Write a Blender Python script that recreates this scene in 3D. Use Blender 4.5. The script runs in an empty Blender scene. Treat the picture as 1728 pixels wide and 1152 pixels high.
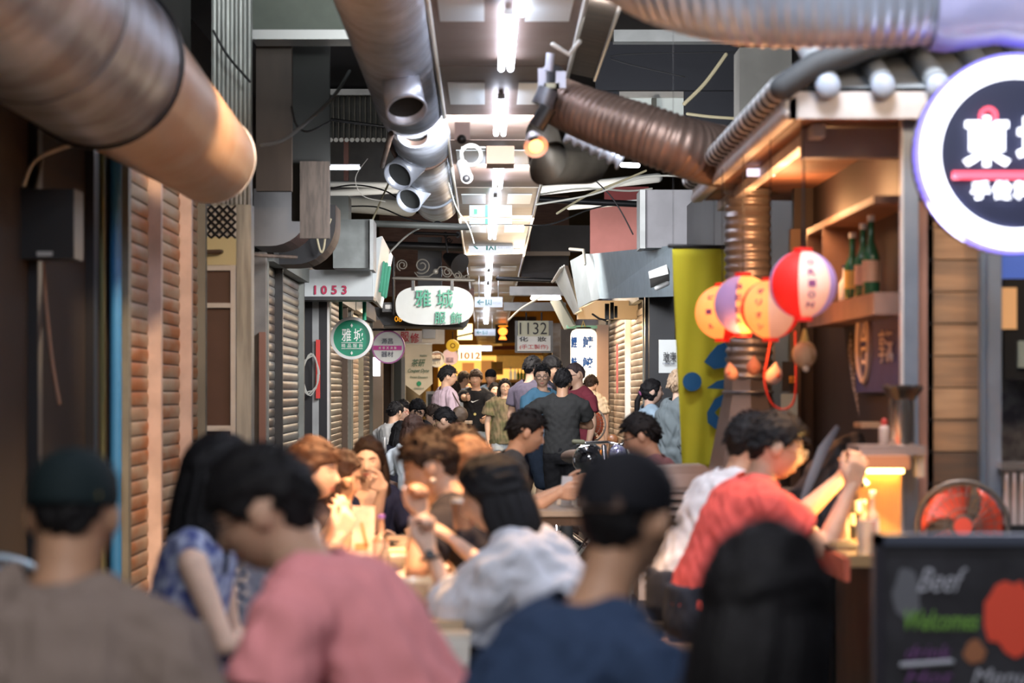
import bpy, bmesh, math, random
import numpy as np
from mathutils import Vector, Matrix, Quaternion

random.seed(7)
rng = np.random.default_rng(7)
SC = bpy.context.scene
COL = SC.collection
# ------------------------------------------------------------------ camera model
F, VX, VY, H = 85 / 36 * 1728, 822.0, 658.0, 1.45      # focal length in pixels, vanishing point of the alley, eye height

def P(px, py, d):
    return Vector(((px - VX) / F * d, d, H - (py - VY) / F * d))

def S(d):                                              # pixels per metre at a distance
    return F / d

def V(*a):
    return Vector(a)

def R(a):
    return math.radians(a)

# ------------------------------------------------------------------ materials
MATS = {}

def mat(name, col, rough=.6, metal=0.0, noise=None, bump=None, emit=None, es=1.0, spec=None, trans=0, alpha=1, sss=0, col2=None, coat=0, aniso=None, wave=None):
    """procedural material: noise=(scale, amount) mixes col with col2 (or a darker col), bump=(scale, strength)"""
    if name in MATS:
        return MATS[name]
    m = bpy.data.materials.new(name)
    m.use_nodes = True
    nt = m.node_tree
    b = nt.nodes['Principled BSDF']
    c = (*col, 1)
    b.inputs['Base Color'].default_value = c
    b.inputs['Roughness'].default_value = rough
    b.inputs['Metallic'].default_value = metal
    if spec is not None: b.inputs['Specular IOR Level'].default_value = spec
    if trans: b.inputs['Transmission Weight'].default_value = trans
    if alpha < 1: b.inputs['Alpha'].default_value = alpha
    if coat: b.inputs['Coat Weight'].default_value = coat
    if sss:
        b.inputs['Subsurface Weight'].default_value = sss
        b.inputs['Subsurface Radius'].default_value = (.012, .005, .003)
        b.inputs['Subsurface Scale'].default_value = 1
    if emit is not None:
        b.inputs['Emission Color'].default_value = (*emit, 1)
        b.inputs['Emission Strength'].default_value = es
    tc = nt.nodes.new('ShaderNodeTexCoord')
    if noise:
        n = nt.nodes.new('ShaderNodeTexNoise'); n.inputs['Scale'].default_value = noise[0]; n.inputs['Detail'].default_value = 6
        if len(noise) > 2:
            mp = nt.nodes.new('ShaderNodeMapping'); mp.inputs['Scale'].default_value = noise[2]
            nt.links.new(tc.outputs['Object'], mp.inputs[0]); nt.links.new(mp.outputs[0], n.inputs['Vector'])
        else:
            nt.links.new(tc.outputs['Object'], n.inputs['Vector'])
        r = nt.nodes.new('ShaderNodeValToRGB')
        c2 = col2 if col2 else tuple(x * (1 - noise[1]) for x in col)
        r.color_ramp.elements[0].position = .38; r.color_ramp.elements[0].color = c
        r.color_ramp.elements[1].position = .62; r.color_ramp.elements[1].color = (*c2, 1)
        nt.links.new(n.outputs['Fac'], r.inputs[0]); nt.links.new(r.outputs[0], b.inputs['Base Color'])
    if wave:
        w = nt.nodes.new('ShaderNodeTexWave'); w.inputs['Scale'].default_value = wave[0]; w.bands_direction = wave[2]
        w.inputs['Distortion'].default_value = 1.5; w.inputs['Detail'].default_value = 3
        nt.links.new(tc.outputs['Object'], w.inputs['Vector'])
        r = nt.nodes.new('ShaderNodeValToRGB')
        r.color_ramp.elements[0].color = c; r.color_ramp.elements[1].color = (*[x * (1 - wave[1]) for x in col], 1)
        nt.links.new(w.outputs['Fac'], r.inputs[0]); nt.links.new(r.outputs[0], b.inputs['Base Color'])
    if bump:
        n = nt.nodes.new('ShaderNodeTexNoise'); n.inputs['Scale'].default_value = bump[0]; n.inputs['Detail'].default_value = 4
        nt.links.new(tc.outputs['Object'], n.inputs['Vector'])
        bp = nt.nodes.new('ShaderNodeBump'); bp.inputs['Strength'].default_value = bump[1]; bp.inputs['Distance'].default_value = .01
        nt.links.new(n.outputs['Fac'], bp.inputs['Height']); nt.links.new(bp.outputs[0], b.inputs['Normal'])
    MATS[name] = m
    return m

# ------------------------------------------------------------------ mesh buffer
class MB:
    """collects closed shapes of one mesh"""
    def __init__(s):
        s.v = []; s.f = []; s.mi = []
        s.cur = 0
    def add(s, vs, fs, mi=None):
        o = len(s.v)
        s.v.extend([tuple(x) for x in vs])
        s.f.extend([tuple(i + o for i in f) for f in fs])
        s.mi.extend([s.cur if mi is None else mi] * len(fs))
        return s
    def box(s, a, b, mi=None):
        x0, y0, z0 = (min(a[i], b[i]) for i in range(3)); x1, y1, z1 = (max(a[i], b[i]) for i in range(3))
        vs = [(x0, y0, z0), (x1, y0, z0), (x1, y1, z0), (x0, y1, z0), (x0, y0, z1), (x1, y0, z1), (x1, y1, z1), (x0, y1, z1)]
        return s.add(vs, [(0, 3, 2, 1), (4, 5, 6, 7), (0, 1, 5, 4), (1, 2, 6, 5), (2, 3, 7, 6), (3, 0, 4, 7)], mi)
    def hexa(s, c, mi=None):                            # 8 corners: bottom four, top four
        return s.add(c, [(0, 3, 2, 1), (4, 5, 6, 7), (0, 1, 5, 4), (1, 2, 6, 5), (2, 3, 7, 6), (3, 0, 4, 7)], mi)
    def obox(s, c, ax, ay, az, mi=None):                # centre + half axes
        c, ax, ay, az = Vector(c), Vector(ax), Vector(ay), Vector(az)
        return s.hexa([c - ax - ay - az, c + ax - ay - az, c + ax + ay - az, c - ax + ay - az, c - ax - ay + az, c + ax - ay + az, c + ax + ay + az, c - ax + ay + az], mi)
    def tube(s, pts, rad, seg=12, cap='round', mi=None, flat=None):
        """tube through points; rad number or list; flat = (vector, factor) squashes the section along vector"""
        pts = [Vector(p) for p in pts]; n = len(pts)
        if not hasattr(rad, '__len__'): rad = [rad] * n
        rings = []
        t0 = (pts[1] - pts[0]).normalized()
        up = V(0, 0, 1) if abs(t0.z) < .9 else V(1, 0, 0)
        u = t0.cross(up).normalized()
        prev = t0
        if cap == 'round':
            ext = []
            for k in (90, 60, 30):
                a = R(k); ext.append((pts[0] - t0 * rad[0] * math.sin(a), max(rad[0] * math.cos(a), rad[0] * .05), t0))
            seqs = ext
        else:
            seqs = []
        for i in range(n):
            t = (pts[min(i + 1, n - 1)] - pts[max(i - 1, 0)])
            t = t.normalized() if t.length > 1e-9 else prev
            seqs.append((pts[i], rad[i], t))
        if cap == 'round':
            tl = (pts[-1] - pts[-2]).normalized()
            for k in (30, 60, 90):
                a = R(k); seqs.append((pts[-1] + tl * rad[-1] * math.sin(a), max(rad[-1] * math.cos(a), rad[-1] * .05), tl))
        vs = []
        for (p, r, t) in seqs:
            u = (u - t * u.dot(t))
            if u.length < 1e-6: u = t.orthogonal()
            u.normalize(); w = t.cross(u)
            for k in range(seg):
                a = 2 * math.pi * k / seg
                o = u * math.cos(a) * r + w * math.sin(a) * r
                if flat is not None:
                    fv = flat[0]; o = o - fv * o.dot(fv) * (1 - flat[1])
                vs.append(p + o)
        fs = []
        m = len(seqs)
        for i in range(m - 1):
            for k in range(seg):
                k2 = (k + 1) % seg
                fs.append((i * seg + k, i * seg + k2, (i + 1) * seg + k2, (i + 1) * seg + k))
        if cap != 'open':
            fs.append(tuple(reversed(range(seg)))); fs.append(tuple((m - 1) * seg + k for k in range(seg)))
        return s.add(vs, fs, mi)
    def ell(s, c, rx, ry=None, rz=None, M=None, seg=16, ring=10, mi=None):
        ry = rx if ry is None else ry; rz = rx if rz is None else rz
        c = Vector(c); vs = []; fs = []
        for i in range(1, ring):
            th = math.pi * i / ring
            for k in range(seg):
                a = 2 * math.pi * k / seg
                p = V(rx * math.sin(th) * math.cos(a), ry * math.sin(th) * math.sin(a), rz * math.cos(th))
                if M is not None: p = M @ p
                vs.append(c + p)
        top = V(0, 0, rz); bot = V(0, 0, -rz)
        if M is not None: top = M @ top; bot = M @ bot
        vs.append(c + top); vs.append(c + bot); T = len(vs) - 2; B = T + 1
        for i in range(ring - 2):
            for k in range(seg):
                k2 = (k + 1) % seg
                fs.append((i * seg + k, (i + 1) * seg + k, (i + 1) * seg + k2, i * seg + k2))
        for k in range(seg):
            k2 = (k + 1) % seg
            fs.append((T, k, k2)); fs.append((B, (ring - 2) * seg + k2, (ring - 2) * seg + k))
        return s.add(vs, fs, mi)
    def rings(s, secs, seg=24, capped=True, mi=None):
        """secs: list of (centre, a-vector, b-vector): elliptical sections"""
        vs = []
        for c, a, b in secs:
            for k in range(seg):
                t = 2 * math.pi * k / seg
                vs.append(Vector(c) + Vector(a) * math.cos(t) + Vector(b) * math.sin(t))
        fs = []
        for i in range(len(secs) - 1):
            for k in range(seg):
                k2 = (k + 1) % seg
                fs.append((i * seg + k, i * seg + k2, (i + 1) * seg + k2, (i + 1) * seg + k))
        if capped:
            fs.append(tuple(reversed(range(seg)))); m = len(secs) - 1; fs.append(tuple(m * seg + k for k in range(seg)))
        return s.add(vs, fs, mi)
    def disc(s, c, n, r, th, seg=40, mi=None):
        c = Vector(c); n = Vector(n).normalized(); u = n.orthogonal().normalized(); w = n.cross(u)
        return s.rings([(c - n * th / 2, u * r, w * r), (c + n * th / 2, u * r, w * r)], seg, True, mi)
    def annulus(s, c, n, r0, r1, th, seg=48, mi=None):
        c = Vector(c); n = Vector(n).normalized(); u = n.orthogonal().normalized(); w = n.cross(u)
        vs = []; fs = []
        for (r, h) in ((r0, -th / 2), (r1, -th / 2), (r1, th / 2), (r0, th / 2)):
            for k in range(seg):
                t = 2 * math.pi * k / seg
                vs.append(c + n * h + (u * math.cos(t) + w * math.sin(t)) * r)
        for q in range(4):
            q2 = (q + 1) % 4
            for k in range(seg):
                k2 = (k + 1) % seg
                fs.append((q * seg + k, q * seg + k2, q2 * seg + k2, q2 * seg + k))
        return s.add(vs, fs, mi)
    def prism(s, pts2, o, ux, uy, n, th, mi=None):
        """extrude a 2D outline lying in the plane (o, ux, uy) by th along n"""
        o, ux, uy, n = Vector(o), Vector(ux), Vector(uy), Vector(n)
        a = [o + ux * p[0] + uy * p[1] for p in pts2]; b = [q + n * th for q in a]
        m = len(a)
        return s.add(a + b, [tuple(range(m))[::-1], tuple(range(m, 2 * m))] + [(i, (i + 1) % m, m + (i + 1) % m, m + i) for i in range(m)], mi)
    def torus(s, c, n, r, t, seg=32, mi=None):
        c = Vector(c); n = Vector(n).normalized(); u = n.orthogonal().normalized(); w = n.cross(u)
        vs = []; fs = []; q = 8
        for k in range(seg):
            a = 2 * math.pi * k / seg; e = u * math.cos(a) + w * math.sin(a)
            for j in range(q):
                b = 2 * math.pi * j / q
                vs.append(c + e * (r + t * math.cos(b)) + n * t * math.sin(b))
        for k in range(seg):
            k2 = (k + 1) % seg
            for j in range(q):
                j2 = (j + 1) % q
                fs.append((k * q + j, k2 * q + j, k2 * q + j2, k * q + j2))
        return s.add(vs, fs, mi)
    def mesh(s, name):
        me = bpy.data.meshes.new(name)
        me.from_pydata(s.v, [], s.f)
        if any(s.mi): me.polygons.foreach_set('material_index', s.mi)
        me.update()
        return me

def build(mb, name, mats, parent=None, smooth=True, **kw):
    me = mb.mesh(name) if isinstance(mb, MB) else mb
    if isinstance(mb, MB):
        bm = bmesh.new(); bm.from_mesh(me); bmesh.ops.recalc_face_normals(bm, faces=bm.faces); bm.to_mesh(me); bm.free()
    if not isinstance(mats, (list, tuple)): mats = [mats]
    for m in mats: me.materials.append(m)
    o = bpy.data.objects.new(name, me); COL.objects.link(o)
    if smooth:
        if smooth == 2: me.shade_smooth()
        else: me.shade_smooth(); me.set_sharp_from_angle(angle=R(smooth if smooth > 2 else 40))
    if parent is not None:
        o.parent = parent
        o.matrix_parent_inverse = Matrix.Translation(parent.location).inverted() if parent.parent is None and parent.type == 'EMPTY' else Matrix()
    for k, v in kw.items(): o[k] = v
    return o

def thing(name, label, cat, loc=(0, 0, 0), group=None):
    o = bpy.data.objects.new(name, None); COL.objects.link(o)
    o.location = loc; o.empty_display_size = .1
    o['label'] = label; o['category'] = cat
    if group: o['group'] = group
    return o

def tag(o, label, cat, group=None):
    o['label'] = label; o['category'] = cat
    if group: o['group'] = group
    return o

def struct(mb, name, m, **kw):
    o = build(mb, name, m, smooth=kw.pop('smooth', 40)); o['kind'] = 'structure'
    for k, v in kw.items(): o[k] = v
    return o

def part(mb, name, m, parent, smooth=True, **kw):
    return build(mb, name, m, parent, smooth, **kw)

def evaluated(me, mods):
    o = bpy.data.objects.new('tmp', me); COL.objects.link(o)
    for typ, kw in mods:
        md = o.modifiers.new(typ, typ)
        for k, v in kw.items(): setattr(md, k, v)
    dg = bpy.context.evaluated_depsgraph_get(); dg.update()
    r = bpy.data.meshes.new_from_object(o.evaluated_get(dg))
    bpy.data.objects.remove(o); bpy.data.meshes.remove(me)
    return r

def remesh(mb, voxel, smooth_it=2, fac=.5):
    me = mb.mesh('t')
    return evaluated(me, [('REMESH', dict(mode='VOXEL', voxel_size=voxel, use_smooth_shade=True)), ('SMOOTH', dict(factor=fac, iterations=smooth_it))])

def text_mesh(s, size, ext=.004, bold=0.0):
    cu = bpy.data.curves.new('t', 'FONT'); cu.body = s; cu.size = size; cu.extrude = ext; cu.offset = bold
    cu.align_x = 'CENTER'; cu.align_y = 'CENTER'; cu.resolution_u = 3
    o = bpy.data.objects.new('t', cu); COL.objects.link(o)
    dg = bpy.context.evaluated_depsgraph_get(); dg.update()
    me = bpy.data.meshes.new_from_object(o.evaluated_get(dg))
    bpy.data.objects.remove(o); bpy.data.curves.remove(cu)
    return me

def writing(s, name, m, parent, c, h, w=None, right=(1, 0, 0), up=(0, 0, 1), ext=.004, bold=0.0, slant=0):
    """lettering of height h (and width w) centred at c in the plane right/up"""
    me = text_mesh(s, 1.0, .5, bold)
    n = len(me.vertices)
    if n == 0: return None
    a = np.empty(n * 3); me.vertices.foreach_get('co', a); a = a.reshape(-1, 3)
    lo, hi = a.min(0), a.max(0)
    a -= (lo + hi) / 2
    sy = h / max(hi[1] - lo[1], 1e-6); sx = sy if w is None else w / max(hi[0] - lo[0], 1e-6)
    if slant: a[:, 0] += slant * a[:, 1]
    rt, u = Vector(right).normalized(), Vector(up).normalized(); nn = rt.cross(u)
    out = np.outer(a[:, 0] * sx, rt) + np.outer(a[:, 1] * sy, u) + np.outer(a[:, 2] * 2 * ext, nn) + np.array(c)
    me.vertices.foreach_set('co', out.ravel()); me.update()
    return build(me, name, m, parent, smooth=False)
# ================================================================== people
SKIN = {}
def skin(tone):
    cs = {'fair': (.74, .50, .38), 'mid': (.62, .38, .26), 'tan': (.50, .28, .17)}[tone]
    return mat('skin_' + tone, cs, .5, 0, noise=(18, .10), sss=.12, spec=.4)

HG = None
def head_grid(seg=72, ring=56):
    """head in local axes x right, y forward, z up, origin at the middle of the head; returns verts, faces, unit normals"""
    global HG
    if HG is not None: return HG
    vs = []; fs = []
    th = np.pi * (np.arange(ring + 1)) / ring
    ph = 2 * np.pi * np.arange(seg) / seg
    T, A = np.meshgrid(th, ph, indexing='ij')
    x = np.sin(T) * np.sin(A); y = np.sin(T) * np.cos(A); z = np.cos(T)
    X = x * .074; Y = y * .096; Z = z * .114
    lo = np.clip(-Z / .114, 0, 1)
    up = np.clip(Z / .114, 0, 1)
    X = X * (1 - .25 * lo ** 1.7)
    X = X * (1 + .06 * up * (1 - up) * 4)
    Y = np.where(Y < 0, Y * (1 - .30 * lo), Y * (1 - .02 * lo))
    Y = Y - np.where(Y < 0, .010 * np.exp(-((Z - .02) / .05) ** 2), 0)
    # squarer face front
    front = np.clip(y, 0, 1)
    g = lambda xc, zc, sx, sz: np.exp(-((X - xc) / sx) ** 2 - ((Z - zc) / sz) ** 2) * (y > 0)
    Y = Y + front * (
        .020 * g(0, -.030, .011, .013) + .012 * g(0, -.012, .008, .020) + .006 * g(.010, -.034, .007, .008) + .006 * g(-.010, -.034, .007, .008)
        - .009 * (g(.031, .006, .015, .010) + g(-.031, .006, .015, .010))
        + .005 * (g(.028, .026, .020, .008) + g(-.028, .026, .020, .008))
        + .006 * g(0, -.056, .020, .006) + .006 * g(0, -.067, .017, .006) - .003 * g(0, -.0615, .024, .0025)
        + .011 * g(0, -.094, .022, .018) + .006 * (g(.042, -.020, .016, .018) + g(-.042, -.020, .016, .018)) + .004 * g(0, .055, .05, .03))
    vs = np.stack([X, Y, Z], -1)
    n = vs / np.linalg.norm(vs, axis=-1, keepdims=True)
    flat = vs.reshape(-1, 3)
    for i in range(ring):
        for k in range(seg):
            k2 = (k + 1) % seg
            fs.append((i * seg + k, (i + 1) * seg + k, (i + 1) * seg + k2, i * seg + k2))
    HG = (flat, fs, n.reshape(-1, 3), A.reshape(-1))
    return HG

def front_y(x, z):
    v = head_grid()[0]
    m = v[:, 1] > 0
    q = v[m]; k = np.argmin((q[:, 0] - x) ** 2 + (q[:, 2] - z) ** 2)
    return q[k, 1]

def frame_from(fwd, up=V(0, 0, 1)):
    f = Vector(fwd).normalized(); r = f.cross(up).normalized(); u = r.cross(f)
    return Matrix((r, f, u)).transposed()          # columns right, forward, up

def ik(Sh, T, l1, l2, pole):
    d = T - Sh; L = min(d.length, (l1 + l2) * .995); dn = d.normalized(); T = Sh + dn * L
    a = (l1 * l1 - l2 * l2 + L * L) / (2 * L); h = math.sqrt(max(l1 * l1 - a * a, 0))
    p = Vector(pole); p = p - dn * p.dot(dn)
    if p.length < 1e-5: p = dn.orthogonal()
    return Sh + dn * a + p.normalized() * h, T

def hand(mb, w, d, t, n, curl=.5, s=1.0, spread=.12, thumb=.5, point=False):
    """palm and five fingers: w wrist, d finger direction, t thumb side, n palm-facing normal"""
    d = d.normalized(); t = (t - d * t.dot(d)).normalized(); n = (n - d * n.dot(d) - t * n.dot(t)).normalized()
    L = [.071, .079, .073, .058]; off = [.030, .010, -.010, -.029]; base = [.088, .092, .088, .080]
    for i in range(4):
        k = w + d * base[i] * s + t * off[i] * s
        mb.tube([w + t * off[i] * .55 * s, w + d * .045 * s + t * off[i] * .9 * s, k], [.017 * s, .015 * s, .0115 * s], 8)
        dirn = (d + t * (1.5 - i) * spread * .5).normalized(); c = curl * (1 + .12 * i)
        if point and i == 0: c = .1
        p = k; pts = [p]
        for q, fr in enumerate((.45, .31, .24)):
            a = c * (1.1, 1.3, .9)[q]
            cd, sd = math.cos(a), math.sin(a)
            nd = dirn * cd + n * sd; n2 = n * cd - dirn * sd
            dirn_, n_ = nd, n2
            p = p + nd * L[i] * fr * s; pts.append(p)
            dirn = nd
            n = n2
        # restore palm normal for the next finger
        mb.tube(pts, [.0100 * s, .0095 * s, .0086 * s, .0074 * s], 8)
        n = HN(d, t, n0=n, ref=w)
    b = w + d * .022 * s + t * .026 * s
    k1 = b + (d * .72 + t * .62 + n * .25 * thumb).normalized() * .043 * s
    k2 = k1 + (d * .85 + t * (.35 - .3 * thumb) + n * .45 * thumb).normalized() * .033 * s
    k3 = k2 + (d * .9 + t * (.15 - .3 * thumb) + n * .6 * thumb).normalized() * .025 * s
    mb.tube([b, k1, k2, k3], [.016 * s, .0125 * s, .0105 * s, .0088 * s], 8)

_pal = [None]
def HN(d, t, n0, ref):
    return _pal[0]

def make_hand(mb, w, d, t, side, **kw):
    d = d.normalized(); t = (t - d * t.dot(d)).normalized()
    n = t.cross(d) if side > 0 else d.cross(t)          # palm normal of a right / left hand
    _pal[0] = n.copy()
    hand(mb, w, d, t, n.copy(), **kw)

def folds(me, amp, seed=0, freq=9):
    n = len(me.vertices); co = np.empty(n * 3); me.vertices.foreach_get('co', co); co = co.reshape(-1, 3)
    no = np.empty(n * 3); me.vertex_normals.foreach_get('vector', no); no = no.reshape(-1, 3)
    r = np.random.default_rng(seed); dsp = np.zeros(n)
    for k in range(7):
        a = r.normal(size=3); a[2] *= .6; a /= np.linalg.norm(a); f = freq * (1 + 3 * r.random())
        b = r.normal(size=3); b /= np.linalg.norm(b)
        dsp += np.sin(co @ a * f * 2 * np.pi / 1.6 + 1.5 * np.sin(co @ b * f * 1.7) + r.random() * 6.28) / (1 + k * .3)
    dsp = np.sign(dsp) * np.abs(dsp) ** .8
    co += no * (dsp * amp / 2.5)[:, None]
    me.vertices.foreach_set('co', co.ravel()); me.update()

HAIRLINES = {   # azimuth from the face (degrees) -> lowest hair height on the head
    'short': [(0, .064), (35, .062), (55, .050), (72, .018), (84, -.008), (92, .028), (112, .022), (125, -.03), (150, -.055), (180, -.060)],
    'fringe': [(0, .036), (35, .034), (55, .030), (70, .005), (84, -.015), (92, .026), (112, .022), (125, -.04), (150, -.060), (180, -.065)],
    'long': [(0, .066), (25, .060), (45, .040), (62, .0), (80, -.05), (100, -.09), (130, -.10), (180, -.10)],
    'crop': [(0, .070), (35, .068), (55, .058), (72, .034), (86, .010), (94, .040), (112, .034), (125, -.01), (150, -.04), (180, -.045)]}

def hair_cap(mb, Mh, C, s, line, th, top, seed, rough=.004):
    v, f, n, A = head_grid()
    az = np.degrees(np.abs(np.where(A > np.pi, A - 2 * np.pi, A)))
    tb = HAIRLINES[line]; h = np.interp(az, [a for a, b in tb], [b for a, b in tb])
    m = np.clip((v[:, 2] - h + .004) / .010, 0, 1); m = m * m * (3 - 2 * m)
    up = np.clip((v[:, 2] - .0) / .11, 0, 1)
    r = np.random.default_rng(seed); ds = np.zeros(len(v))
    for k in range(9):
        a = r.normal(size=3); a[1] *= .35; a /= np.linalg.norm(a)
        ds += np.sin(v @ a * (90 + 160 * r.random()) + r.random() * 6.28)
    t = (th + top * up ** .7) + rough * ds / 3
    pos = v + n * (t * m - .012 * (1 - m))[:, None]
    w = np.array(C)[None] + (pos * s) @ np.array(Mh).T
    mb.add([tuple(q) for q in w], f)

def person(label, head, yaw=180, hyaw=None, hpitch=5, lean=(0, 8), s=1.0, tone='mid', hair=('short', (.012, .010, .010)),
           shirt=dict(col=(.1, .1, .1)), arms=(None, None), sit=False, pants=(.03, .035, .05), pant_len=1.0, voxel=.009, seed=1,
           glasses=None, cap=None, extra=None, hroll=0, hips=None, nb=None, shoes=(.05, .05, .05), slim=1.0, earring=False, watch=None, smile=False):
    """head=(px,py,distance) of the middle of the head; yaw: 0 looks away from the camera, 90 to the right, 180 to the camera.
    lean=(sideways deg, forward deg).  arms: (left, right) each dict(to=(px,py,d) or rel=(right,fwd,up), pole=, curl=, dir=, th=)"""
    C = P(*head)
    stand = not sit
    if stand: s = (C.z + .115) / 1.70
    fb = V(math.sin(R(yaw)), math.cos(R(yaw)), 0); rb = V(fb.y, -fb.x, 0)
    hy = yaw if hyaw is None else hyaw
    hf = V(math.sin(R(hy)) * math.cos(R(hpitch)), math.cos(R(hy)) * math.cos(R(hpitch)), -math.sin(R(hpitch)))
    Mh = frame_from(hf)
    if hroll: Mh = Matrix.Rotation(R(hroll), 3, hf) @ Mh
    hr, hu = Mh.col[0], Mh.col[2]
    sp = (V(0, 0, 1) * math.cos(R(lean[1])) + fb * math.sin(R(lean[1])))       # pelvis to neck
    sp = (sp + rb * math.tan(R(lean[0]))).normalized()
    NB = C - (hu * .55 + sp * .45).normalized() * .152 * s - hf * .030 * s            # base of the neck
    if nb: NB = NB + Vector(nb)
    spu = sp
    side = (rb - spu * rb.dot(spu)).normalized(); fw = side.cross(spu) * -1
    if fw.dot(fb) < 0: fw = -fw
    HP = NB - sp * .50 * s - fb * .02 * s if hips is None else Vector(hips)
    if stand: HP = V(HP.x, HP.y, .90 * s) if lean[1] < 16 else HP
    root = thing('person', label, 'person', (HP.x, HP.y, 0))
    body = MB(); sh = MB(); pt = MB()
    w = slim * s
    # torso
    def torso(mb, inf, lo=-.02, flare=0, top=1.0):
        secs = []
        prof = [(-.10, .150, .100), (-.02, .163, .112), (.10, .155, .108), (.22, .142, .100), (.34, .158, .112), (.43, .172, .108), (.475, .150, .088), (.505, .090, .066)]
        L = .50
        for (u, a, b) in prof:
            if u < lo: continue
            q = u / L
            c = HP.lerp(NB, max(min(q, 1.0), -.3)) if q >= 0 else HP - V(0, 0, 1) * (-u) * s
            c = c - fw * (.018 * math.sin(max(q, 0) * math.pi)) * s + fw * .006 * s
            ff = flare * max(0, (.3 - u)) / .4
            secs.append((c, side * (a * w + inf + ff), fw * (b * w + inf + ff * .8)))
        mb.rings(secs, 24)
    torso(body, 0, -.10)
    # neck and head
    v, f, nrm, A = head_grid()
    hv = np.array(C)[None] + (v * s) @ np.array(Mh).T
    body.add([tuple(q) for q in hv], f)
    skull = C - hu * .055 * s - hf * .022 * s
    body.tube([NB - sp * .02 * s, NB.lerp(skull, .5), skull + hu * .03 * s], [.062 * w, .054 * w, .056 * w], 16)
    body.tube([NB + side * .10 * w - sp * .045 * s, NB + sp * .005 * s, NB - side * .10 * w - sp * .045 * s], [.040 * w, .050 * w, .040 * w], 12)
    for sd in (1, -1):
        ec = C + hr * sd * .076 * s - hf * .010 * s - hu * .004 * s
        er = Matrix((hr * sd, hf, hu)).transposed() @ Matrix.Rotation(R(-14), 3, 'X')
        body.ell(ec + hr * sd * .003 * s, .010 * s, .019 * s, .031 * s, M=er, seg=10, ring=8)
        body.ell(ec + hr * sd * .006 * s - hf * .012 * s + hu * .004 * s, .008 * s, .010 * s, .024 * s, M=er, seg=8, ring=6)
    shoulders = []
    slv = shirt.get('sleeve', .62); inf = shirt.get('inf', .012)
    for i, sd in enumerate((-1, 1)):
        Sj = NB - spu * .055 * s + side * sd * .178 * w
        a = arms[i]
        if a is None: a = dict(rel=(.05, .06, -.52))
        if 'to' in a: T = P(*a['to'])
        else:
            r_, f_, u_ = a['rel']; T = Sj + rb * sd * r_ * s + fb * f_ * s + V(0, 0, 1) * u_ * s
        pole = a.get('pole'); pole = (-fb * .5 + rb * sd * .6 - V(0, 0, .6)) if pole is None else Vector(pole)
        E, T = ik(Sj, T, .285 * s, .25 * s, pole)
        shoulders.append((Sj, E, T))
        body.tube([Sj - side * sd * .03, Sj + (E - Sj) * .15, Sj.lerp(E, .5), E], [.052 * w, .053 * w, .046 * w, .038 * w], 14)
        body.tube([E, E.lerp(T, .3), E.lerp(T, .75), T], [.038 * w, .040 * w, .030 * w, .025 * w], 14, flat=None)
        hd = (T - E).normalized()
        if 'dir' in a: hd = Vector(a['dir']).normalized()
        th = Vector(a['th']) if 'th' in a else (fb * .8 + V(0, 0, .6) - hd * .0)
        make_hand(body, T, hd, th, sd, curl=a.get('curl', .45), s=s, thumb=a.get('thumb', .6), point=a.get('point', False))
        if slv > 0:
            e = Sj.lerp(E, min(slv, 1)) if slv <= 1 else E
            rr = shirt.get('srad', 1.0)
            ps = [Sj - side * sd * .05 - spu * .01, Sj + (e - Sj) * .2, e]
            sh.tube(ps, [.058 * w + inf, .056 * w + inf, (.048 * w + inf * 1.6) * rr], 16, cap='flat' if slv <= 1 else 'round')
            if slv > 1:
                e2 = E.lerp(T, slv - 1)
                sh.tube([E, e2], [.042 * w + inf, .036 * w + inf], 14, cap='flat')
        if watch == i:
            wm = MB(); c = T - hd * .03 * s; wm.torus(c, hd, .029 * s, .006 * s, 20); wm.disc(c + (V(0, -1, .4).normalized()) * .03 * s, V(0, -1, .4), .016 * s, .008, 20)
            part(wm, 'wristwatch', mat('watch_black', (.03, .03, .03), .3), root)
    # legs
    feet = []
    lf = lr = None
    for sd in (-1, 1):
        hj = HP + rb * sd * .088 * s - V(0, 0, .02)
        if stand:
            ft = V(HP.x, HP.y, .075 * s) + rb * sd * .10 * s + fb * (.04 if sd > 0 else -.06) * s
            kn, ft = ik(hj, ft, .43 * s, .43 * s, fb)
        else:
            kn = hj + fb * .40 * s + rb * sd * .05 * s - V(0, 0, .02)
            kn.z = max(kn.z, .30)
            ft = V(kn.x, kn.y, .075 * s) - fb * .04
        body.tube([hj, hj.lerp(kn, .45), kn], [.082 * w, .074 * w, .052 * w], 14)
        body.tube([kn, kn.lerp(ft, .35), ft], [.052 * w, .050 * w, .034 * w], 14)
        body.tube([ft + V(0, 0, -.03 * s), ft + fb * .12 * s - V(0, 0, .042 * s)], [.035 * s, .028 * s], 10)
        if pants is not None:
            pi = .014
            L1 = min(pant_len, .5) * 2
            e = hj.lerp(kn, L1)
            pt.tube([hj, hj.lerp(e, .5), e], [.088 * w + pi, (.088 - .010 * L1) * w + pi, (.086 - .026 * L1) * w + pi * 1.4], 16, cap='flat' if L1 < 1 else 'round')
            if pant_len > .5:
                e2 = kn.lerp(ft, (pant_len - .5) * 2 * .96)
                pt.tube([kn, e2], [.060 * w + pi, .045 * w + pi], 14, cap='flat')
        fm = MB()
        fm.rings([(ft + fb * (q) * s - V(0, 0, .035 * s), rb * a * s, V(0, 0, 1) * b * s) for q, a, b in ((-.07, .02, .02), (-.05, .036, .036), (.02, .040, .036), (.10, .045, .028), (.16, .036, .022), (.185, .015, .012))], 14)
        part(fm, 'shoe', mat('shoe_%d%d%d' % tuple(int(c * 99) for c in shoes), shoes, .6), root, 2)
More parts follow.
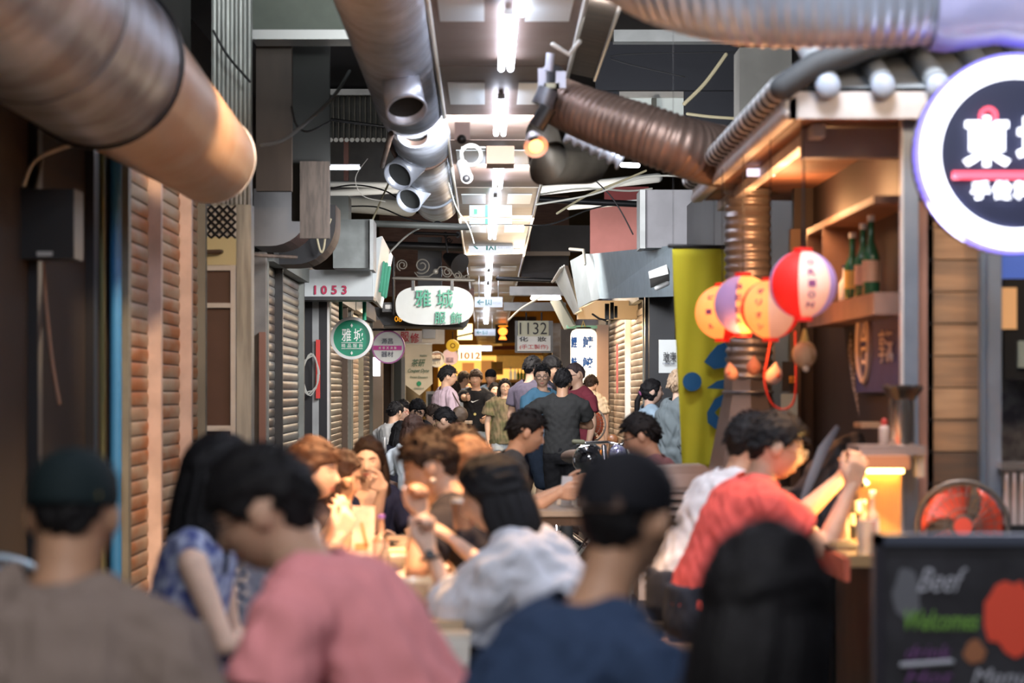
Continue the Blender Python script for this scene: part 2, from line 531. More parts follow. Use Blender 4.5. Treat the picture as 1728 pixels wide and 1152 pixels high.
    if pants is not None:
        secs = [(HP + V(0, 0, u * s), rb * (a * w + .012), fb * (b * w + .012)) for u, a, b in ((-.12, .12, .085), (-.05, .165, .115), (.04, .160, .112), (.10, .150, .104))]
        pt.rings(secs, 24)
    bme = remesh(body, voxel, 2)
    part(bme, 'body', skin(tone), root, 2)
    # clothes
    lo = shirt.get('hem', -.08)
    torso(sh, inf, lo, shirt.get('flare', .0))
    sh.tube([NB + side * .135 * w - spu * .052 * s, NB + side * .05 * w - spu * .012 * s, NB - side * .05 * w - spu * .012 * s, NB - side * .135 * w - spu * .052 * s], [.048 * w + inf, .050 * w + inf, .050 * w + inf, .048 * w + inf], 14)
    sme = remesh(sh, max(voxel, .009), 3)
    folds(sme, shirt.get('fold', .006), seed)
    # neckline: open the cloth round the neck
    bm = bmesh.new(); bm.from_mesh(sme)
    nr = shirt.get('neck', .074) * s; vd = shirt.get('vneck', 0) * s
    kill = []
    for q in bm.verts:
        d = q.co - NB; hgt = d.dot(spu); fx = d.dot(side); fy = d.dot(fw)
        if (fx * fx + (fy - .01) ** 2) ** .5 < nr * 1.12 and hgt > -.02 * s - (.02 * s if fy > 0 else 0): kill.append(q)
        elif vd and fy > 0 and hgt > -vd and abs(fx) < nr * .85 * (1 + hgt / vd): kill.append(q)
    bmesh.ops.delete(bm, geom=kill, context='VERTS')
    be = [e for e in bm.edges if e.is_boundary]; nb = {}
    for e in be:
        a, b = e.verts; nb.setdefault(a, []).append(b); nb.setdefault(b, []).append(a)
    for it in range(14):
        new = {q: (q.co * .4 + sum((x.co for x in l), V(0, 0, 0)) / len(l) * .6) for q, l in nb.items()}
        for q, c in new.items(): q.co = c
    bm.to_mesh(sme); bm.free()
    col = shirt.get('col')
    sm = shirt.get('mat') or mat('cloth_%s' % '_'.join('%02d' % int(c * 99) for c in col), col, .85, 0, noise=(7, .06), bump=(350, .15), spec=.2)
    so = part(sme, shirt.get('name', 'shirt'), sm, root, 2)
    md = so.modifiers.new('thick', 'SOLIDIFY'); md.thickness = .003; md.offset = 1
    if pants is not None:
        pme = remesh(pt, .012, 3); folds(pme, .005, seed + 5)
        pm = pants if not isinstance(pants, tuple) else mat('trousers_%s' % '_'.join('%02d' % int(c * 99) for c in pants), pants, .85, 0, noise=(14, .12), bump=(200, .15), spec=.2)
        part(pme, 'trousers' if pant_len > .6 else 'shorts', pm, root, 2)
    # face
    face_seen = math.cos(R(hy)) < .35
    if face_seen:
        hm = lambda x, y, z: C + (Mh @ V(x, y, z)) * s
        dark = mat('iris_dark', (.012, .008, .006), .2); white = mat('eye_white', (.62, .56, .52), .3)
        brow = mat('brow_dark', (.02, .014, .012), .9)
        for sd in (-1, 1):
            e = MB(); y = front_y(.031 * sd, .004)
            e.ell(hm(.031 * sd, y - .003, .003), .0125 * s, .0055 * s, .0042 * s, M=Mh, seg=12, ring=8, mi=0)
            e.ell(hm(.030 * sd, y + .0002, .003), .0062 * s, .0042 * s, .0046 * s, M=Mh, seg=10, ring=6, mi=1)
            e.tube([hm(.016 * sd, y - .001, .003), hm(.031 * sd, y + .002, .009), hm(.046 * sd, y - .006, .005)], [.0012 * s, .0018 * s, .0012 * s], 6, mi=1)
            part(e, 'eye', [white, dark], root, 2)
            b = MB(); b.tube([hm(.014 * sd, front_y(.014 * sd, .023), .022), hm(.032 * sd, front_y(.032 * sd, .028) + .001, .028), hm(.050 * sd, front_y(.05 * sd, .022) - .001, .022)], [.0030 * s, .0032 * s, .0015 * s], 6)
            part(b, 'eyebrow', brow, root, 2)
        l = MB(); y = front_y(0, -.060)
        lipw = .026 if smile else .021
        lift = .006 if smile else 0
        l.tube([hm(-lipw, front_y(lipw, -.059) + .0, -.060 + lift), hm(-.008, y + .002, -.057), hm(0, y + .002, -.058), hm(.008, y + .002, -.057), hm(lipw, front_y(lipw, -.059) + .0, -.060 + lift)], [.001 * s, .0040 * s, .0036 * s, .0040 * s, .001 * s], 8)
        l.tube([hm(-lipw * .9, front_y(lipw * .9, -.062), -.062 + lift), hm(0, y + .0015, -.068), hm(lipw * .9, front_y(lipw * .9, -.062), -.062 + lift)], [.001 * s, .0050 * s, .001 * s], 8)
        lo_ = part(l, 'lips', mat('lips', (.42, .14, .11), .4), root, 2)
        if smile:
            te = MB(); te.tube([hm(-.016, y - .001, -.0605), hm(0, y + .004, -.0630), hm(.016, y - .001, -.0605)], [.002 * s, .0035 * s, .002 * s], 8)
            part(te, 'teeth', mat('teeth', (.8, .78, .72), .3), lo_, 2)
    if glasses:
        g = MB(); hm = lambda x, y, z: C + (Mh @ V(x, y, z)) * s
        yf = front_y(0, .008) + .010
        for sd in (-1, 1):
            cc = hm(.033 * sd, yf - .004, -.002)
            pts = []
            for k in range(21):
                a = 2 * math.pi * k / 20; ca, sa = math.cos(a), math.sin(a)
                pts.append(cc + (Mh @ V(.024 * math.copysign(abs(ca) ** .7, ca), 0, .018 * math.copysign(abs(sa) ** .7, sa))) * s)
            g.tube(pts, glasses[1] * s, 6)
            g.tube([hm(.057 * sd, yf - .006, .006), hm(.075 * sd, yf - .03, .006), hm(.081 * sd, -.005, .006), hm(.079 * sd, -.03, -.012)], glasses[1] * s, 6)
        g.tube([hm(-.010, yf - .002, .002), hm(0, yf + .001, .005), hm(.010, yf - .002, .002)], glasses[1] * s, 6)
        part(g, 'glasses', mat('glasses_%d%d' % (int(glasses[0][0] * 99), int(glasses[0][2] * 99)), glasses[0], .3, .3 if glasses[0][0] > .2 else 0), root, 2)
    # hair
    hm = lambda x, y, z: C + (Mh @ V(x, y, z)) * s
    if hair:
        style, hc = hair[0], hair[1]
        hmat = mat('hair_%s' % '_'.join('%03d' % int(c * 999) for c in hc), hc, .62, 0, bump=(90, .5), spec=.22, noise=(60, .35, (1, 1, .2)))
        m = MB()
        line = {'short': 'short', 'fringe': 'fringe', 'crop': 'crop', 'long': 'long', 'bob': 'long', 'pony': 'long', 'undercut': 'short'}[style]
        th, tp = {'short': (.010, .020), 'fringe': (.014, .020), 'crop': (.005, .008), 'long': (.012, .010), 'bob': (.018, .014), 'pony': (.007, .006), 'undercut': (.005, .030)}[style]
        if cap: tp = .002; th = .006
        hair_cap(m, Mh, C, s, line, th, tp, seed)
        r = random.Random(seed)
        if style in ('short', 'fringe', 'undercut') and not cap:            # tufts that break the outline
            for k in range(150):
                a = r.uniform(-math.pi, math.pi); z = r.uniform(.2, 1)
                if style != 'undercut' and r.random() < .3: z = r.uniform(.0, .3); a = r.choice((-1, 1)) * r.uniform(1.9, 3.14)
                rr = math.sqrt(1 - z * z); b0 = V(rr * math.sin(a) * .078, rr * math.cos(a) * .100, z * (.110 + tp * .7))
                if b0.z < .05 and b0.y > 0: continue
                dr = V(b0.x * .4, b0.y * .5 + (.05 if b0.y > .03 else -.03), .3 * b0.z - (.05 if b0.z < .07 else .01)).normalized()
                ln = r.uniform(.018, .036)
                q0 = hm(*(b0 * 1.02)); q1 = hm(*(b0 * 1.09 + dr * ln * .5)); q2 = hm(*(b0 * 1.08 + dr * ln - V(0, 0, .006)))
                m.tube([q0, q1, q2], [.008 * s, .006 * s, .001], 5)
        if style in ('long', 'bob', 'pony'):
            n_ = 34
            L0 = {'long': hair[2] if len(hair) > 2 else .30, 'bob': .10, 'pony': 0}[style]
            if L0:
                for k in range(n_):
                    a = R(-78 - (204) * k / (n_ - 1))                    # round the back from one temple to the other
                    bx, by = math.sin(a) * .078, math.cos(a) * .098
                    p0 = hm(bx, by - .004, .02); p1 = hm(bx * 1.16, by * 1.12, -.05); p2 = hm(bx * 1.15, by * 1.10 - .008, -.11)
                    jit = r.uniform(-.02, .02)
                    pe = p2 + V(0, 0, -1) * max(L0 - .02 + jit, .0) + side * sd_jit(r) - fw * (.02 if L0 > .15 else 0) * (1 if by < 0 else -.5)
                    pm = p2.lerp(pe, .5) + side * sd_jit(r)
                    q_ = r.uniform(.8, 1.25) * s; m.tube([p0, p1, p2, pm, pe], [.014 * q_, .018 * q_, .018 * q_, .016 * q_, .004 * q_], 7)
        if style == 'pony':
            q = hm(0, -.105, -.01)
            m.tube([hm(0, -.09, .0), q, q - hf * .03 - V(0, 0, .06), q - hf * .035 - V(0, 0, .14), q - hf * .02 - V(0, 0, .20)], [.02 * s, .022 * s, .028 * s, .024 * s, .006 * s], 12)
            tie = MB(); tie.torus(q - hf * .008, hf + V(0, 0, .3), .020 * s, .009 * s, 16)
        ho = part(m, 'hair', hmat, root, 2)
        if style == 'pony': part(tie, 'hair_tie', mat('hair_tie_purple', (.25, .06, .16), .8), ho, 2)
    if cap:
        m = MB(); cm = mat('cap_%d%d%d' % tuple(int(c * 199) for c in cap['col']), cap['col'], .8, 0, bump=(300, .2), spec=.2)
        back = cap.get('back', False); fd = -1 if back else 1
        secs = []
        for z, a, b in ((.012, .083, .106), (.035, .086, .110), (.070, .081, .103), (.098, .064, .082), (.118, .036, .046), (.125, .006, .008)):
            secs.append((hm(0, -.006 - (.012 * (.1 - z) / .1), z + .006), Mh.col[0] * a * s, Mh.col[1] * b * s))
        m.rings(secs, 32)
        co_ = part(m, 'cap', cm, root, 50)
        br = MB()
        pts = []
        for row, (yy, zz) in enumerate(((.085, .022), (.12, .016), (.155, .006))):
            pass
        outline = [(-.075, .05), (-.062, .105), (-.035, .145), (0, .160), (.035, .145), (.062, .105), (.075, .05)]
        br.prism([(a * s, b * fd * s) for a, b in outline], hm(0, 0, .014), Mh.col[0], (Mh.col[1] - Mh.col[2] * .10 * fd), Mh.col[2], .006 * s)
        part(br, 'brim', cm, co_)
        if cap.get('strap'):
            st = MB(); st.tube([hm(.035 * math.cos(R(a)), -fd * -.0 - .103 - .008, .028 + .030 * math.sin(R(a))) for a in range(0, 181, 20)], .004 * s, 6)
            st.obox(hm(0, -.112, .020), Mh.col[0] * .045 * s, Mh.col[1] * .003, Mh.col[2] * .008 * s)
            part(st, 'strap', mat('cap_strap', (.10, .06, .045), .6), co_)
        if cap.get('badge'):
            bd = MB(); bd.disc(hm(*cap['badge']), Mh @ V(cap['badge'][0], cap['badge'][1], 0), .011 * s, .006, 16)
            part(bd, 'badge', mat('badge_gold', (.45, .36, .10), .4, .3), co_)
    if extra: extra(root, dict(C=C, NB=NB, HP=HP, hm=hm, fb=fb, rb=rb, fw=fw, side=side, sp=sp, s=s, arms=shoulders, Mh=Mh))
    if sit and sit != 'noseat':
        stool(HP, label_seat=sit if isinstance(sit, str) else None)
    return root

def sd_jit(r):
    return r.uniform(-.012, .012)

STOOLS = []
def stool(HP, label_seat=None):
    STOOLS.append((HP.x, HP.y, HP.z - .105, label_seat))
# ================================================================== shared materials
M = dict(
    floor=mat('floor_concrete', (.13, .135, .12), .55, 0, noise=(1.5, .35), bump=(60, .2)),
    dark=mat('soot_dark', (.012, .012, .014), .6, 0, noise=(3, .4)),
    darkwall=mat('dark_wall', (.012, .010, .010), .5, 0, noise=(4, .4)),
    ceiling=mat('ceiling_dark', (.012, .012, .016), .9),
    rust=mat('shutter_rust', (.44, .37, .28), .5, .2, noise=(2.6, .5, (1, .5, 2.5)), col2=(.40, .15, .045), bump=(30, .2)),
    steelsh=mat('shutter_steel', (.30, .30, .27), .38, .6, noise=(2.0, .5, (1, .4, 3)), col2=(.17, .12, .09), bump=(40, .2)),
    beigesh=mat('shutter_beige', (.42, .36, .30), .45, .35, noise=(2.5, .5, (1, .4, 3)), col2=(.24, .17, .12), bump=(40, .2)),
    galv=mat('galvanised_steel', (.36, .41, .48), .40, .75, noise=(3.5, .4), col2=(.17, .17, .19), bump=(20, .25)),
    galvtan=mat('tan_stained_tin', (.55, .43, .33), .42, .55, noise=(2.5, .3), col2=(.50, .32, .20), bump=(18, .25)),
    flex=mat('flexible_duct_foil', (.60, .65, .74), .36, .5, noise=(5, .25)),
    flexbrown=mat('sooty_duct_foil', (.28, .19, .15), .42, .6, noise=(4, .35)),
    darkbrown=mat('dark_brown_board', (.06, .042, .030), .6, 0, noise=(5, .3, (1, 1, .2))),
    greysteel=mat('painted_grey_steel', (.20, .21, .19), .5, .2, noise=(3, .2)),
    ltgrey=mat('light_grey_paint', (.42, .43, .42), .5, .1, noise=(4, .2), bump=(30, .1)),
    white=mat('white_paint', (.68, .68, .66), .5, 0, noise=(5, .12)),
    offwhite=mat('milky_panel', (.60, .66, .68), .3, 0),
    stripceil=mat('brown_stained_ceiling', (.22, .16, .135), .5, .1, noise=(2, .35), col2=(.17, .11, .09)),
    silver=mat('silver_trim', (.62, .62, .60), .35, .6),
    black=mat('black_plastic', (.015, .015, .016), .4),
    blackm=mat('black_iron', (.022, .022, .024), .45, .5),
    iron=mat('grey_wrought_iron', (.20, .19, .17), .5, .4),
    wood=mat('table_wood', (.42, .29, .17), .45, 0, wave=(6, .35, 'X')),
    darkwood=mat('dark_wood', (.09, .055, .035), .6, 0, noise=(6, .4, (1, 1, .2))),
    plank=mat('plank_cladding', (.40, .22, .11), .55, 0, noise=(4, .5, (.5, 1, 5)), col2=(.20, .12, .07), bump=(25, .2)),
    glass=mat('clear_glass', (.9, .95, .95), .05, 0, trans=.9, spec=.5),
    red=mat('red_plastic', (.55, .05, .035), .4),
    green=mat('sign_green', (.0, .26, .14), .4),
    signwhite=mat('sign_white', (.60, .63, .62), .4, 0, noise=(6, .06)),
    beige=mat('beige_plaster', (.55, .42, .30), .8, 0, noise=(3, .12)),
    tube=mat('fluorescent_tube', (.9, .9, 1), .4, emit=(.80, .84, 1.0), es=11),
    paper=mat('white_paper', (.8, .8, .78), .8),
    porcelain=mat('porcelain', (.62, .66, .66), .2, coat=.3),
    inkblack=mat('ink_black', (.02, .02, .025), .6),
    cable_w=mat('cable_white', (.55, .54, .48), .5), cable_k=mat('cable_black', (.02, .02, .022), .5), cable_y=mat('cable_cream', (.50, .44, .28), .5),
)
TOPG = {}

def fb(px0, py0, px1, py1, d, th=.04, mb=None, mi=None):
    """box facing the camera that fills a picture rectangle at distance d and runs th metres back"""
    mb = mb or MB()
    a = P(min(px0, px1), max(py0, py1), d); b = P(max(px0, px1), min(py0, py1), d)
    return mb.box(a, (b.x, d + th, b.z), mi)

def zof(py, d): return P(VX, py, d).z
def xof(px, d): return P(px, VY, d).x

def pole(p, q, r, seg=12):
    return MB().tube([p, q], r, seg, cap='flat')

def cable(name, label, pts, r, m, cat='cable', group=None):
    # smooth the run
    P_ = [Vector(p) for p in pts]; out = []
    for i in range(len(P_) - 1):
        p0 = P_[max(i - 1, 0)]; p1 = P_[i]; p2 = P_[i + 1]; p3 = P_[min(i + 2, len(P_) - 1)]
        for k in range(6):
            t = k / 6
            out.append(.5 * ((2 * p1) + (p2 - p0) * t + (2 * p0 - 5 * p1 + 4 * p2 - p3) * t * t + (3 * p1 - p0 - 3 * p2 + p3) * t ** 3))
    out.append(P_[-1])
    o = build(MB().tube(out, r, 8), name, m); tag(o, label, cat, group); return o

def lamp(name, typ, loc, energy, col, size=.3, rot=None, target=None, spot=None, blend=.5, sy=None):
    l = bpy.data.lights.new(name, typ); l.energy = energy; l.color = col
    if typ == 'AREA':
        l.size = size
        if sy: l.shape = 'RECTANGLE'; l.size_y = sy
    else: l.shadow_soft_size = size
    if spot: l.spot_size = R(spot); l.spot_blend = blend
    o = bpy.data.objects.new(name, l); COL.objects.link(o); o.location = loc
    if target is not None: o.rotation_euler = (Vector(target) - Vector(loc)).to_track_quat('-Z', 'Y').to_euler()
    elif rot: o.rotation_euler = rot
    return o

# ================================================================== shell of the alley
mb = MB(); mb.box((-4, -3, -.1), (5.5, 95, 0)); struct(mb, 'floor', M['floor'], smooth=False)
mb = MB(); mb.box((-4, -3, 5.6), (5.5, 95, 5.7)); struct(mb, 'ceiling', M['ceiling'], smooth=False)
mb = MB(); mb.box((-2.25, -3, 0), (-1.9, 15.5, 5.6)); mb.box((-2.25, 15.5, 0), (-1.86, 40, 2.75)); mb.box((-3.6, 15.5, 2.75), (-3.3, 95, 5.6)); mb.box((-2.25, 40, 0), (-2.0, 95, 2.9))
struct(mb, 'wall_left', M['darkwall'], smooth=False)
mb = MB(); mb.box((1.9, 13.9, 0), (2.2, 27, 3.2)); mb.box((1.84, 27, 0), (2.2, 40, 2.9)); mb.box((2.0, 40, 0), (2.3, 88, 3.0)); mb.box((3.3, 13.9, 0), (3.6, 95, 5.6)); mb.box((3.3, -3, 0), (3.6, 13.9, 5.6))
struct(mb, 'wall_right', M['darkwall'], smooth=False)
mb = MB(); mb.box((-3.6, 90, 0), (3.6, 90.3, 5.6)); struct(mb, 'wall_back', mat('end_wall_warm', (.5, .30, .12), .8, noise=(2, .2)), smooth=False)
mb = MB(); mb.box((-3.6, -3.3, 0), (3.6, -3, 5.6)); struct(mb, 'wall_front', M['darkwall'], smooth=False)

# ------------------------------------------------------------------ roller shutters
def shutter(X, d0, d1, z0, z1, pitch, m, label, rails=(), face=1, railm=None, group=None, railw=.06):
    """roller shutter in the plane x = X; face = +1 looks to +x"""
    t = thing('roller_shutter', label, 'shutter', (X, (d0 + d1) / 2, 0), group)
    mb = MB(); n = int((z1 - z0) / pitch)
    vs = []; fs = []
    prof = [(0, .0), (.12, .004), (.3, .007), (.55, .008), (.8, .006), (.90, .001), (.95, -.004)]
    rows = []
    for i in range(n):
        for (u, o) in prof: rows.append((z0 + (i + u) * pitch, X + face * o * pitch / .08))
    for z, x in rows: vs += [(x, d0, z), (x, d1, z)]
    mi_ = []
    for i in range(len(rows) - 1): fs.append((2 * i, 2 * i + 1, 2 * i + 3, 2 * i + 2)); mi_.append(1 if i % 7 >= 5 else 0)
    o = len(vs)
    vs += [(X - face * .02, d0, z0), (X - face * .02, d1, z0), (X - face * .02, d0, z1), (X - face * .02, d1, z1)]
    fs.append((o, o + 2, o + 3, o + 1))
    mb.add(vs, fs); mb.mi = mi_ + [0] * (len(fs) - len(mi_)); part(mb, 'slat_curtain', [m, mat('slat_joint_shade', (.05, .035, .025), .8)], t, 30)  # dark groove faces paint the shade lines between slats
    b = MB().box((X - .01, d0, z0 - .06), (X + face * .05, d1, z0)); part(b, 'bottom_bar', M['greysteel'], t, False)
    for y in (d0, d1):
        b = MB().box((X - .02, y - .05, 0), (X + face * .055, y + .05, z1)); part(b, 'guide_rail', railm or M['greysteel'], t, False)
    for y, mm, w in rails:
        b = MB().box((X, y - w, 0), (X + face * .075, y + w, z1)); part(b, 'support_post', mm, t, False)
    b = MB().box((X - .02, d0 - .05, z1), (X + face * .10, d1 + .05, z1 + .22)); part(b, 'shutter_housing', M['greysteel'], t, False)
    return t

post_pink = mat('pale_pink_post', (.62, .50, .47), .5, .1, noise=(6, .2))
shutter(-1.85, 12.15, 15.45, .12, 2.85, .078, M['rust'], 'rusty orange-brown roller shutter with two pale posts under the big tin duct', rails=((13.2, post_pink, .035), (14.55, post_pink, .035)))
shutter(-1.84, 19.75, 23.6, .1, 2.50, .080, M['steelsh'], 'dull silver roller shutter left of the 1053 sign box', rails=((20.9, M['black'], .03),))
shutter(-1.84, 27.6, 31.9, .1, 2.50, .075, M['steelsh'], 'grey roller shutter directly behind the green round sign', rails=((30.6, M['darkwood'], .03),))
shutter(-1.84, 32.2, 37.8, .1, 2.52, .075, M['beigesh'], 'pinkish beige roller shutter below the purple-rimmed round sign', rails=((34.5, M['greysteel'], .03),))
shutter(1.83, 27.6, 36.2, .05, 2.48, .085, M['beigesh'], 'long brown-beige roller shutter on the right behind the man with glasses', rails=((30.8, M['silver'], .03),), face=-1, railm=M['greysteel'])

# near left: dark panels, boxes, pipes
t = thing('wall_panel', 'near-black panelled doorway at the far left edge', 'panel', (-1.9, 10.5, 0))
part(MB().box((-1.9, 8.6, .05), (-1.87, 11.3, 2.6)), 'panel', mat('panel_black', (.010, .007, .006), .85, noise=(3, .3)), t, False)
for y in (8.6, 9.9, 11.3): part(MB().box((-1.9, y - .05, 0), (-1.83, y + .05, 2.75)), 'frame', mat('frame_dark', (.025, .026, .03), .4, .3), t, False)
t = thing('loudspeaker', 'black loudspeaker box hung high on the dark left wall', 'speaker', P(85, 380, 9.8))
mb = MB(); fb(35, 318, 125, 436, 9.7, .22, mb); part(mb, 'cabinet', M['black'], t)
mb = MB(); fb(62, 424, 88, 432, 9.69, .01, mb); part(mb, 'badge', M['silver'], t)
mb = MB(); mb.tube([P(60, 318, 9.8), P(70, 270, 9.9), P(40, 262, 9.95)], .008); part(mb, 'bracket', M['greysteel'], t)
cable('cable', 'thin brown cable hanging down the black left panel', [P(72, 440, 10), P(78, 520, 10), P(88, 610, 10.), P(100, 680, 10)], .008, mat('cable_brown', (.22, .13, .09), .6))
cable('cable', 'pale cable looping beside the loudspeaker on the left wall', [P(40, 312, 9.6), P(60, 270, 9.6), P(110, 248, 9.7), P(130, 245, 10.4)], .007, M['cable_w'])
t = thing('wall_switch', 'white switch plate on the dark wall above the black capped man', 'switch', P(35, 778, 9.9))
mb = MB(); fb(18, 749, 51, 808, 9.9, .02, mb); part(mb, 'plate', mat('switch_white', (.5, .48, .46), .4), t)
mb = MB(); fb(27, 762, 42, 795, 9.89, .02, mb); part(mb, 'rocker', M['white'], t)
o = build(pole(V(xof(195, 11.6), 11.6, .0), V(xof(195, 11.6), 11.6, zof(262, 11.6)), .030), 'drain_pipe', mat('pipe_blue', (.03, .17, .42), .4)); tag(o, 'bright blue vertical pipe beside the rusty shutter', 'pipe')
o = build(pole(V(xof(176, 11.7), 11.7, .0), V(xof(172, 11.7), 11.7, zof(240, 11.7)), .014), 'conduit_pipe', mat('pipe_olive', (.24, .26, .12), .5)); tag(o, 'thin olive green pipe left of the blue pipe', 'pipe')

# door and column between the first two shutters
t = thing('panel_door', 'brown door with white crossbars beyond the rusty shutter', 'door', (xof(365, 15.7), 15.7, 0))
brownp = mat('brown_door_panel', (.10, .050, .036), .5, noise=(5, .15)); 
mb = MB(); fb(340, 405, 398, 1060, 15.75, .05, mb); part(mb, 'panel', brownp, t, False)
for a, b in ((447, 456), (511, 519), (718, 727)):
    mb = MB(); fb(342, a, 396, b, 15.70, .05, mb); part(mb, 'crossbar', M['white'], t, False)
mb = MB(); fb(389, 447, 397, 1060, 15.69, .05, mb); part(mb, 'stile', M['white'], t, False)
mb = MB(); fb(342, 400, 398, 447, 15.69, .03, mb); o = build(mb, 'transom_panel', mat('cream_yellow', (.62, .58, .34), .7), smooth=False); tag(o, 'cream yellow panel above the brown door', 'panel')
t = thing('lattice_vent', 'black and white diamond lattice above the yellow panel', 'vent', P(370, 375, 15.6))
mb = MB(); fb(344, 348, 398, 401, 15.72, .02, mb); part(mb, 'backing', M['white'], t, False)
mb = MB()
a0 = P(344, 401, 15.70); b0 = P(398, 348, 15.70); w_, h_ = b0.x - a0.x, b0.z - a0.z
for k in range(-4, 5):
    for sg in (1, -1):
        x0 = k / 4 * w_
        pts = []
        for u in np.linspace(0, 1, 9):
            x = x0 + u * h_ if sg > 0 else x0 + (1 - u) * h_
            if -1e-6 <= x <= w_ + 1e-6: pts.append(V(a0.x + x, 15.69, a0.z + u * h_))
        if len(pts) > 1: mb.tube([pts[0], pts[-1]], .008, 6)
part(mb, 'lattice', M['black'], t)
t = thing('steel_column', 'weathered white ribbed column behind the tan duct end', 'column', (xof(408, 15.9), 15.9, 0))
wcol = mat('column_white_weathered', (.46, .48, .45), .45, .3, noise=(3, .45, (6, 6, .5)), bump=(20, .2))
mb = MB()
for k in range(9):
    x0 = 358 + k * 7.3; mb.tube([P(x0 + 3.6, 345, 16.0), V(xof(x0 + 3.6, 16), 16.0, 4.3)], .016, 8, cap='flat')
fb(357, -60, 423, 352, 16.0, .12, mb); part(mb, 'upper_cladding', wcol, t)
mb = MB(); fb(398, 345, 424, 1100, 15.85, .2, mb); part(mb, 'shaft', wcol, t, False)
cable('cable', 'black barbed cable stretched across the ribbed white column', [P(360, 52, 15.8), P(385, 95, 15.8), P(422, 138, 15.8)], .008, M['cable_k'])
t = thing('steel_post', 'dark brown post between the white column and silver shutter', 'post', (xof(437, 18.5), 18.5, 0))
mb = MB(); fb(425, 425, 448, 1010, 18.5, .15, mb); part(mb, 'shaft', mat('post_taupe', (.15, .135, .12), .6, noise=(4, .3)), t, False)
mb = MB(); fb(437, 560, 448, 1010, 18.45, .05, mb); part(mb, 'lower_board', mat('board_reddish', (.16, .07, .045), .6), t, False)
mb = MB(); mb.tube([P(345, 425, 15.6), P(370, 424, 15.6), P(440, 431, 17.5), P(500, 434, 19)], .014, 8); o = build(mb, 'rod', M['darkwood']); tag(o, 'thin dark rod crossing in front of the yellow panel', 'rod')

# upper left beams and boards
def simple(name, label, cat, m, rects, smooth=False, group=None):
    mb = MB()
    for r in rects: fb(*r, mb=mb)
    o = build(mb, name, m, smooth=smooth); return tag(o, label, cat, group)
t = thing('steel_beam', 'greenish grey steel beam across the top left', 'beam', P(505, 30, 17))
mb = MB(); fb(425, -40, 582, 50, 17.2, .3, mb); part(mb, 'web', mat('beam_green_grey', (.13, .15, .12), .5, .2, noise=(2, .3)), t, False)
mb = MB(); fb(425, 50, 590, 66, 17.1, .35, mb); part(mb, 'flange', M['silver'], t, False)
simple('wall_board', 'tall dark brown board below the top left beam', 'board', M['darkbrown'], [(432, 66, 492, 322, 17.6, .1)])
simple('tarpaulin', 'black panel to the right of the tall brown board', 'panel', mat('panel_soot', (.018, .020, .018), .7, noise=(3, .3)), [(492, 66, 556, 372, 18.0, .1)])
simple('wall_board', 'grey brown ribbed board beside the curved metal hood', 'board', mat('ribbed_taupe', (.09, .07, .055), .7, noise=(6, .4, (8, 1, 1))), [(506, 272, 556, 402, 17.9, .06)])
cable('cable', 'grey cable sagging from the duct end up to the right', [P(440, 245, 15.0), P(480, 235, 15.2), P(530, 195, 15.6), P(565, 160, 16), P(590, 120, 16.5)], .012, mat('cable_grey', (.16, .17, .17), .6))
cable('cable', 'black cable drooping in front of the sooty panel', [P(492, 180, 16.5), P(500, 210, 16.8), P(520, 222, 17), P(556, 205, 17.5)], .008, M['cable_k'])

# curved sheet-metal hoods
def hood(name, label, px0, py0, px1, py1, d, depth, m, rim):
    t = thing(name, label, 'hood', P((px0 + px1) / 2, (py0 + py1) / 2, d))
    a = P(px0, py1, d); b = P(px1, py0, d); w = b.x - a.x; h = b.z - a.z; r = min(w, h) * .72
    pts = [(0, 0), (0, h), (w, h), (w, r)]
    for k in range(1, 9):
        an = R(90 * k / 9); pts.append((w - r + r * math.cos(an), r - r * math.sin(an)))
    pts.append((w - r, 0))
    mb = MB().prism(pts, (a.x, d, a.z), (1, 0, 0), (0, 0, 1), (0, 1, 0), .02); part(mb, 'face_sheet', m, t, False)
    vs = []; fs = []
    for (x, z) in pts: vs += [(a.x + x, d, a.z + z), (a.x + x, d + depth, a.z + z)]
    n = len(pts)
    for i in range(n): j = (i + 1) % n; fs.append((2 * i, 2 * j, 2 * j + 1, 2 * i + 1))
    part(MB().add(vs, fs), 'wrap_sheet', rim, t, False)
    return t
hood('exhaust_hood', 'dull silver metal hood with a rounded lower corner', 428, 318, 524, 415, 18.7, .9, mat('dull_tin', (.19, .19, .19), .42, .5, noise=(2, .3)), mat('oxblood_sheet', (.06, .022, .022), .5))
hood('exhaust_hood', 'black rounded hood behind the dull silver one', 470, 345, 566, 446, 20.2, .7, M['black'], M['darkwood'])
cable('cable', 'cream wire loop dangling over the black rounded hood', [P(558, 370, 20), P(550, 395, 20), P(546, 420, 20), P(541, 424, 20), P(535, 400, 20), P(531, 360, 20)], .009, M['cable_y'])
simple('duct_box', 'small greenish grey pillar above the grey duct box', 'box', M['greysteel'], [(556, 330, 588, 372, 23.6, .5)])
t = thing('duct_box', 'square mottled grey metal box above the 1053 sign', 'box', P(597, 412, 23.2))
mb = MB(); fb(562, 370, 626, 452, 23.2, .6, mb); part(mb, 'casing', mat('grey_box', (.20, .215, .205), .5, .3, noise=(6, .25)), t, False)
mb = MB(); fb(624, 370, 630, 455, 23.1, .65, mb); part(mb, 'edge_trim', M['ltgrey'], t, False)

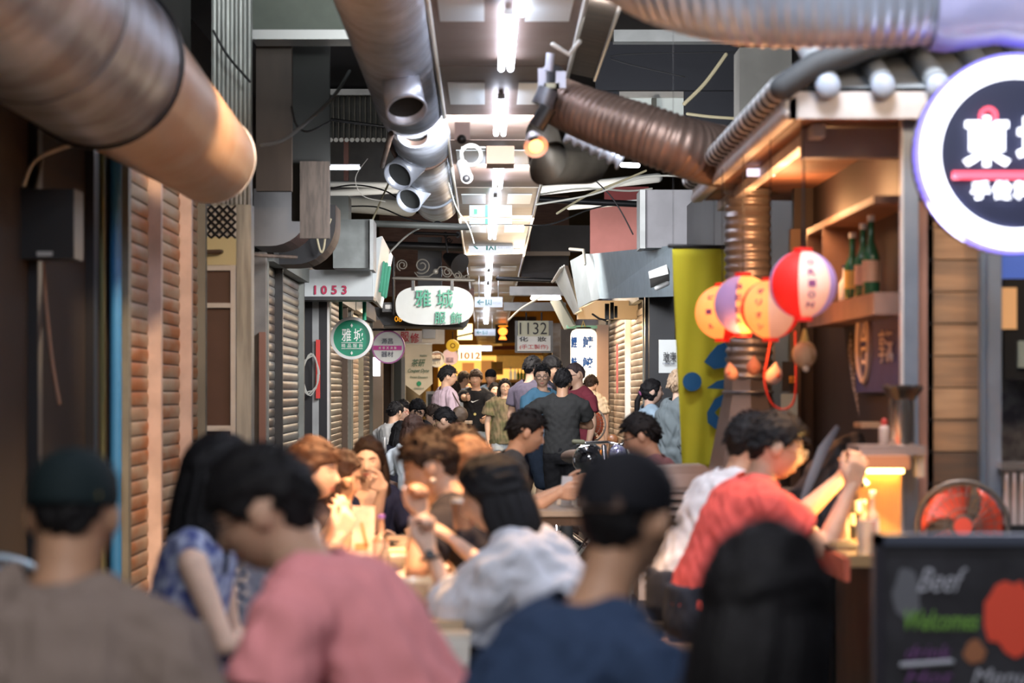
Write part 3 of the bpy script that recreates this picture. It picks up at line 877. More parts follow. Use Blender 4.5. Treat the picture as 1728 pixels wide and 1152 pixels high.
# 1053 sign box
t = thing('shop_sign', 'white sign box with red number 1053', 'sign', P(570, 478, 23.9))
mb = MB(); fb(509, 455, 628, 501, 23.9, .5, mb); part(mb, 'box', M['signwhite'], t, False)
mb = MB(); fb(509, 500, 630, 506, 23.88, .52, mb); part(mb, 'lower_edge', M['black'], t, False)
crim = mat('crimson_paint', (.50, .02, .08), .6)
for ch, px in zip('1053', (532, 547, 564, 581)):
    writing(ch, 'digit', crim, t, P(px, 489, 23.88), 15 / S(23.9), None, bold=.03)
t = thing('shop_sign', 'slanted weathered white sign panel with green paint patches', 'sign', P(645, 455, 25))
A_, B_ = P(628, 502, 24.4), P(628, 402, 24.4); C_, D_ = P(650, 400, 27.2), P(643, 520, 27.2)
mb = MB().hexa([P(617, 500, 24), P(631, 502, 24), P(645, 520, 27), P(642, 520, 27), P(633, 402, 24), P(645, 398, 24.), P(663, 432, 27), P(660, 432, 27)]); part(mb, 'panel', M['signwhite'], t, False)
mb = MB()
for k, (a, b) in enumerate((((646, 497), (652, 446)), ((650, 500), (657, 452)), ((642, 490), (647, 444)))):
    mb.tube([P(*a, 24.9), P(*b, 24.9)], .022, 6)
part(mb, 'green_strips', mat('faded_green', (.10, .42, .26), .6), t)

# recess beneath the 1053 box
t = thing('door_frame', 'dark steel door recess with white strips under the 1053 sign', 'door', (-1.75, 25, 0))
for a, b, mm in ((509, 514, M['white']), (514, 527, M['blackm']), (527, 538, M['ltgrey']), (538, 552, M['blackm']), (552, 556, M['silver'])):
    mb = MB(); fb(a, 506, b, 900, 24.6, .06, mb); part(mb, 'strip', mm, t, False)
o = simple('fire_hose_tube', 'red tube fixed upright to the pale strip', 'tube', mat('bright_red', (.75, .04, .03), .5), [(533, 573, 540, 672, 24.5, .05)])
pts = []
for k in range(61):
    a = 2 * math.pi * k / 20; pts.append(P(522 + 14 * math.cos(a) + k * .05, 632 + 32 * math.sin(a) + 4 * math.sin(k), 24.4))
o = build(MB().tube(pts, .008, 6), 'wire_coil', M['cable_w']); tag(o, 'loose coil of white wire hanging over the red tube', 'wire')

# ------------------------------------------------------------------ round hanging signs
def round_sign(label, px, py, rpx, d, rim, face, rimw=.10, rods=None, rodm=None, th=.12):
    t = thing('round_sign', label, 'sign', P(px, py, d)); c = P(px, py, d + th / 2); r = rpx / S(d)
    part(MB().annulus(c, (0, 1, 0), r * (1 - rimw), r, th), 'rim', rim, t, 50)
    part(MB().disc(c, (0, 1, 0), r * (1 - rimw * .9), th * .7), 'face', face, t, 50)
    for q in (rods or ()):
        part(pole(P(q[0], q[1], d + .06), P(q[0], q[2], d + .06), .022), 'hanger_rod', rodm, t)
    return t, r
t, r = round_sign('green round sign with white lettering hanging under the 1053 box', 594, 570.5, 36, 26.6, M['silver'], M['green'], .14, ((575, 502, 540), (615, 502, 540)), M['green'])
wt = mat('letter_white', (.85, .88, .86), .5)
for ch, px in zip('雅城', (584.5, 605)): writing(ch, 'character', wt, t, P(px, 565, 26.62), 22 / S(26.6), 16 / S(26.6), bold=.012)
for ch, px in zip('精品服飾', (579.5, 589.5, 599, 609)): writing(ch, 'character', wt, t, P(px, 583, 26.62), 6.5 / S(26.6))
for y in (549, 595.5):
    c = P(593.5, y, 26.61); k = 1 / S(26.6); mb = MB().prism([(-2 * k, 0), (0, 3.4 * k), (2 * k, 0), (0, -3.4 * k)], c, (1, 0, 0), (0, 0, 1), (0, 1, 0), .01); part(mb, 'diamond_ornament', wt, t, False)
for y in (578, 588): part(fb(576, y - .4, 612, y + .4, 26.61, .01), 'ruled_line', wt, t, False)
t, r = round_sign('white round sign with purple rim and a magenta band', 655.5, 585.5, 28, 31, mat('rim_purple', (.30, .05, .26), .4), M['signwhite'], .08)
mag = mat('magenta_band', (.50, .01, .26), .5); mb = MB(); fb(630, 583, 678, 590.5, 31.0, .02, mb); part(mb, 'band', mag, t, False)
nv = mat('letter_navy', (.03, .04, .09), .6)
for ch, px in zip('源昌', (648.5, 659)): writing(ch, 'character', nv, t, P(px, 575.5, 31.0), 9.2 / S(31))
for ch, px in zip('器材', (648.5, 659)): writing(ch, 'character', nv, t, P(px, 597.5, 31.0), 9.2 / S(31))
for ch, px in zip('美容X美髮', (641, 647.5, 654, 661, 667)): writing(ch, 'character', wt, t, P(px, 586.7, 30.98), 4.2 / S(31))
part(MB().tube([P(630, 556, 31.05), P(682, 556, 31.05)], .015), 'bracket', M['blackm'], t)
t, r = round_sign('small white round sign with a brown arch beside the shop flag', 737, 606, 13.5, 42, M['silver'], M['signwhite'], .08)
mb = MB(); fb(727, 596, 744, 606, 42.0, .02, mb); part(mb, 'arch', mat('sign_brown', (.13, .07, .06), .6), t, False)
for ch, px in zip('廚師', (732, 739.5)): writing(ch, 'character', wt, t, P(px, 601.5, 41.98), 7 / S(42))
for ch, px in zip('品行', (733, 740)): writing(ch, 'character', nv, t, P(px, 612, 41.98), 5.5 / S(42))
t, r = round_sign('lilac round sign behind the yellow lantern', 760, 602, 14, 44, M['ltgrey'], mat('sign_lilac', (.50, .40, .52), .5), .06)
mb = MB(); fb(753, 603, 765, 611, 44.0, .02, mb); part(mb, 'emblem', mat('emblem_grey', (.2, .15, .24), .6), t, False)
writing('茶', 'character', M['sign_lilac'] if 'sign_lilac' in M else MATS['sign_lilac'], t, P(759, 607, 43.98), 6 / S(44))

# oval sign on an iron bracket
t = thing('oval_sign', 'white oval sign with thick green characters on an iron bar', 'sign', P(733, 515, 29.6))
k = 1 / S(29.6); a_, b_ = 66 * k, 33 * k; pts = []
for q in range(60):
    an = 2 * math.pi * q / 60; ca, sa = math.cos(an), math.sin(an)
    pts.append((a_ * math.copysign(abs(ca) ** .62, ca), b_ * math.copysign(abs(sa) ** .75, sa)))
part(MB().prism(pts, P(733.5, 515, 29.6), (1, 0, 0), (0, 0, 1), (0, 1, 0), .04), 'board', M['signwhite'], t, 50)
gch = mat('character_green', (.0, .30, .17), .4)
writing('雅', 'character', gch, t, P(714, 503, 29.52), 29 * k, 27 * k, ext=.02, bold=.006)
writing('城', 'character', gch, t, P(751, 504, 29.52), 31 * k, 27 * k, ext=.02, bold=.006)
writing('服', 'character', gch, t, P(743, 536, 29.52), 20 * k, 19 * k, ext=.02, bold=.006)
writing('飾', 'character', gch, t, P(770, 536, 29.52), 20 * k, 19 * k, ext=.02, bold=.006)
for px in (697, 763): mb = MB(); fb(px - 2.5, 473, px + 2.5, 490, 29.58, .06, mb); part(mb, 'clip', M['black'], t, False)
t = thing('sign_bracket', 'wrought iron bracket with scrolls holding the oval sign', 'bracket', P(668, 490, 29.7))
part(MB().tube([P(664, 469, 29.7), P(800, 473, 29.7)], .020), 'bar', M['iron'], t)
part(MB().tube([P(664, 434, 29.7), P(664, 530, 29.7)], .016), 'upright', M['blackm'], t)
def spiral(cx, cy, r0, turns, d, sgn=1, ph=0, tail=None):
    pts = []
    n = int(24 * turns)
    for q in range(n + 1):
        f = q / n; r = r0 * (1 - .72 * f); an = ph + sgn * 2 * math.pi * turns * f
        pts.append(P(cx + r * math.cos(an), cy + r * math.sin(an), d))
    if tail: pts = [P(*tq, d) for tq in tail] + pts
    return MB().tube(pts, .0085, 6)
for args in ((679, 447, 10, 1.8, 29.7, 1, 2.0), (712, 448, 14, 1.7, 29.7, -1, 2.2), (755, 459, 9, 1.8, 29.7, -1, 3.6), (772, 465, 7, 1.7, 29.7, 1, 5), (787, 468, 6, 1.5, 29.7, -1, 3.5)):
    part(spiral(*args), 'scroll', M['iron'], t)
part(MB().tube([P(*q, 29.7) for q in ((700, 460), (706, 467), (724, 466), (736, 458), (742, 450), (752, 450), (762, 458), (768, 468), (780, 470))], .009, 6), 'scroll', M['iron'], t)
part(MB().ell(P(735, 458, 29.7), .035, .02, .035), 'rosette', M['iron'], t)
t = thing('iron_arrow', 'black wrought iron arrow pointing right above the scrolls', 'bracket', P(760, 395, 33))
part(MB().tube([P(700, 393, 33), P(772, 396, 33)], .022), 'shaft', M['blackm'], t)
part(spiral(752, 395, 5, 1.2, 33), 'scroll', M['blackm'], t); part(spiral(758, 405, 5, 1.2, 33), 'scroll', M['blackm'], t)
part(MB().prism([(0, 0), (.05, .05), (.14, 0), (.05, -.05)], P(766, 396, 33), (1, 0, 0), (0, 0, 1), (0, 1, 0), .01), 'tip', M['blackm'], t, False)
t = thing('boat_sign', 'black boat-shaped sign board behind the oval sign', 'sign', P(700, 535, 30.6))
k = 1 / S(30.6)
part(MB().prism([(-80 * k, 18 * k), (-77 * k, 5 * k), (-62 * k, -17 * k), (68 * k, -20 * k), (76 * k, -14 * k), (86 * k, 18 * k)], P(712, 536, 30.6), (1, 0, 0), (0, 0, 1), (0, 1, 0), .06), 'board', M['black'], t, False)
part(MB().tube([P(650, 551, 30.56), P(780, 554, 30.56)], .02), 'rail', M['iron'], t)
om = mat('digit_orange', (.85, .30, .02), .5, emit=(1, .4, .02), es=.6)
writing('08', 'digit', om, t, P(672, 538, 30.58), 9 * k)
# lamp box on post
t = thing('lamp_box', 'small black lamp box below the iron bracket post', 'lamp', P(656, 518, 29.8))
mb = MB(); fb(645, 510, 668, 526, 29.8, .12, mb); part(mb, 'box', M['black'], t, False)
mb = MB(); fb(650, 514, 661, 521, 29.78, .02, mb); part(mb, 'window', M['white'], t, False)

# red lettered board and cloth flag
t = thing('sign_board', 'cream board with four red brush characters', 'sign', P(690, 580, 38))
part(fb(664, 558, 712, 603, 38, .05), 'board', mat('board_cream', (.66, .58, .48), .6), t, False)
rd = mat('brush_red', (.50, .015, .03), .6)
for ch, px, py in (('服', 683, 568), ('飾', 683, 590), ('修', 700, 570), ('改', 701, 593)): writing(ch, 'character', rd, t, P(px, py, 37.97), 17 / S(38), 15 / S(38), bold=.01)
t = thing('shop_flag', 'cream pennant with script lettering and a green tree', 'flag', P(705, 620, 36))
k = 1 / S(36)
part(MB().prism([(-23 * k, 42 * k), (23 * k, 42 * k), (24 * k, -25 * k), (2 * k, -45 * k), (-22 * k, -27 * k)], P(706, 622, 36), (1, 0, 0), (0, 0, 1), (0, 1, 0), .012), 'cloth', mat('flag_cream', (.50, .48, .40), .85, noise=(3, .1)), t, False)
dg_ = mat('script_green', (.03, .12, .08), .7)
writing('XIAN', 'lettering', dg_, t, P(714, 600, 35.98), 3.5 * k)
writing('茶研', 'lettering', dg_, t, P(706, 612, 35.98), 13 * k, 22 * k, slant=.3)
writing('Coupet Dyne', 'lettering', dg_, t, P(706, 626, 35.98), 8 * k, 36 * k, slant=.5)
writing('Drink·Dessert', 'lettering', dg_, t, P(707, 636, 35.98), 3.6 * k, 30 * k)
writing('SINCE 2018', 'lettering', dg_, t, P(707, 655, 35.98), 2.2 * k, 16 * k)
mb = MB().disc(P(707, 647, 35.985), (0, 1, 0), 4 * k, .006); fb(706.4, 648, 707.6, 652, 35.98, .006, mb); part(mb, 'tree_emblem', mat('tree_green', (.0, .20, .09), .6), t, False)
part(MB().tube([P(683, 580, 36), P(729, 580, 36)], .012), 'pole', M['silver'], t)

# 1012 sign, yellow lantern, warm panels beyond
t = thing('number_sign', 'lit cream sign with orange number 1012', 'sign', P(793, 597, 52))
part(fb(773, 582, 812, 608, 52, .2), 'box', mat('lit_cream', (.8, .65, .4), .5, emit=(1, .72, .38), es=1.5), t, False)
writing('1012', 'digits', mat('number_orange', (.75, .12, .02), .5), t, P(794, 600, 51.97), 11 / S(52), 33 / S(52), bold=.02)
t = thing('lantern', 'round yellow lantern in front of the lilac sign', 'lantern', P(765, 583, 40))
part(MB().ell(P(764, 583, 40), .11, .11, .105), 'globe', mat('lantern_yellow', (.75, .45, .04), .5, emit=(1, .55, .05), es=.35), t, 2)
part(MB().torus(P(764, 583, 39.9), (0, 1, 0), .035, .008), 'ring', mat('lantern_ochre', (.5, .2, .02), .6), t)
part(MB().tube([P(764, 572, 40), P(764, 560, 40)], .008), 'cord', M['cable_k'], t)
t = thing('light_box', 'glowing yellow menu light panel left of the exit strip', 'panel', P(784, 560, 55))
warmp = mat('glow_warm', (.9, .7, .4), .5, emit=(1, .66, .28), es=2.2)
part(fb(772, 546, 797, 573, 55, .1), 'panel', warmp, t, False)
part(MB().tube([P(770, 568, 54.9), P(798, 562, 54.9)], .02), 'bar', M['black'], t)
t = thing('window_frame', 'white framed sash window above the shop flag', 'window', P(730, 558, 45))
part(fb(712, 545, 750, 580, 45, .1), 'frame', M['white'], t, False)
part(fb(714, 549, 735, 571, 44.95, .05), 'pane', mat('pane_grey', (.28, .30, .32), .2), t, False)
t = thing('light_box', 'tall white glowing panel beneath the purple-rimmed sign', 'panel', P(634, 620, 38.4))
part(fb(629, 603, 641, 634, 38.4, .1), 'panel', mat('glow_white', (.9, .9, .95), .5, emit=(.9, .9, 1), es=2.5), t, False)
simple('wall_panel', 'pale beige plaster wall strip beyond the beige shutter', 'wall', M['beige'], [(628, 540, 646, 760, 38.9, .2)])
t = thing('shop_door', 'dark framed glass shop door behind the white post', 'door', (xof(662, 40), 40, 0))
part(fb(646, 590, 664, 770, 40, .1), 'frame', M['darkwood'], t, False)
part(fb(664, 600, 677, 770, 40.2, .1), 'pane', mat('door_glass', (.10, .12, .11), .15), t, False)
part(fb(660, 595, 664, 770, 39.9, .1), 'handle_bar', M['iron'], t, False)
simple('door_post', 'white door post left of the pennant', 'post', M['white'], [(677, 600, 684, 770, 40.5, .1)])
t = thing('menu_board', 'black sandwich board with a white frame behind the seated men', 'sign', (xof(730, 41), 41, 0))
part(fb(719, 660, 741, 760, 41, .05), 'frame', M['white'], t, False)
part(fb(722, 665, 739, 755, 40.97, .04), 'chalk_panel', mat('slate', (.035, .045, .045), .7, noise=(20, .4), col2=(.10, .11, .11)), t, False)

# ------------------------------------------------------------------ end of the alley
warm = mat('warm_wood_lit', (.62, .34, .10), .6, noise=(8, .2, (4, 1, .3)))
t = thing('shop', 'warm wooden shop front with a bottle shelf closing the alley', 'shop', (xof(890, 82), 82, 0))
part(fb(740, 600, 985, 720, 86, .2), 'back_wall', mat('shop_back_glow', (.75, .42, .10), .6, emit=(1, .5, .1), es=.95), t, False)  # warm glow at the alley end put into the wall as emission
mb = MB()
for k in range(40): fb(838 + k * 3, 598, 840.4 + k * 3, 622, 79.9, .2, mb)
part(mb, 'slatted_awning', warm, t, False)
part(fb(820, 640, 985, 645, 80.4, .3), 'shelf_board', warm, t, False)
part(fb(770, 645, 985, 740, 80.8, .3), 'counter_front', M['darkwood'], t, False)
part(fb(829, 610, 849, 632, 80.6, .05), 'menu_slats', mat('slat_yellow', (.6, .36, .06), .6), t, False)
part(fb(833, 583, 905, 590, 79.5, .4), 'tile_eave', mat('tile_red', (.35, .06, .03), .5), t, False)
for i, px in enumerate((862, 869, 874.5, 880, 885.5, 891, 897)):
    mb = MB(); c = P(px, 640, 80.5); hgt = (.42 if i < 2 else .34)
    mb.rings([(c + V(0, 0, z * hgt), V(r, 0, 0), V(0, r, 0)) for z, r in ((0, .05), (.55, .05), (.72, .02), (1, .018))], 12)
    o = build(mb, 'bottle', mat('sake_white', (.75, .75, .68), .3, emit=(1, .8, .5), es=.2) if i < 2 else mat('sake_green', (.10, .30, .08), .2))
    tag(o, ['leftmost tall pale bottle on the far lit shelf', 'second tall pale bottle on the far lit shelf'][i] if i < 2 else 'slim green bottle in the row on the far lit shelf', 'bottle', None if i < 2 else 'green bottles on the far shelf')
t = thing('lantern', 'orange glowing gourd lantern beneath the dark soffit', 'lantern', P(848, 563, 60))
olm = mat('glow_orange', (1, .3, .05), .5, emit=(1, .22, .03), es=2.5)
part(MB().ell(P(848.5, 559, 60), .115, .1, .10).tube([P(848.5, 567, 60), P(848.5, 573, 60)], [.06, .10], 12, cap='flat'), 'shade', olm, t, 2)
part(fb(841, 549, 857, 551, 60, .1), 'cap', MATS['digit_orange'], t, False)
simple('soffit', 'dark brown soffit right of the far exit signs', 'ceiling panel', M['darkbrown'], [(836, 534, 905, 578, 62, .3)])
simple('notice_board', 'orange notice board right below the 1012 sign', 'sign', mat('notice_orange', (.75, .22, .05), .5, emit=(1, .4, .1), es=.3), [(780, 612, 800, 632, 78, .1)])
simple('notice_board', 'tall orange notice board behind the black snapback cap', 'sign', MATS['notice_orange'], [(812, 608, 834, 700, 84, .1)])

# ------------------------------------------------------------------ central ceiling strip
strip = thing('ceiling_strip', 'brown glossy suspended ceiling strip carrying the tube lamps', 'ceiling panel', (0, 14, 3.4))
def strip_z(d): return 3.42 - .0065 * max(d - 12, 0)
def strip_x(d): return (-.29 + .0 * d, .485 - .001 * d)
for i, d0 in enumerate(np.arange(6.5, 82, 4.05)):
    d1 = d0 + 4.0
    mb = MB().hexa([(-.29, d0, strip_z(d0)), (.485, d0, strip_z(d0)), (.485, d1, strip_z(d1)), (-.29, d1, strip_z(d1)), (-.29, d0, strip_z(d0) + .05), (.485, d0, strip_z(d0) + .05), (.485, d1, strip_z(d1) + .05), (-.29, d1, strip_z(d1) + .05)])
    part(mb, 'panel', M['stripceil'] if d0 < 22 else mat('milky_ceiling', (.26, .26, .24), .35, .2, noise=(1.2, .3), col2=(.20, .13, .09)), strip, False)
    for x0 in (-.25, .20):
        w = .235
        mb = MB().box((x0, d0 + .7, strip_z(d0) - .012), (x0 + w, d0 + 2.3, strip_z(d0) + .01)); part(mb, 'milky_inset', M['offwhite'], strip, False)
for x in (-.30, .495):
    part(MB().tube([V(x, 6.5, strip_z(6.5) - .02), V(x, 12, strip_z(12) - .02), V(x, 86, strip_z(86) - .02)], .014, 8), 'edge_pipe', mat('cream_pipe', (.6, .58, .50), .4), strip)
    part(MB().box((x - .012, 6.5, 3.42), (x + .012, 40, 3.47)), 'edge_angle', M['silver'], strip, False)
def tube_lamp(px_c, y0, y1, label, d=None):
    """a two-tube fluorescent batten seen between picture rows y0 and y1"""
    zt = 3.36
    for it in range(6):
        d0 = (zt - H) * F / (VY - y0); zt = min(3.36, strip_z(d0) - .075)
    d1 = (zt - H) * F / (VY - y1)
    L = d1 - d0
    x = xof(px_c, (d0 + d1) / 2)
    t = thing('tube_lamp', label, 'lamp', (x, d0, zt))
    bt = part(MB().box((x - .022, d0 - .02, zt + .018), (x + .022, d1 + .02, zt + .05)), 'batten', M['ltgrey'], t, False)
    for sx in (-.027, .027): part(MB().tube([(x + sx, d0, zt), (x + sx, d1, zt)], .019, 10), 'tube', M['tube'], bt, 2)
    return t
tube_lamp(856, 32, 116, 'twin fluorescent tube lamp, nearest whole one on the ceiling strip')
tube_lamp(844.5, 172, 226, 'twin fluorescent tube lamp, second along the ceiling strip')
tube_lamp(840.5, 279, 316, 'twin fluorescent tube lamp, third, just beyond the wooden ceiling box')
k = 0
lab = ['fourth along the strip, above the doubled light boxes', 'fifth along the strip, just before the first exit sign', 'sixth along the strip, hidden partly by the exit sign', 'seventh along the strip', 'eighth along the strip', 'ninth along the strip', 'tenth along the strip, before the second exit sign', 'eleventh along the strip', 'twelfth along the strip']
for yy0, yy1, px in ((341, 364, 835.5), (382, 402, 831), (428, 441, 826), (442, 452, 825.5), (461, 472, 824.5), (483, 490, 823.5), (492, 500, 823), (520, 532, 821), (535, 545, 820)):
    tube_lamp(px, yy0, yy1, 'small bright tube lamp, ' + lab[k]); k += 1
t = thing('tube_lamp', 'long fluorescent tube lamp cut off by the top edge', 'lamp', (.12, 10, 3.36))
part(MB().tube([V(xof(883, 12.0), 12.5, 3.40), V(xof(883, 12.0), 8.4, 3.40)], .022, 10), 'tube', M['tube'], t, 2)
part(MB().box((xof(883, 12) - .03, 8.4, 3.42), (xof(883, 12) + .03, 12.5, 3.45)), 'batten', M['white'], t, False)
# lamps that hang behind and above the camera, the same row continued
for d in (-1.5, 1.6, 4.8): 
    t = thing('tube_lamp', 'twin tube lamp overhead outside the frame, %s' % {-1.5: 'behind the camera', 1.6: 'above the camera', 4.8: 'above the nearest diners'}[d], 'lamp', (.1, d, 3.4), 'tube lamps overhead')
    part(MB().box((.05, d, 3.42), (.15, d + 2.4, 3.46)), 'batten', M['white'], t, False)
    for sx in (-.03, .03): part(MB().tube([(.1 + sx, d, 3.40), (.1 + sx, d + 2.4, 3.40)], .019, 10), 'tube', M['tube'], t, 2)

# fixtures under the strip
t = thing('dome_camera', 'pinkish dome security camera under the ceiling strip', 'camera', P(780, 225, 15))
part(fb(767, 206, 793, 236, 15, .16), 'housing', mat('camera_pinkish', (.55, .42, .38), .5), t)
part(MB().ell(P(779, 235, 15.0), .030), 'lens', M['black'], t, 2)
t = thing('bullet_camera', 'white bullet security camera below the dome camera', 'camera', P(785, 292, 18))
part(MB().tube([P(780, 278, 18.2), P(788, 300, 17.9)], .045, 14, cap='flat'), 'body', M['white'], t)
part(MB().ell(P(787, 301, 17.85), .03), 'lens', M['black'], t, 2)
part(MB().tube([P(781, 275, 18.2), P(778, 255, 18.3)], .015), 'mount', M['ltgrey'], t)
simple('ceiling_box', 'square wooden box fixed across the ceiling strip', 'box', mat('box_wood', (.15, .075, .04), .6, noise=(4, .2)), [(821, 246, 868, 276, 18.3, .4)])
t = thing('ceiling_hatch', 'light box frame with a round hole beside the wooden box', 'box', P(797, 262, 17.2))
part(MB().annulus(P(795, 262, 18.4), (0, 1, 0), .06, .09, .05), 'ring', M['greysteel'], t); part(fb(778, 247, 820, 250, 18.4, .06), 'bar', M['greysteel'], t, False)
def exit_sign(label, x0, y0, x1, y1, d, glow):
    t = thing('exit_sign', label, 'sign', P((x0 + x1) / 2, (y0 + y1) / 2, d)); h = y1 - y0; w = x1 - x0
    part(fb(x0, y0, x1, y1, d, .08), 'box', mat('exit_face_%d' % int(glow * 10), (.55, .60, .66), .5, emit=(.82, .88, 1), es=glow * .45), t, False)
    am = mat('exit_teal', (.04, .30, .32), .5)
    mb = MB(); yc = (y0 + y1) / 2
    mb.tube([P(x0 + w * .10, yc, d - .01), P(x0 + w * .32, yc, d - .01)], h * .05 / S(d), 6)
    mb.tube([P(x0 + w * .19, yc - h * .2, d - .01), P(x0 + w * .10, yc, d - .01), P(x0 + w * .19, yc + h * .2, d - .01)], h * .05 / S(d), 6)
    part(mb, 'arrow', am, t)
    mb = MB(); fb(x0 + w * .39, y0 + h * .25, x0 + w * .43, y1 - h * .2, d - .01, .01, mb); fb(x0 + w * .58, y0 + h * .25, x0 + w * .61, y1 - h * .2, d - .01, .01, mb)
    mb.ell(P(x0 + w * .51, y0 + h * .32, d - .01), h * .05 / S(d), .01, h * .05 / S(d)); mb.tube([P(x0 + w * .51, y0 + h * .4, d - .01), P(x0 + w * .50, y0 + h * .58, d - .01), P(x0 + w * .46, y1 - h * .22, d - .01)], h * .04 / S(d), 6)
    mb.tube([P(x0 + w * .50, y0 + h * .58, d - .01), P(x0 + w * .55, y1 - h * .24, d - .01)], h * .04 / S(d), 6)
    part(mb, 'pictogram', am, t)
    writing('安全門 EXIT', 'lettering', mat('exit_pale', (.55, .62, .75), .5), t, P(x0 + w * .80, yc + h * .08, d - .01), h * .22 / S(d), w * .30 / S(d))
    for px in (x0 + w * .15, x0 + w * .85): part(MB().tube([P(px, y0, d + .04), V(xof(px, d), d + .04, strip_z(d))], .008, 6), 'hanger', M['silver'], t)
exit_sign('largest hanging white exit sign with a left arrow', 791, 401, 866, 427, 31, .7)
exit_sign('second exit sign along the strip, smaller', 801, 501, 848, 518, 38, .8)
exit_sign('third and smallest exit sign, bluish, far away', 801, 555, 836, 566, 55, .5)
simple('exit_sign', 'blank white box sign below the smallest exit sign', 'sign', mat('box_glow', (.8, .9, .9), .5, emit=(.85, .9, 1), es=.9), [(807, 583, 830, 592, 70, .1)])
for i, (y0, y1) in enumerate(((345, 374), (370, 379))):
    pass
t = thing('light_box', 'pale double light box with green stripes hanging under the strip', 'sign', P(828, 362, 23.6))
gl = mat('box_pale_glow', (.42, .48, .50), .5, emit=(.8, .9, .95), es=.08)
part(fb(792, 346, 864, 366, 23.6, .06), 'upper_box', gl, t, False); part(fb(792, 369, 864, 378, 23.8, .06), 'lower_box', gl, t, False)
gs = mat('stripe_green', (.10, .55, .32), .5); mb = MB(); fb(819, 346, 823, 366, 23.58, .01, mb); fb(800, 353, 805, 361, 23.58, .01, mb); fb(819, 369, 823, 378, 23.78, .01, mb); part(mb, 'stripes', gs, t, False)

# clip lamp bracket and spot lamp
t = thing('lamp_bracket', 'pale metal bracket assembly left of the brown flexible duct', 'bracket', P(925, 130, 12.5))
pb = mat('bracket_bluewhite', (.62, .66, .78), .35, .2)
part(MB().tube([P(933, 75, 12.4), P(960, 92, 12.4), P(978, 70, 12.4)], .012), 'hook', mat('bracket_cream', (.72, .72, .66), .4), t)
part(MB().tube([P(929, 90, 12.5), P(926, 120, 12.5)], .022, 12, cap='flat'), 'stem', pb, t)
part(fb(908, 115, 921, 150, 12.5, .03), 'clamp', pb, t); part(fb(938, 120, 955, 148, 12.5, .03), 'clamp', pb, t); part(fb(918, 140, 944, 148, 12.5, .03), 'crossbar', mat('bracket_yellowish', (.6, .6, .42), .4), t)
part(MB().tube([P(925, 150, 12.5), P(915, 178, 12.5)], [.05, .058], 16, cap='flat'), 'collar', M['galv'], t)
part(MB().tube([P(925, 182, 12.4), P(905, 215, 12.4)], .045, 14, cap='flat'), 'swivel', M['black'], t)
t = thing('spot_lamp', 'white cone spotlight glowing orange beneath the bracket', 'lamp', P(903, 245, 12.2))
lc = P(902, 240, 12.2)
ax = (P(912, 268, 12.0) - P(893, 215, 12.3)).normalized()
part(MB().tube([lc - ax * .07, lc - ax * .02, lc + ax * .05], [.03, .045, .062], 20, cap='open'), 'shade', mat('shade_white', (.75, .72, .75), .4), t)
part(MB().ell(lc + ax * .045, .036, .036, .014, M=ax.to_track_quat('Z', 'Y').to_matrix()), 'bulb', mat('bulb_orange', (1, .5, .2), .4, emit=(1, .30, .08), es=4), t, 2)

# ------------------------------------------------------------------ ducts
def ribbed(pts, r, pitch, amp, seg=28, cap='open'):
    """corrugated tube along a polyline"""
    P_ = [Vector(p) for p in pts]; out = []
    for i in range(len(P_) - 1):
        p0 = P_[max(i - 1, 0)]; p1 = P_[i]; p2 = P_[i + 1]; p3 = P_[min(i + 2, len(P_) - 1)]
        n = max(2, int((p2 - p1).length / (pitch / 4)))
        for k in range(n):
            t = k / n
            out.append(.5 * ((2 * p1) + (p2 - p0) * t + (2 * p0 - 5 * p1 + 4 * p2 - p3) * t * t + (3 * p1 - p0 - 3 * p2 + p3) * t ** 3))
    out.append(P_[-1])
    rr = r if hasattr(r, '__len__') else [r] * len(P_)
    rads = []; L = 0
    tot = len(out) - 1
    for i, p in enumerate(out):
        if i: L += (p - out[i - 1]).length
        f = i / tot * (len(rr) - 1); j = min(int(f), len(rr) - 2); base = rr[j] * (1 - (f - j)) + rr[j + 1] * (f - j)
        rads.append(base + amp * math.sin(2 * math.pi * L / pitch))
    return MB().tube(out, rads, seg, cap=cap)

# big tin duct at upper left
big = thing('exhaust_duct', 'huge round tin duct running along the top left', 'duct', (-1.35, 9, 2.6))
def dpt(ang, Rpx, d): return P(VX - Rpx * math.cos(R(ang)), VY - Rpx * math.sin(R(ang)), d)
r1 = .325; d1 = 9.3
c1 = P(163, 104, d1); c0 = V(c1.x, 3.6, c1.z)
part(MB().tube([c0, c1.lerp(c0, .5), c1], r1, 48, cap='open'), 'near_section', M['galv'], big, 60)
part(MB().torus(c1, (0, 1, 0), r1 + .004, .012, 48), 'seam_band', M['black'], big)
part(MB().torus(V(c1.x, 7.9, c1.z), (0, 1, 0), r1 + .001, .005, 48), 'weld_seam', MATS['dull_tin'], big)
r2 = .222; c2 = P(226, 140, 9.35); 
e1 = P(366, 276, 12.2)
c2b = V(e1.x, 9.3, e1.z)
pts = [c1 + V(.004, .012, 0), c1.lerp(V(e1.x, 11.9, e1.z), .5), V(e1.x, 11.88, e1.z), V(e1.x, 11.9, e1.z)]
rad = [.312, .265, r2, r2]
mb = MB().tube(pts, rad, 48, cap='open'); part(mb, 'far_section', M['galvtan'], big, 60)
ec = V(e1.x, 11.9, e1.z)
part(MB().rings([(ec + V(0, .24 * math.sin(R(a)), 0), V(r2 * max(math.cos(R(a)), .02), 0, 0), V(0, 0, r2 * max(math.cos(R(a)), .02))) for a in range(0, 91, 10)], 40), 'end_cap', M['galvtan'], big, 60)
part(MB().torus(V(e1.x, 11.9, e1.z), (0, 1, 0), r2, .005, 40), 'weld_seam', MATS['flexible_duct_foil'], big)
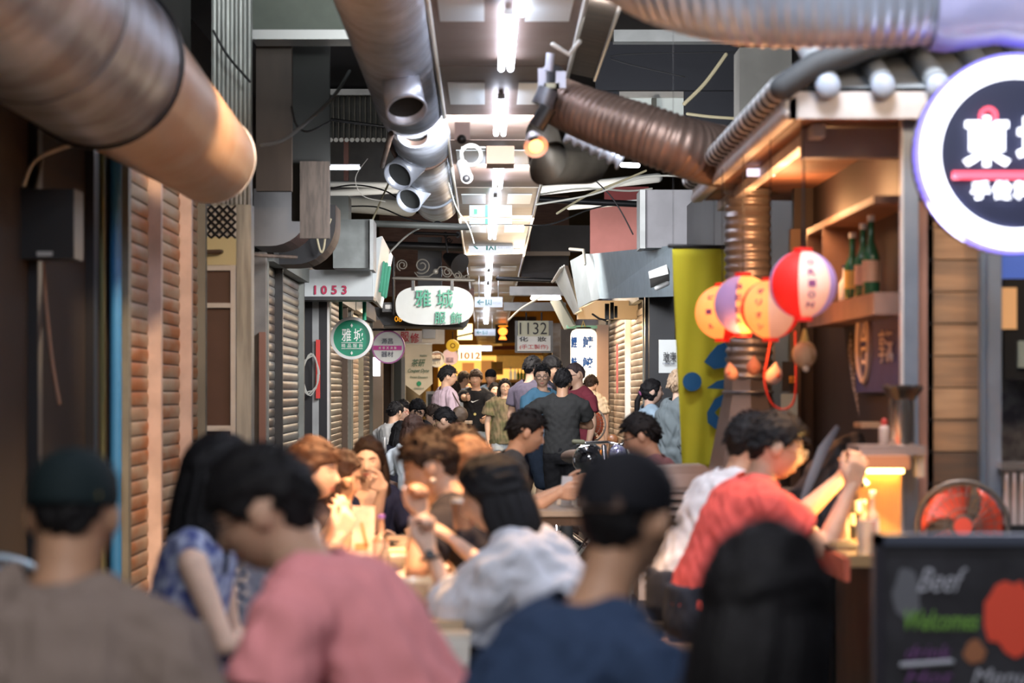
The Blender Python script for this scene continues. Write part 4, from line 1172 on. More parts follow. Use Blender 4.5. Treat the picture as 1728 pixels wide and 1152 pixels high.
part(MB().tube([V(e1.x - .2, 11.0, e1.z + .2), V(e1.x - .2, 11.0, 5.5)], .006, 6), 'hanger_wire', M['silver'], big)

# central ducts
cd = thing('exhaust_duct', 'large ribbed silver duct with open stub outlets left of the strip', 'duct', (-.5, 12, 3.4))
def ctr(Rpx, d): return P(VX - Rpx * math.sin(R(14.7)), VY - Rpx * math.cos(R(14.7)), d)
def dd(Rpx, d): return Rpx
Rw = 2.12     # distance of the duct axis from the eye line
def cpos(d): return V(-Rw * math.sin(R(14.7)), d, H + Rw * math.cos(R(14.7)))
rd_ = .245
part(ribbed([cpos(7.5), cpos(10), cpos(13), cpos(16.2)], rd_, .075, .009), 'ribbed_section', M['flex'], cd, 60)
part(ribbed([cpos(16.2), cpos(17.2), cpos(18.0) + V(.03, 0, -.02), cpos(19.6) + V(.02, 0, -.01)], [rd_, rd_ * 1.02, rd_, rd_ * .95], .075, .009), 'ribbed_section', M['flex'], cd, 60)
part(MB().tube([cpos(19.7), cpos(22.5), cpos(26)], [rd_, rd_ * 1.02, rd_], 40, cap='flat'), 'smooth_section', M['galv'], cd, 60)
part(MB().torus(cpos(19.7), (0, 1, 0), rd_ + .005, .02, 40), 'collar', M['flexbrown'], cd)
part(MB().torus(cpos(23.8), (0, 1, 0), rd_ + .008, .018, 40), 'collar', M['flex'], cd)
def stub(px, py, rpx, d, tilt, ln, m=None, lbl='outlet'):
    c = P(px, py, d); r = 1.2 * rpx / S(d); ax = Vector(tilt).normalized()
    mb = MB()
    u = ax.orthogonal().normalized()
    # hollow pipe: outer, lip, inner
    mb.tube([c - ax * ln, c], r, 28, cap='open'); o = part(mb, lbl, m or M['flex'], cd, 60)
    part(MB().torus(c, ax, r, .009, 28), 'outlet_lip', M['flex'], cd)
    part(MB().disc(c - ax * .06, ax, r * .98, .004, 28), 'outlet_throat', MATS['panel_soot'], cd, 50)
    md = o.modifiers.new('wall', 'SOLIDIFY'); md.thickness = .004
stub(686, 186, 28, 14.0, (.15, -.62, -.75), .42)
stub(697, 228, 22, 17.2, (-.1, -.7, -.75), .30, M['flexbrown'])
stub(672, 297, 21, 19.5, (-.42, -.72, -.50), .42)
stub(690, 338, 18, 22.0, (-.35, -.78, -.50), .42)
stub(725, 337, 13, 24.5, (.2, -.5, -.8), .3)
part(MB().tube([P(660, 225, 17), P(645, 280, 19.2)], .02), 'strut', M['flexbrown'], cd)

# right brown duct
rdct = thing('exhaust_duct', 'sooty brown flexible duct curving down to the tiled roof', 'duct', P(1060, 230, 12.5))
part(ribbed([P(945, 172, 12.7), P(975, 186, 12.6), P(1020, 203, 12.5), P(1090, 226, 12.4), P(1160, 250, 12.4), P(1225, 266, 12.7), P(1300, 280, 13.3)], [.125, .14, .15, .155, .16, .165, .165], .034, .005, 32), 'ribbed_hose', M['flexbrown'], rdct, 60)
part(MB().tube([P(932, 130, 12.7), P(928, 165, 12.6)], .07, 20), 'end_collar', M['blackm'], rdct)
t = thing('exhaust_duct', 'dull tin cone duct below the sooty brown hose', 'duct', P(950, 270, 14))
part(MB().tube([P(915, 225, 14.5), P(925, 275, 14.2), P(990, 275, 14.8), P(1010, 245, 15.2)], [.10, .14, .13, .12], 28), 'cone', mat('tin_olive', (.13, .115, .09), .5, .4, noise=(4, .3)), t, 2)
o = build(ribbed([P(955, 225, 13.6), P(990, 240, 13.6), P(1050, 272, 13.6)], .045, .055, .014, 16), 'beaded_hose', M['flex']); tag(o, 'thin beaded white hose under the brown duct', 'hose')

# top right silver duct
tr = thing('exhaust_duct', 'wide silver ribbed duct crossing the top right corner', 'duct', P(1400, -40, 8))
part(ribbed([P(1010, -260, 8.8), P(1040, -170, 8.5), P(1110, -95, 8.2), P(1250, -55, 8.0), P(1450, -50, 7.9), P(1700, -62, 7.9), P(1900, -70, 7.9)], .25, .036, .004, 48), 'ribbed_hose', M['flex'], tr, 70)
o = thing('plastic_wrap', 'bluish white plastic sheet wrapped over the silver duct', 'plastic sheet', P(1650, 20, 7.6))
part(ribbed([P(1560, -58, 7.9), P(1640, -62, 7.9), P(1800, -66, 7.9)], .275, .3, .010, 40), 'sheet', mat('plastic_lilac', (.48, .50, .78), .25, noise=(2.5, .3), col2=(.66, .60, .78), bump=(8, .5)), o, 2)

# boards and beams at the upper right
t = thing('ceiling_board', 'brown wooden board strip right of the ceiling strip', 'board', (.58, 13, 3.45))
part(MB().hexa([(.50, 9, 3.50), (.69, 9, 3.46), (.69, 15.6, 3.46), (.50, 15.6, 3.50), (.50, 9, 3.54), (.69, 9, 3.5), (.69, 15.6, 3.5), (.50, 15.6, 3.54)]), 'board', mat('board_taupe', (.15, .115, .09), .6, noise=(4, .3, (1, 6, 1))), t, False)
part(MB().box((.685, 9, 3.44), (.70, 15.6, 3.50)), 'edge_strip', M['silver'], t, False)
t = thing('steel_beam', 'pale horizontal beam across the dark upper right', 'beam', P(1140, 60, 22))
part(fb(1036, 50, 1250, 70, 22, .2), 'beam', M['ltgrey'], t, False)
simple('tarpaulin', 'black tarpaulin panel hanging at the upper right', 'panel', mat('tarp_black', (.010, .011, .016), .8), [(1005, 70, 1245, 152, 22.2, .1), (1155, 150, 1262, 300, 22.3, .1), (1000, 150, 1045, 185, 22.3, .1)])
t = thing('roof_light', 'bright skylight panel seen through the gap above the brown duct', 'skylight', P(1097, 180, 30))
part(fb(1038, 152, 1156, 210, 30, .1), 'sheet', mat('skylight_pale', (.62, .68, .68), .5, emit=(.75, .85, .85), es=.18), t, False)
part(fb(1038, 152, 1156, 164, 29.9, .1), 'top_edge', M['white'], t, False)
part(fb(1100, 165, 1108, 190, 29.8, .1), 'strut', M['greysteel'], t, False)
simple('pillar', 'grey concrete pillar behind the tiled canopy roof', 'pillar', mat('pillar_grey', (.16, .155, .14), .8, noise=(3, .2)), [(1248, 80, 1336, 420, 17.5, .4)])

# roof and services in the far left and right gaps
t = thing('roof_sheet', 'pale corrugated roof sheeting in the gap left of the ducts', 'roof', P(600, 190, 34))
mb = MB()
for k in range(14): mb.tube([P(540 + k * 9, 152, 34), P(540 + k * 9, 236, 31)], .03, 8, cap='flat')
fb(540, 150, 665, 235, 34.2, .05, mb); part(mb, 'sheet', mat('roof_cream', (.42, .42, .38), .6, noise=(3, .15)), t)
part(fb(540, 150, 660, 160, 33, .1), 'edge_beam', M['white'], t, False)
part(MB().tube([P(556, 201, 31), P(650, 214, 31)], .02), 'conduit', M['black'], t)
simple('roof_panel', 'grey purlin panel behind the left tube light', 'roof', mat('panel_mid_grey', (.17, .17, .17), .7, noise=(3, .25)), [(540, 234, 690, 345, 36, .1)])
t = thing('tube_lamp', 'horizontal tube lamp left of the duct outlets', 'lamp', P(580, 283, 31))
part(MB().tube([P(554, 283.5, 31), P(605, 283.5, 31)], .022, 10), 'tube', M['tube'], t, 2)
part(fb(552, 277, 607, 281, 31, .05), 'batten', M['white'], t, False)
t = thing('tube_lamp', 'short tube lamp under the brown flexible duct', 'lamp', P(1065, 278, 28))
part(MB().tube([P(1050, 278, 28), P(1076, 279, 28)], .03, 10), 'tube', M['tube'], t, 2)
t = thing('tube_lamp', 'horizontal tube lamp beside the slanted white sign fronts', 'lamp', P(920, 503, 34))
part(MB().tube([P(898, 503, 34), P(944, 503, 34)], .024, 10), 'tube', M['tube'], t, 2)
part(fb(896, 497, 946, 500, 34, .05), 'batten', M['white'], t, False)
simple('steel_post', 'thin rusty red post near the left tube lamp', 'post', mat('post_red', (.16, .07, .055), .7), [(580, 232, 588, 312, 32, .1)])
pv = mat('pipe_white', (.55, .56, .54), .4)
for i, (x0, y0, x1, y1, d, r, mm, lb) in enumerate((
    (556, 310, 690, 313, 27, .035, 'pipe_white', 'white pipe spanning the left gap below the tube lamp'),
    (556, 326, 700, 318, 27.5, .045, 'pipe_white', 'thicker white pipe just below the first one'),
    (590, 345, 690, 352, 30, .10, 'roof_cream', 'broad cream pipe behind the stub outlets'),
    (628, 377, 790, 383, 25, .035, 'painted_grey_steel', 'long grey rail above the iron arrow'),
    (640, 413, 795, 418, 33, .055, 'black_iron', 'black beam below the iron arrow'),
    (905, 322, 1110, 300, 27, .055, 'pipe_white', 'white pipe rising to the right under the brown duct'),
    (900, 336, 1090, 345, 26, .035, 'black_iron', 'black rail leading to the grey junction box'),
    (960, 350, 1085, 340, 28, .03, 'pipe_white', 'slim white pipe beside the black rail'),
    (840, 470, 960, 474, 32, .03, 'black_iron', 'thin black truss rail right of the strip'))):
    o = build(MB().tube([P(x0, y0, d), P(x1, y1, d)], r, 14), 'pipe', MATS[mm]); tag(o, lb, 'pipe')
cb = [
    ([(660, 300), (640, 345), (610, 420), (642, 400)], 25, .010, 'cable_y', 'cream cable dropping in front of the grey rail'),
    ([(556, 318), (600, 312), (650, 322), (690, 345), (720, 330)], 26, .008, 'cable_k', 'black cable sagging across the left gap'),
    ([(590, 348), (640, 350), (700, 372), (790, 380)], 26, .008, 'cable_k', 'black cable running under the stub outlets'),
    ([(640, 445), (690, 395), (742, 372)], 26, .010, 'cable_w', 'pale cable climbing toward the iron arrow'),
    ([(940, 360), (990, 330), (1050, 305), (1090, 288)], 25, .012, 'cable_y', 'yellowish cable climbing right below the brown duct'),
    ([(900, 330), (980, 318), (1060, 322), (1100, 318)], 25, .010, 'cable_w', 'pale cable bundle strand along the white pipe'),
    ([(905, 345), (1000, 328), (1090, 298), (1190, 300)], 24, .010, 'cable_w', 'long pale cable passing under the brown duct'),
    ([(1000, 300), (1030, 330), (1050, 360), (1068, 395)], 24, .007, 'cable_k', 'thin dark cable hanging before the red wall'),
    ([(885, 380), (930, 378), (990, 355), (1030, 345)], 26, .008, 'cable_k', 'dark cable looping right of the doubled light box'),
    ([(1155, 175), (1190, 140), (1225, 92)], 21, .018, 'cable_y', 'tan cable on the black tarpaulin'),
    ([(1160, 192), (1200, 197), (1245, 200)], 21, .014, 'cable_y', 'tan cable under the first on the black tarpaulin'),
    ([(1155, 130), (1030, 95), (1245, 88)], 21, .006, 'cable_k', 'fine black cable across the tarpaulin'),
    ([(755, 300), (770, 350), (790, 380), (800, 410)], 22, .006, 'cable_w', 'thin wire beside the left edge of the strip'),
    ([(620, 268), (600, 300), (612, 330), (650, 340)], 20, .003, 'cable_w', 'thin pale wire loop left of the outlets'),
    ([(858, 540), (880, 520), (915, 500)], 33, .012, 'cable_w', 'pale cable loop under the right tube lamp')]
for pts, d, r, mm, lb in cb: cable('cable', lb, [P(x, y, d) for x, y in pts], r, MATS[{'cable_y': 'cable_cream', 'cable_k': 'cable_black', 'cable_w': 'cable_white'}[mm]])
t = thing('pendant_cone', 'small white cone socket hanging under the brown duct', 'lamp', P(1004, 295, 22))
part(MB().tube([P(1004, 284, 22), P(1004, 303, 22)], [.06, .03], 16, cap='flat'), 'cone', M['white'], t); part(MB().tube([P(1004, 284, 22), P(1002, 255, 22)], .008), 'cord', M['cable_w'], t)
simple('roof_panel', 'brownish corrugated ceiling behind the iron arrow', 'roof', mat('ceiling_pinkbrown', (.30, .17, .13), .7, noise=(4, .3, (1, 1, 6))), [(640, 360, 800, 500, 42, .1)])
simple('roof_panel', 'brown lit ceiling seen right of the first exit sign', 'roof', MATS['ceiling_pinkbrown'], [(855, 330, 960, 500, 46, .1)])
simple('pillar', 'black sooty post above the boat-shaped sign', 'pillar', M['blackm'], [(705, 400, 745, 500, 34, .3)])
t = thing('loudspeaker', 'dark horn loudspeaker hanging left of the strip', 'speaker', P(765, 440, 32))
part(MB().tube([P(752, 432, 32), P(776, 446, 31.8)], [.05, .15], 20, cap='flat'), 'horn', M['blackm'], t); part(MB().tube([P(755, 425, 32), P(752, 400, 32)], .012), 'mount', M['blackm'], t)
t = thing('round_lamp', 'dark round lamp dish on the grey rail', 'lamp', P(738, 379, 25)); part(MB().ell(P(738, 379, 25.1), .05, .03, .04), 'dish', M['blackm'], t, 2)
simple('roof_panel', 'dark grey tarpaulin slope right of the ceiling strip', 'roof', mat('tarp_grey', (.07, .068, .072), .8, noise=(3, .2)), [(895, 380, 1000, 425, 36, .1), (880, 430, 960, 475, 37, .1)])
simple('steel_beam', 'pale brown crossbeam between the grey tarpaulins', 'beam', mat('beam_tan', (.30, .24, .19), .7), [(880, 424, 962, 431, 35.5, .1)])
simple('wall_board', 'dusty pink wall high on the right', 'wall', mat('wall_pink', (.48, .20, .19), .8, noise=(2, .2)), [(996, 345, 1095, 430, 30, .1)])
simple('wall_board', 'dark red strip above the dusty pink wall', 'wall', mat('wall_darkred', (.16, .03, .035), .8), [(1020, 315, 1095, 346, 29.8, .1)])
simple('air_duct', 'light grey perforated duct just below the grey tarpaulin', 'duct', M['ltgrey'], [(860, 483, 985, 498, 35, .3)])
simple('air_duct', 'light grey duct under the right horizontal tube lamp', 'duct', M['ltgrey'], [(850, 510, 955, 524, 37, .3)])

# right: junction box, awning sign
t = thing('duct_box', 'large flat grey metal box on the right above the awning', 'box', P(1150, 368, 23))
part(fb(1088, 320, 1224, 418, 23, .5), 'casing', mat('grey_box_violet', (.19, .185, .195), .5, .3, noise=(4, .15)), t, False)
part(fb(1080, 320, 1089, 419, 22.95, .5), 'edge_trim', M['ltgrey'], t, False)
t = thing('awning_box', 'blue-grey shop awning box projecting from the right wall', 'awning', P(1070, 460, 26.5))
part(MB().hexa([P(1012, 504, 26.5), P(1136, 500, 22.5), P(1136, 500, 24.5), P(1012, 504, 28.5), P(1000, 428, 26.5), P(1136, 414, 22.5), P(1136, 414, 24.5), P(1000, 428, 28.5)]), 'side_panel', mat('awning_bluegrey', (.26, .32, .36), .5, .1, noise=(7, .12, (3, 1, 1)), bump=(12, .4)), t, False)
part(MB().hexa([P(976, 520, 27), P(998, 508, 26.6), P(1012, 504, 26.5), P(985, 518, 28.5), P(962, 440, 27), P(984, 428, 26.6), P(1000, 428, 26.5), P(975, 436, 28.5)]), 'end_panel', mat('end_panel_grey', (.17, .19, .20), .5, .1, noise=(4, .15, (6, 1, 1))), t, False)
part(MB().tube([P(962, 420, 26.8), P(985, 422, 26.5), P(987, 445, 26.4)], .018), 'bracket', M['iron'], t)
t = thing('shop_sign', 'stack of slanted white sign fronts on the right side', 'sign', P(950, 480, 29))
part(MB().hexa([P(968, 530, 29), P(978, 524, 28.2), P(984, 524, 29.2), P(974, 532, 30), P(934, 468, 29), P(952, 448, 28.2), P(958, 448, 29.2), P(940, 468, 30)]), 'front_board', M['signwhite'], t, False)
mb = MB()
for k in range(3): mb.tube([P(932 + k * 3, 476 - k * 2, 28.8), P(946 + k * 3, 452 - k * 2, 28.2)], .012)
part(mb, 'edge_bars', M['silver'], t)
part(MB().hexa([P(952, 556, 33), P(968, 548, 32), P(972, 548, 32.2), P(956, 556, 33.2), P(928, 508, 33), P(944, 505, 32), P(948, 505, 32.2), P(932, 508, 33.2)]), 'lower_board', mat('signboard_mint', (.55, .66, .62), .5), t, False)
part(fb(956, 549, 1008, 554, 32.5, .1), 'mint_rail', mat('mint_paint', (.20, .48, .36), .5), t, False)
simple('soffit', 'warm cream soffit lit beneath the blue-grey awning', 'ceiling panel', mat('soffit_cream', (.62, .50, .36), .6), [(975, 507, 1090, 538, 29.5, .3)])
t = thing('electric_meter', 'cluster of black electrical boxes under the soffit', 'electrical box', P(1033, 525, 28))
for a, b, c, d_ in ((1021, 512, 1028, 540), (1030, 510, 1036, 538), (1037, 516, 1042, 536)): part(fb(a, b, c, d_, 28, .08), 'box', M['black'], t, False)
part(MB().tube([P(1000, 530, 28), P(1012, 538, 28), P(1022, 540, 28)], .012), 'lead', M['cable_k'], t)
t = thing('wall_lamp', 'small white flood lamp on the end of the awning', 'lamp', P(1115, 470, 21.5))
part(MB().hexa([P(1096, 470, 21.5), P(1128, 462, 21.5), P(1130, 474, 21.9), P(1098, 486, 21.9), P(1094, 458, 21.5), P(1125, 446, 21.5), P(1130, 458, 21.9), P(1100, 470, 21.9)]), 'head', M['white'], t)
part(MB().tube([P(1108, 486, 21.7), P(1126, 478, 21.7)], .022), 'reflector', M['ltgrey'], t)

# 1132 sign
t = thing('hanging_sign', 'black framed sign reading 1132 above red lettering', 'sign', P(901, 568, 36))
k = 1 / S(36)
part(fb(869, 541, 933, 595, 36, .06), 'frame', M['black'], t, False)
part(fb(873, 566, 929, 592, 35.97, .04), 'face', M['signwhite'], t, False)
part(fb(874, 541, 926, 567, 35.95, .04), 'number_card', mat('card_cream', (.52, .54, .42), .6), t, False)
writing('1132', 'digits', M['inkblack'], t, P(900, 554, 35.93), 20 * k, 46 * k)
writing('化　妝', 'character', M['inkblack'], t, P(899, 572, 35.95), 8 * k, 46 * k, bold=.02)
writing('(手工製作)', 'character', rd, t, P(901, 585.5, 35.95), 9 * k, 48 * k)
part(MB().tube([P(888, 541, 36.03), P(888, 528, 36.03)], .012), 'hanger', M['blackm'], t); part(MB().tube([P(914, 541, 36.03), P(914, 528, 36.03)], .012), 'hanger', M['blackm'], t)

# fish lantern sign
t = thing('paper_lantern', 'tall cream paper lantern with blue fish characters', 'lantern', P(985, 600, 32))
c = P(985, 600, 32.2); k = 1 / S(32); secs = []
for u in np.linspace(-1, 1, 25):
    rr = 22.5 * k * (1 - max(0, (abs(u) - .72) / .28) ** 2 * .55) ** .5 * (1 if abs(u) < .98 else .8)
    secs.append((c + V(0, 0, u * 46 * k), V(rr, 0, 0), V(0, rr, 0)))
part(MB().rings(secs, 32), 'shade', mat('lantern_cream', (.85, .82, .72), .6, emit=(1, .90, .72), es=.75), t, 50)
bl = mat('character_blue', (.02, .12, .42), .5)
def oncyl(ch, px, py, h, w):
    off = (px - 985) * k; rr = 22.5 * k; y = c.y - math.sqrt(max(rr * rr - off * off, 0)) - .012
    an = math.asin(max(-1, min(1, off / rr)))
    writing(ch, 'character', bl, t, (c.x + off, y, zof(py, 32)), h * k, w * k, right=(math.cos(an), math.sin(an), 0), bold=.02)
for ch, px, py, h, w in (('鯖', 991, 577, 20, 19), ('鮫', 991, 611, 18, 19), ('鯉', 968, 577, 19, 14), ('鮭', 968, 611, 18, 14)): oncyl(ch, px, py, h, w)
part(MB().torus(c + V(0, 0, 46 * k), (0, 0, 1), 11 * k, .02, 20), 'top_ring', M['black'], t)
part(MB().tube([P(981, 553, 32.2), P(984, 541, 32.2), P(988, 553, 32.2)], .01), 'handle', mat('gold_wire', (.6, .45, .12), .4), t)
simple('wall_panel', 'pinkish beige wall strip beside the fish lantern', 'wall', mat('tile_pinkbeige', (.58, .40, .30), .7, noise=(3, .1)), [(1007, 548, 1027, 800, 34.8, .2)])
simple('pillar', 'grey concrete pillar left of the fish lantern', 'pillar', mat('pillar_brown_grey', (.22, .19, .165), .8, noise=(4, .2)), [(946, 555, 965, 700, 38, .3)])
simple('wall_panel', 'grey corrugated shutter edge behind the 1132 sign', 'shutter', M['beigesh'], [(932, 545, 947, 680, 41, .2)])
simple('wall_hanging', 'red paper strip with a golden fringe behind the lantern', 'banner', mat('paper_red', (.6, .04, .03), .6), [(996, 618, 1006, 652, 33.2, .02)])
simple('paper_strip', 'narrow red paper strip pasted on the long right shutter', 'banner', mat('paper_redfaded', (.55, .12, .09), .7), [(1040, 580, 1043, 663, 27.2, .01)])
simple('steel_post', 'black post right of the long beige shutter', 'post', M['blackm'], [(1089, 500, 1096, 860, 26.8, .2)])
simple('wall_panel', 'black wall panels behind the ponytailed woman', 'wall', mat('panel_nearblack', (.020, .021, .024), .5), [(1096, 500, 1150, 1000, 24.5, .2)])
t = thing('shop_sign', 'small white square sign beside the yellow banner', 'sign', P(1126, 600, 22.5))
part(fb(1112, 573, 1143, 629, 22.5, .05), 'face', M['signwhite'], t, False)
writing('敢東', 'character', M['inkblack'], t, P(1130, 602, 22.47), 17 / S(22.5), 22 / S(22.5)); writing('CHANG SUN', 'lettering', nv, t, P(1128, 613, 22.47), 3 / S(22.5), 20 / S(22.5))

# ------------------------------------------------------------------ yellow banner
t = thing('cloth_banner', 'yellow hanging cloth banner with bold blue shapes', 'banner', P(1180, 600, 13.7))
d = 14.0; k = 1 / S(d); vs = []; fs = []; nx, nz = 14, 30
for j in range(nz + 1):
    for i in range(nx + 1):
        px = 1134 + 96 * i / nx + (5 * j / nz if i == 0 else 0) * (1 - i / nx) + 12 * j / nz * (1 - i / nx); py = 420 + 372 * j / nz
        q = P(px, py, d); q.y += .008 * math.sin(i * 1.1 + .2 * j) * (.4 + j / nz); vs.append(q)
for j in range(nz):
    for i in range(nx): fs.append((j * (nx + 1) + i, j * (nx + 1) + i + 1, (j + 1) * (nx + 1) + i + 1, (j + 1) * (nx + 1) + i))
o = part(MB().add(vs, fs), 'cloth', mat('banner_yellow', (.66, .60, .03), .8, noise=(3, .08)), t, 2)
md = o.modifiers.new('t', 'SOLIDIFY'); md.thickness = .003
bb = mat('banner_blue', (.01, .12, .30), .7)
def blob(pts):
    o2 = P(1135, 420, d - .045); part(MB().prism([((x - 1135) * k, -(y - 420) * k) for x, y in pts], o2, (1, 0, 0), (0, 0, 1), (0, 1, 0), .004), 'printed_shape', bb, t, False)
blob([(1168 + 16 * math.cos(a), 643 + 16 * math.sin(a)) for a in np.linspace(0, 6.28, 24, False)])
blob([(1228, 478), (1205, 482), (1188, 492), (1180, 510), (1180, 530), (1190, 550), (1200, 556), (1206, 540), (1204, 510), (1214, 496), (1228, 492)])
blob([(1228, 575), (1210, 582), (1196, 598), (1188, 610), (1205, 622), (1228, 618)])
blob([(1228, 638), (1210, 642), (1192, 654), (1228, 656)])
blob([(1228, 660), (1206, 672), (1193, 695), (1194, 712), (1206, 722), (1228, 728), (1228, 705), (1212, 702), (1206, 695), (1214, 686), (1228, 684)])
blob([(1228, 752), (1212, 762), (1200, 780), (1202, 788), (1228, 788)])
part(MB().tube([P(1130, 415, d), P(1232, 417, d)], .012), 'rod', M['blackm'], t)
part(MB().tube([P(1136, 416, d), V(xof(1136, d), d, 5.5)], .0015, 6).tube([P(1205, 416, d), V(xof(1205, d), d, 2.6)], .0015, 6), 'cord', M['cable_k'], t)
# ================================================================== food booth on the right
t = thing('tiled_canopy', 'grey tiled canopy roof with round tile ends and glowing orange underside', 'roof', (2.1, 11.5, 2.6))
X0, YN, YF, ZE = xof(1332, 9.5), 9.5, 13.75, zof(178, 9.5)
tile = mat('roof_tile_grey', (.36, .39, .41), .5, .05, noise=(8, .25), bump=(40, .15))
tilew = mat('tile_ribbed_pale', (.72, .75, .76), .4, .1, noise=(9, .3))
fasc = mat('fascia_white', (.66, .62, .60), .5, 0, noise=(6, .15))
under = mat('soffit_board', (.34, .15, .075), .6, 0, noise=(2.5, .4), col2=(.18, .08, .05))
# ceiling boards under the canopy
part(MB().hexa([(X0 + .05, YN + .05, ZE - .04), (3.3, YN + .05, ZE - .04), (3.3, YF, ZE - .04), (X0 + .05, YF, ZE - .04), (X0 + .05, YN + .05, ZE), (3.3, YN + .05, ZE), (3.3, YF, ZE), (X0 + .05, YF, ZE)]), 'soffit', under, t, False)
part(MB().box((X0, YN, ZE - .05), (3.3, YN + .05, ZE + .055)), 'front_fascia', fasc, t, False)
part(MB().box((X0 - .02, YN, ZE - .05), (X0 + .03, YF, ZE + .03)), 'side_fascia', fasc, t, False)
# sloping tiled sheets
part(MB().add([(X0, YN, ZE + .07), (3.3, YN, ZE + .07), (3.3, YN + .9, ZE + .42), (X0 + .9, YN + .9, ZE + .42)], [(0, 1, 2, 3)]), 'roof_slope', tile, t, False)
part(MB().add([(X0, YN, ZE + .07), (X0, YF, ZE + .07), (X0 + .9, YF, ZE + .42), (X0 + .9, YN + .9, ZE + .42)], [(0, 1, 2, 3)]), 'roof_slope', tile, t, False)
sp_ = 93 / S(9.5)
mb = MB(); x = xof(1395, 9.5)
ends = MB()
x = x - sp_
while x < 3.2:
    if x > X0 + .02:
        mb.tube([(x, YN - .02, ZE + .085), (x + .0, YN + .9, ZE + .44)], .048, 12, cap='flat')
        part(MB().ell((x, YN - .035, ZE + .072), .050, .022, .050), 'round_tile_end', mat('tile_end_bluegrey', (.36, .42, .52), .35), t, 2)
    x += sp_
part(mb, 'front_tile_rolls', tile, t); pass
mb = MB(); y = YN + .05
while y < YF:
    mb.tube([(X0 - .035, y, ZE + .07), (X0 + .10, y, ZE + .16), (X0 + .9, y, ZE + .46)], .050, 12)
    y += .172
part(mb, 'side_tile_rolls', tilew, t)
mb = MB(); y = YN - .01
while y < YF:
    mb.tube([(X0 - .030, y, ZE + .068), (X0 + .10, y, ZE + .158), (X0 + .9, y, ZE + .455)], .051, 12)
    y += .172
part(mb, 'side_tile_gap_shade', mat('tile_gap_shade', (.05, .055, .06), .7), t)  # dark rolls put the shade of the gaps between tile rolls into colour
mb = MB(); y = YN + .02
while y < YF:
    mb.ell((X0 - .012, y, ZE - .03), .018, .034, .024); y += .086
part(mb, 'bead_trim', fasc, t, 2)
part(MB().box((X0 + .1, YN + .35, ZE - .17), (3.3, YN + .45, ZE - .05)), 'cross_beam', mat('beam_mauve', (.34, .27, .26), .6, noise=(4, .2)), t, False)
part(MB().hexa([(X0 + .12, YN + .2, ZE - .10), (X0 + .17, YN + .2, ZE - .10), (X0 + .17, YF, ZE - .10), (X0 + .12, YF, ZE - .10), (X0 + .12, YN + .2, ZE - .05), (X0 + .17, YN + .2, ZE - .05), (X0 + .17, YF, ZE - .05), (X0 + .12, YF, ZE - .05)]), 'batten', fasc, t, False)
simple('light_fitting', 'white glowing strip fitting under the canopy edge', 'lamp', mat('fit_glow', (.8, .8, .9), .4, emit=(.85, .8, 1), es=.8), [(1262, 284, 1308, 296, 11.6, .05)])

# posts and plank pillar
steel = mat('post_bluegrey', (.26, .30, .36), .4, .4, noise=(5, .15))
t = thing('booth_post', 'blue-grey steel post left of the planked pillar', 'post', (xof(1538, 9.6), 9.6, 0))
part(fb(1524, 190, 1550, 1210, 9.6, .06), 'shaft', steel, t, False)
part(fb(1521, 190, 1525, 1210, 9.59, .05), 'edge_strip', fasc, t, False)
simple('trim_board', 'salmon pink strip between the post and the planks', 'trim', mat('strip_salmon', (.46, .25, .19), .6, noise=(3, .2)), [(1551, 340, 1565, 1200, 9.72, .05)])
t = thing('plank_pillar', 'wooden planked pillar wall below the round neon sign', 'pillar', (xof(1610, 9.7), 9.7, 0))
for i in range(17):
    y0 = 330 + i * 54
    part(fb(1566, y0 + 1.2, 1657, y0 + 52.8, 9.75 , .04), 'plank', [MATS['plank_cladding'], mat('plank_dark', (.17, .09, .05), .6, noise=(5, .5, (.5, 1, 5)), col2=(.11, .07, .045)), mat('plank_light', (.50, .29, .15), .55, noise=(4, .4, (.5, 1, 5)), col2=(.30, .16, .08))][(0, 2, 0, 0, 2, 0, 2, 0, 1, 0, 1, 1, 0, 2, 0, 1, 0)[i]], t, False)
t = thing('booth_post', 'blue-grey steel post right of the planked pillar', 'post', (xof(1672, 9.5), 9.5, 0))
part(fb(1655, 190, 1668, 1200, 9.55, .05), 'flange', mat('post_slate', (.17, .21, .26), .4, .4), t, False)
part(fb(1668, 190, 1690, 1200, 9.5, .06), 'shaft', steel, t, False)

# interior walls
t = thing('booth_wall', 'dark inner side wall of the booth with black boarding', 'wall', (1.75, 11, 0))
part(MB().box((1.74, 9.75, 0), (1.80, 12.9, 2.6)), 'side_boarding', mat('booth_black', (.028, .020, .020), .6, noise=(3, .3)), t, False)
part(MB().box((xof(1340, 12.9), 12.9, 0), (3.3, 13.0, 2.6)), 'rear_boarding', MATS['booth_black'], t, False)
part(MB().box((xof(1330, 12.85), 12.75, 0), (xof(1347, 12.85), 12.85, 2.3)), 'corner_post', M['darkwood'], t, False)
t = thing('wall_shelf', 'brown wooden box shelf with compartments inside the booth', 'shelf', (1.68, 10.8, 2.0))
sw = mat('shelf_wood', (.24, .13, .09), .55, noise=(5, .3))
zs = zof(497, 10); zt = zof(350, 10)
part(MB().box((1.56, 9.75, zs - .09), (1.74, 11.8, zs)), 'bottom_board', sw, t, False)
part(MB().box((1.56, 9.75, zs + .36), (1.74, 11.8, zs + .39)), 'top_board', sw, t, False)
for y in (11.25, 11.8): part(MB().box((1.56, y - .012, zs), (1.74, y + .012, zs + .36)), 'divider', sw, t, False)
part(MB().box((1.56, 11.25, zs + .17), (1.74, 11.8, zs + .20)), 'middle_board', sw, t, False)
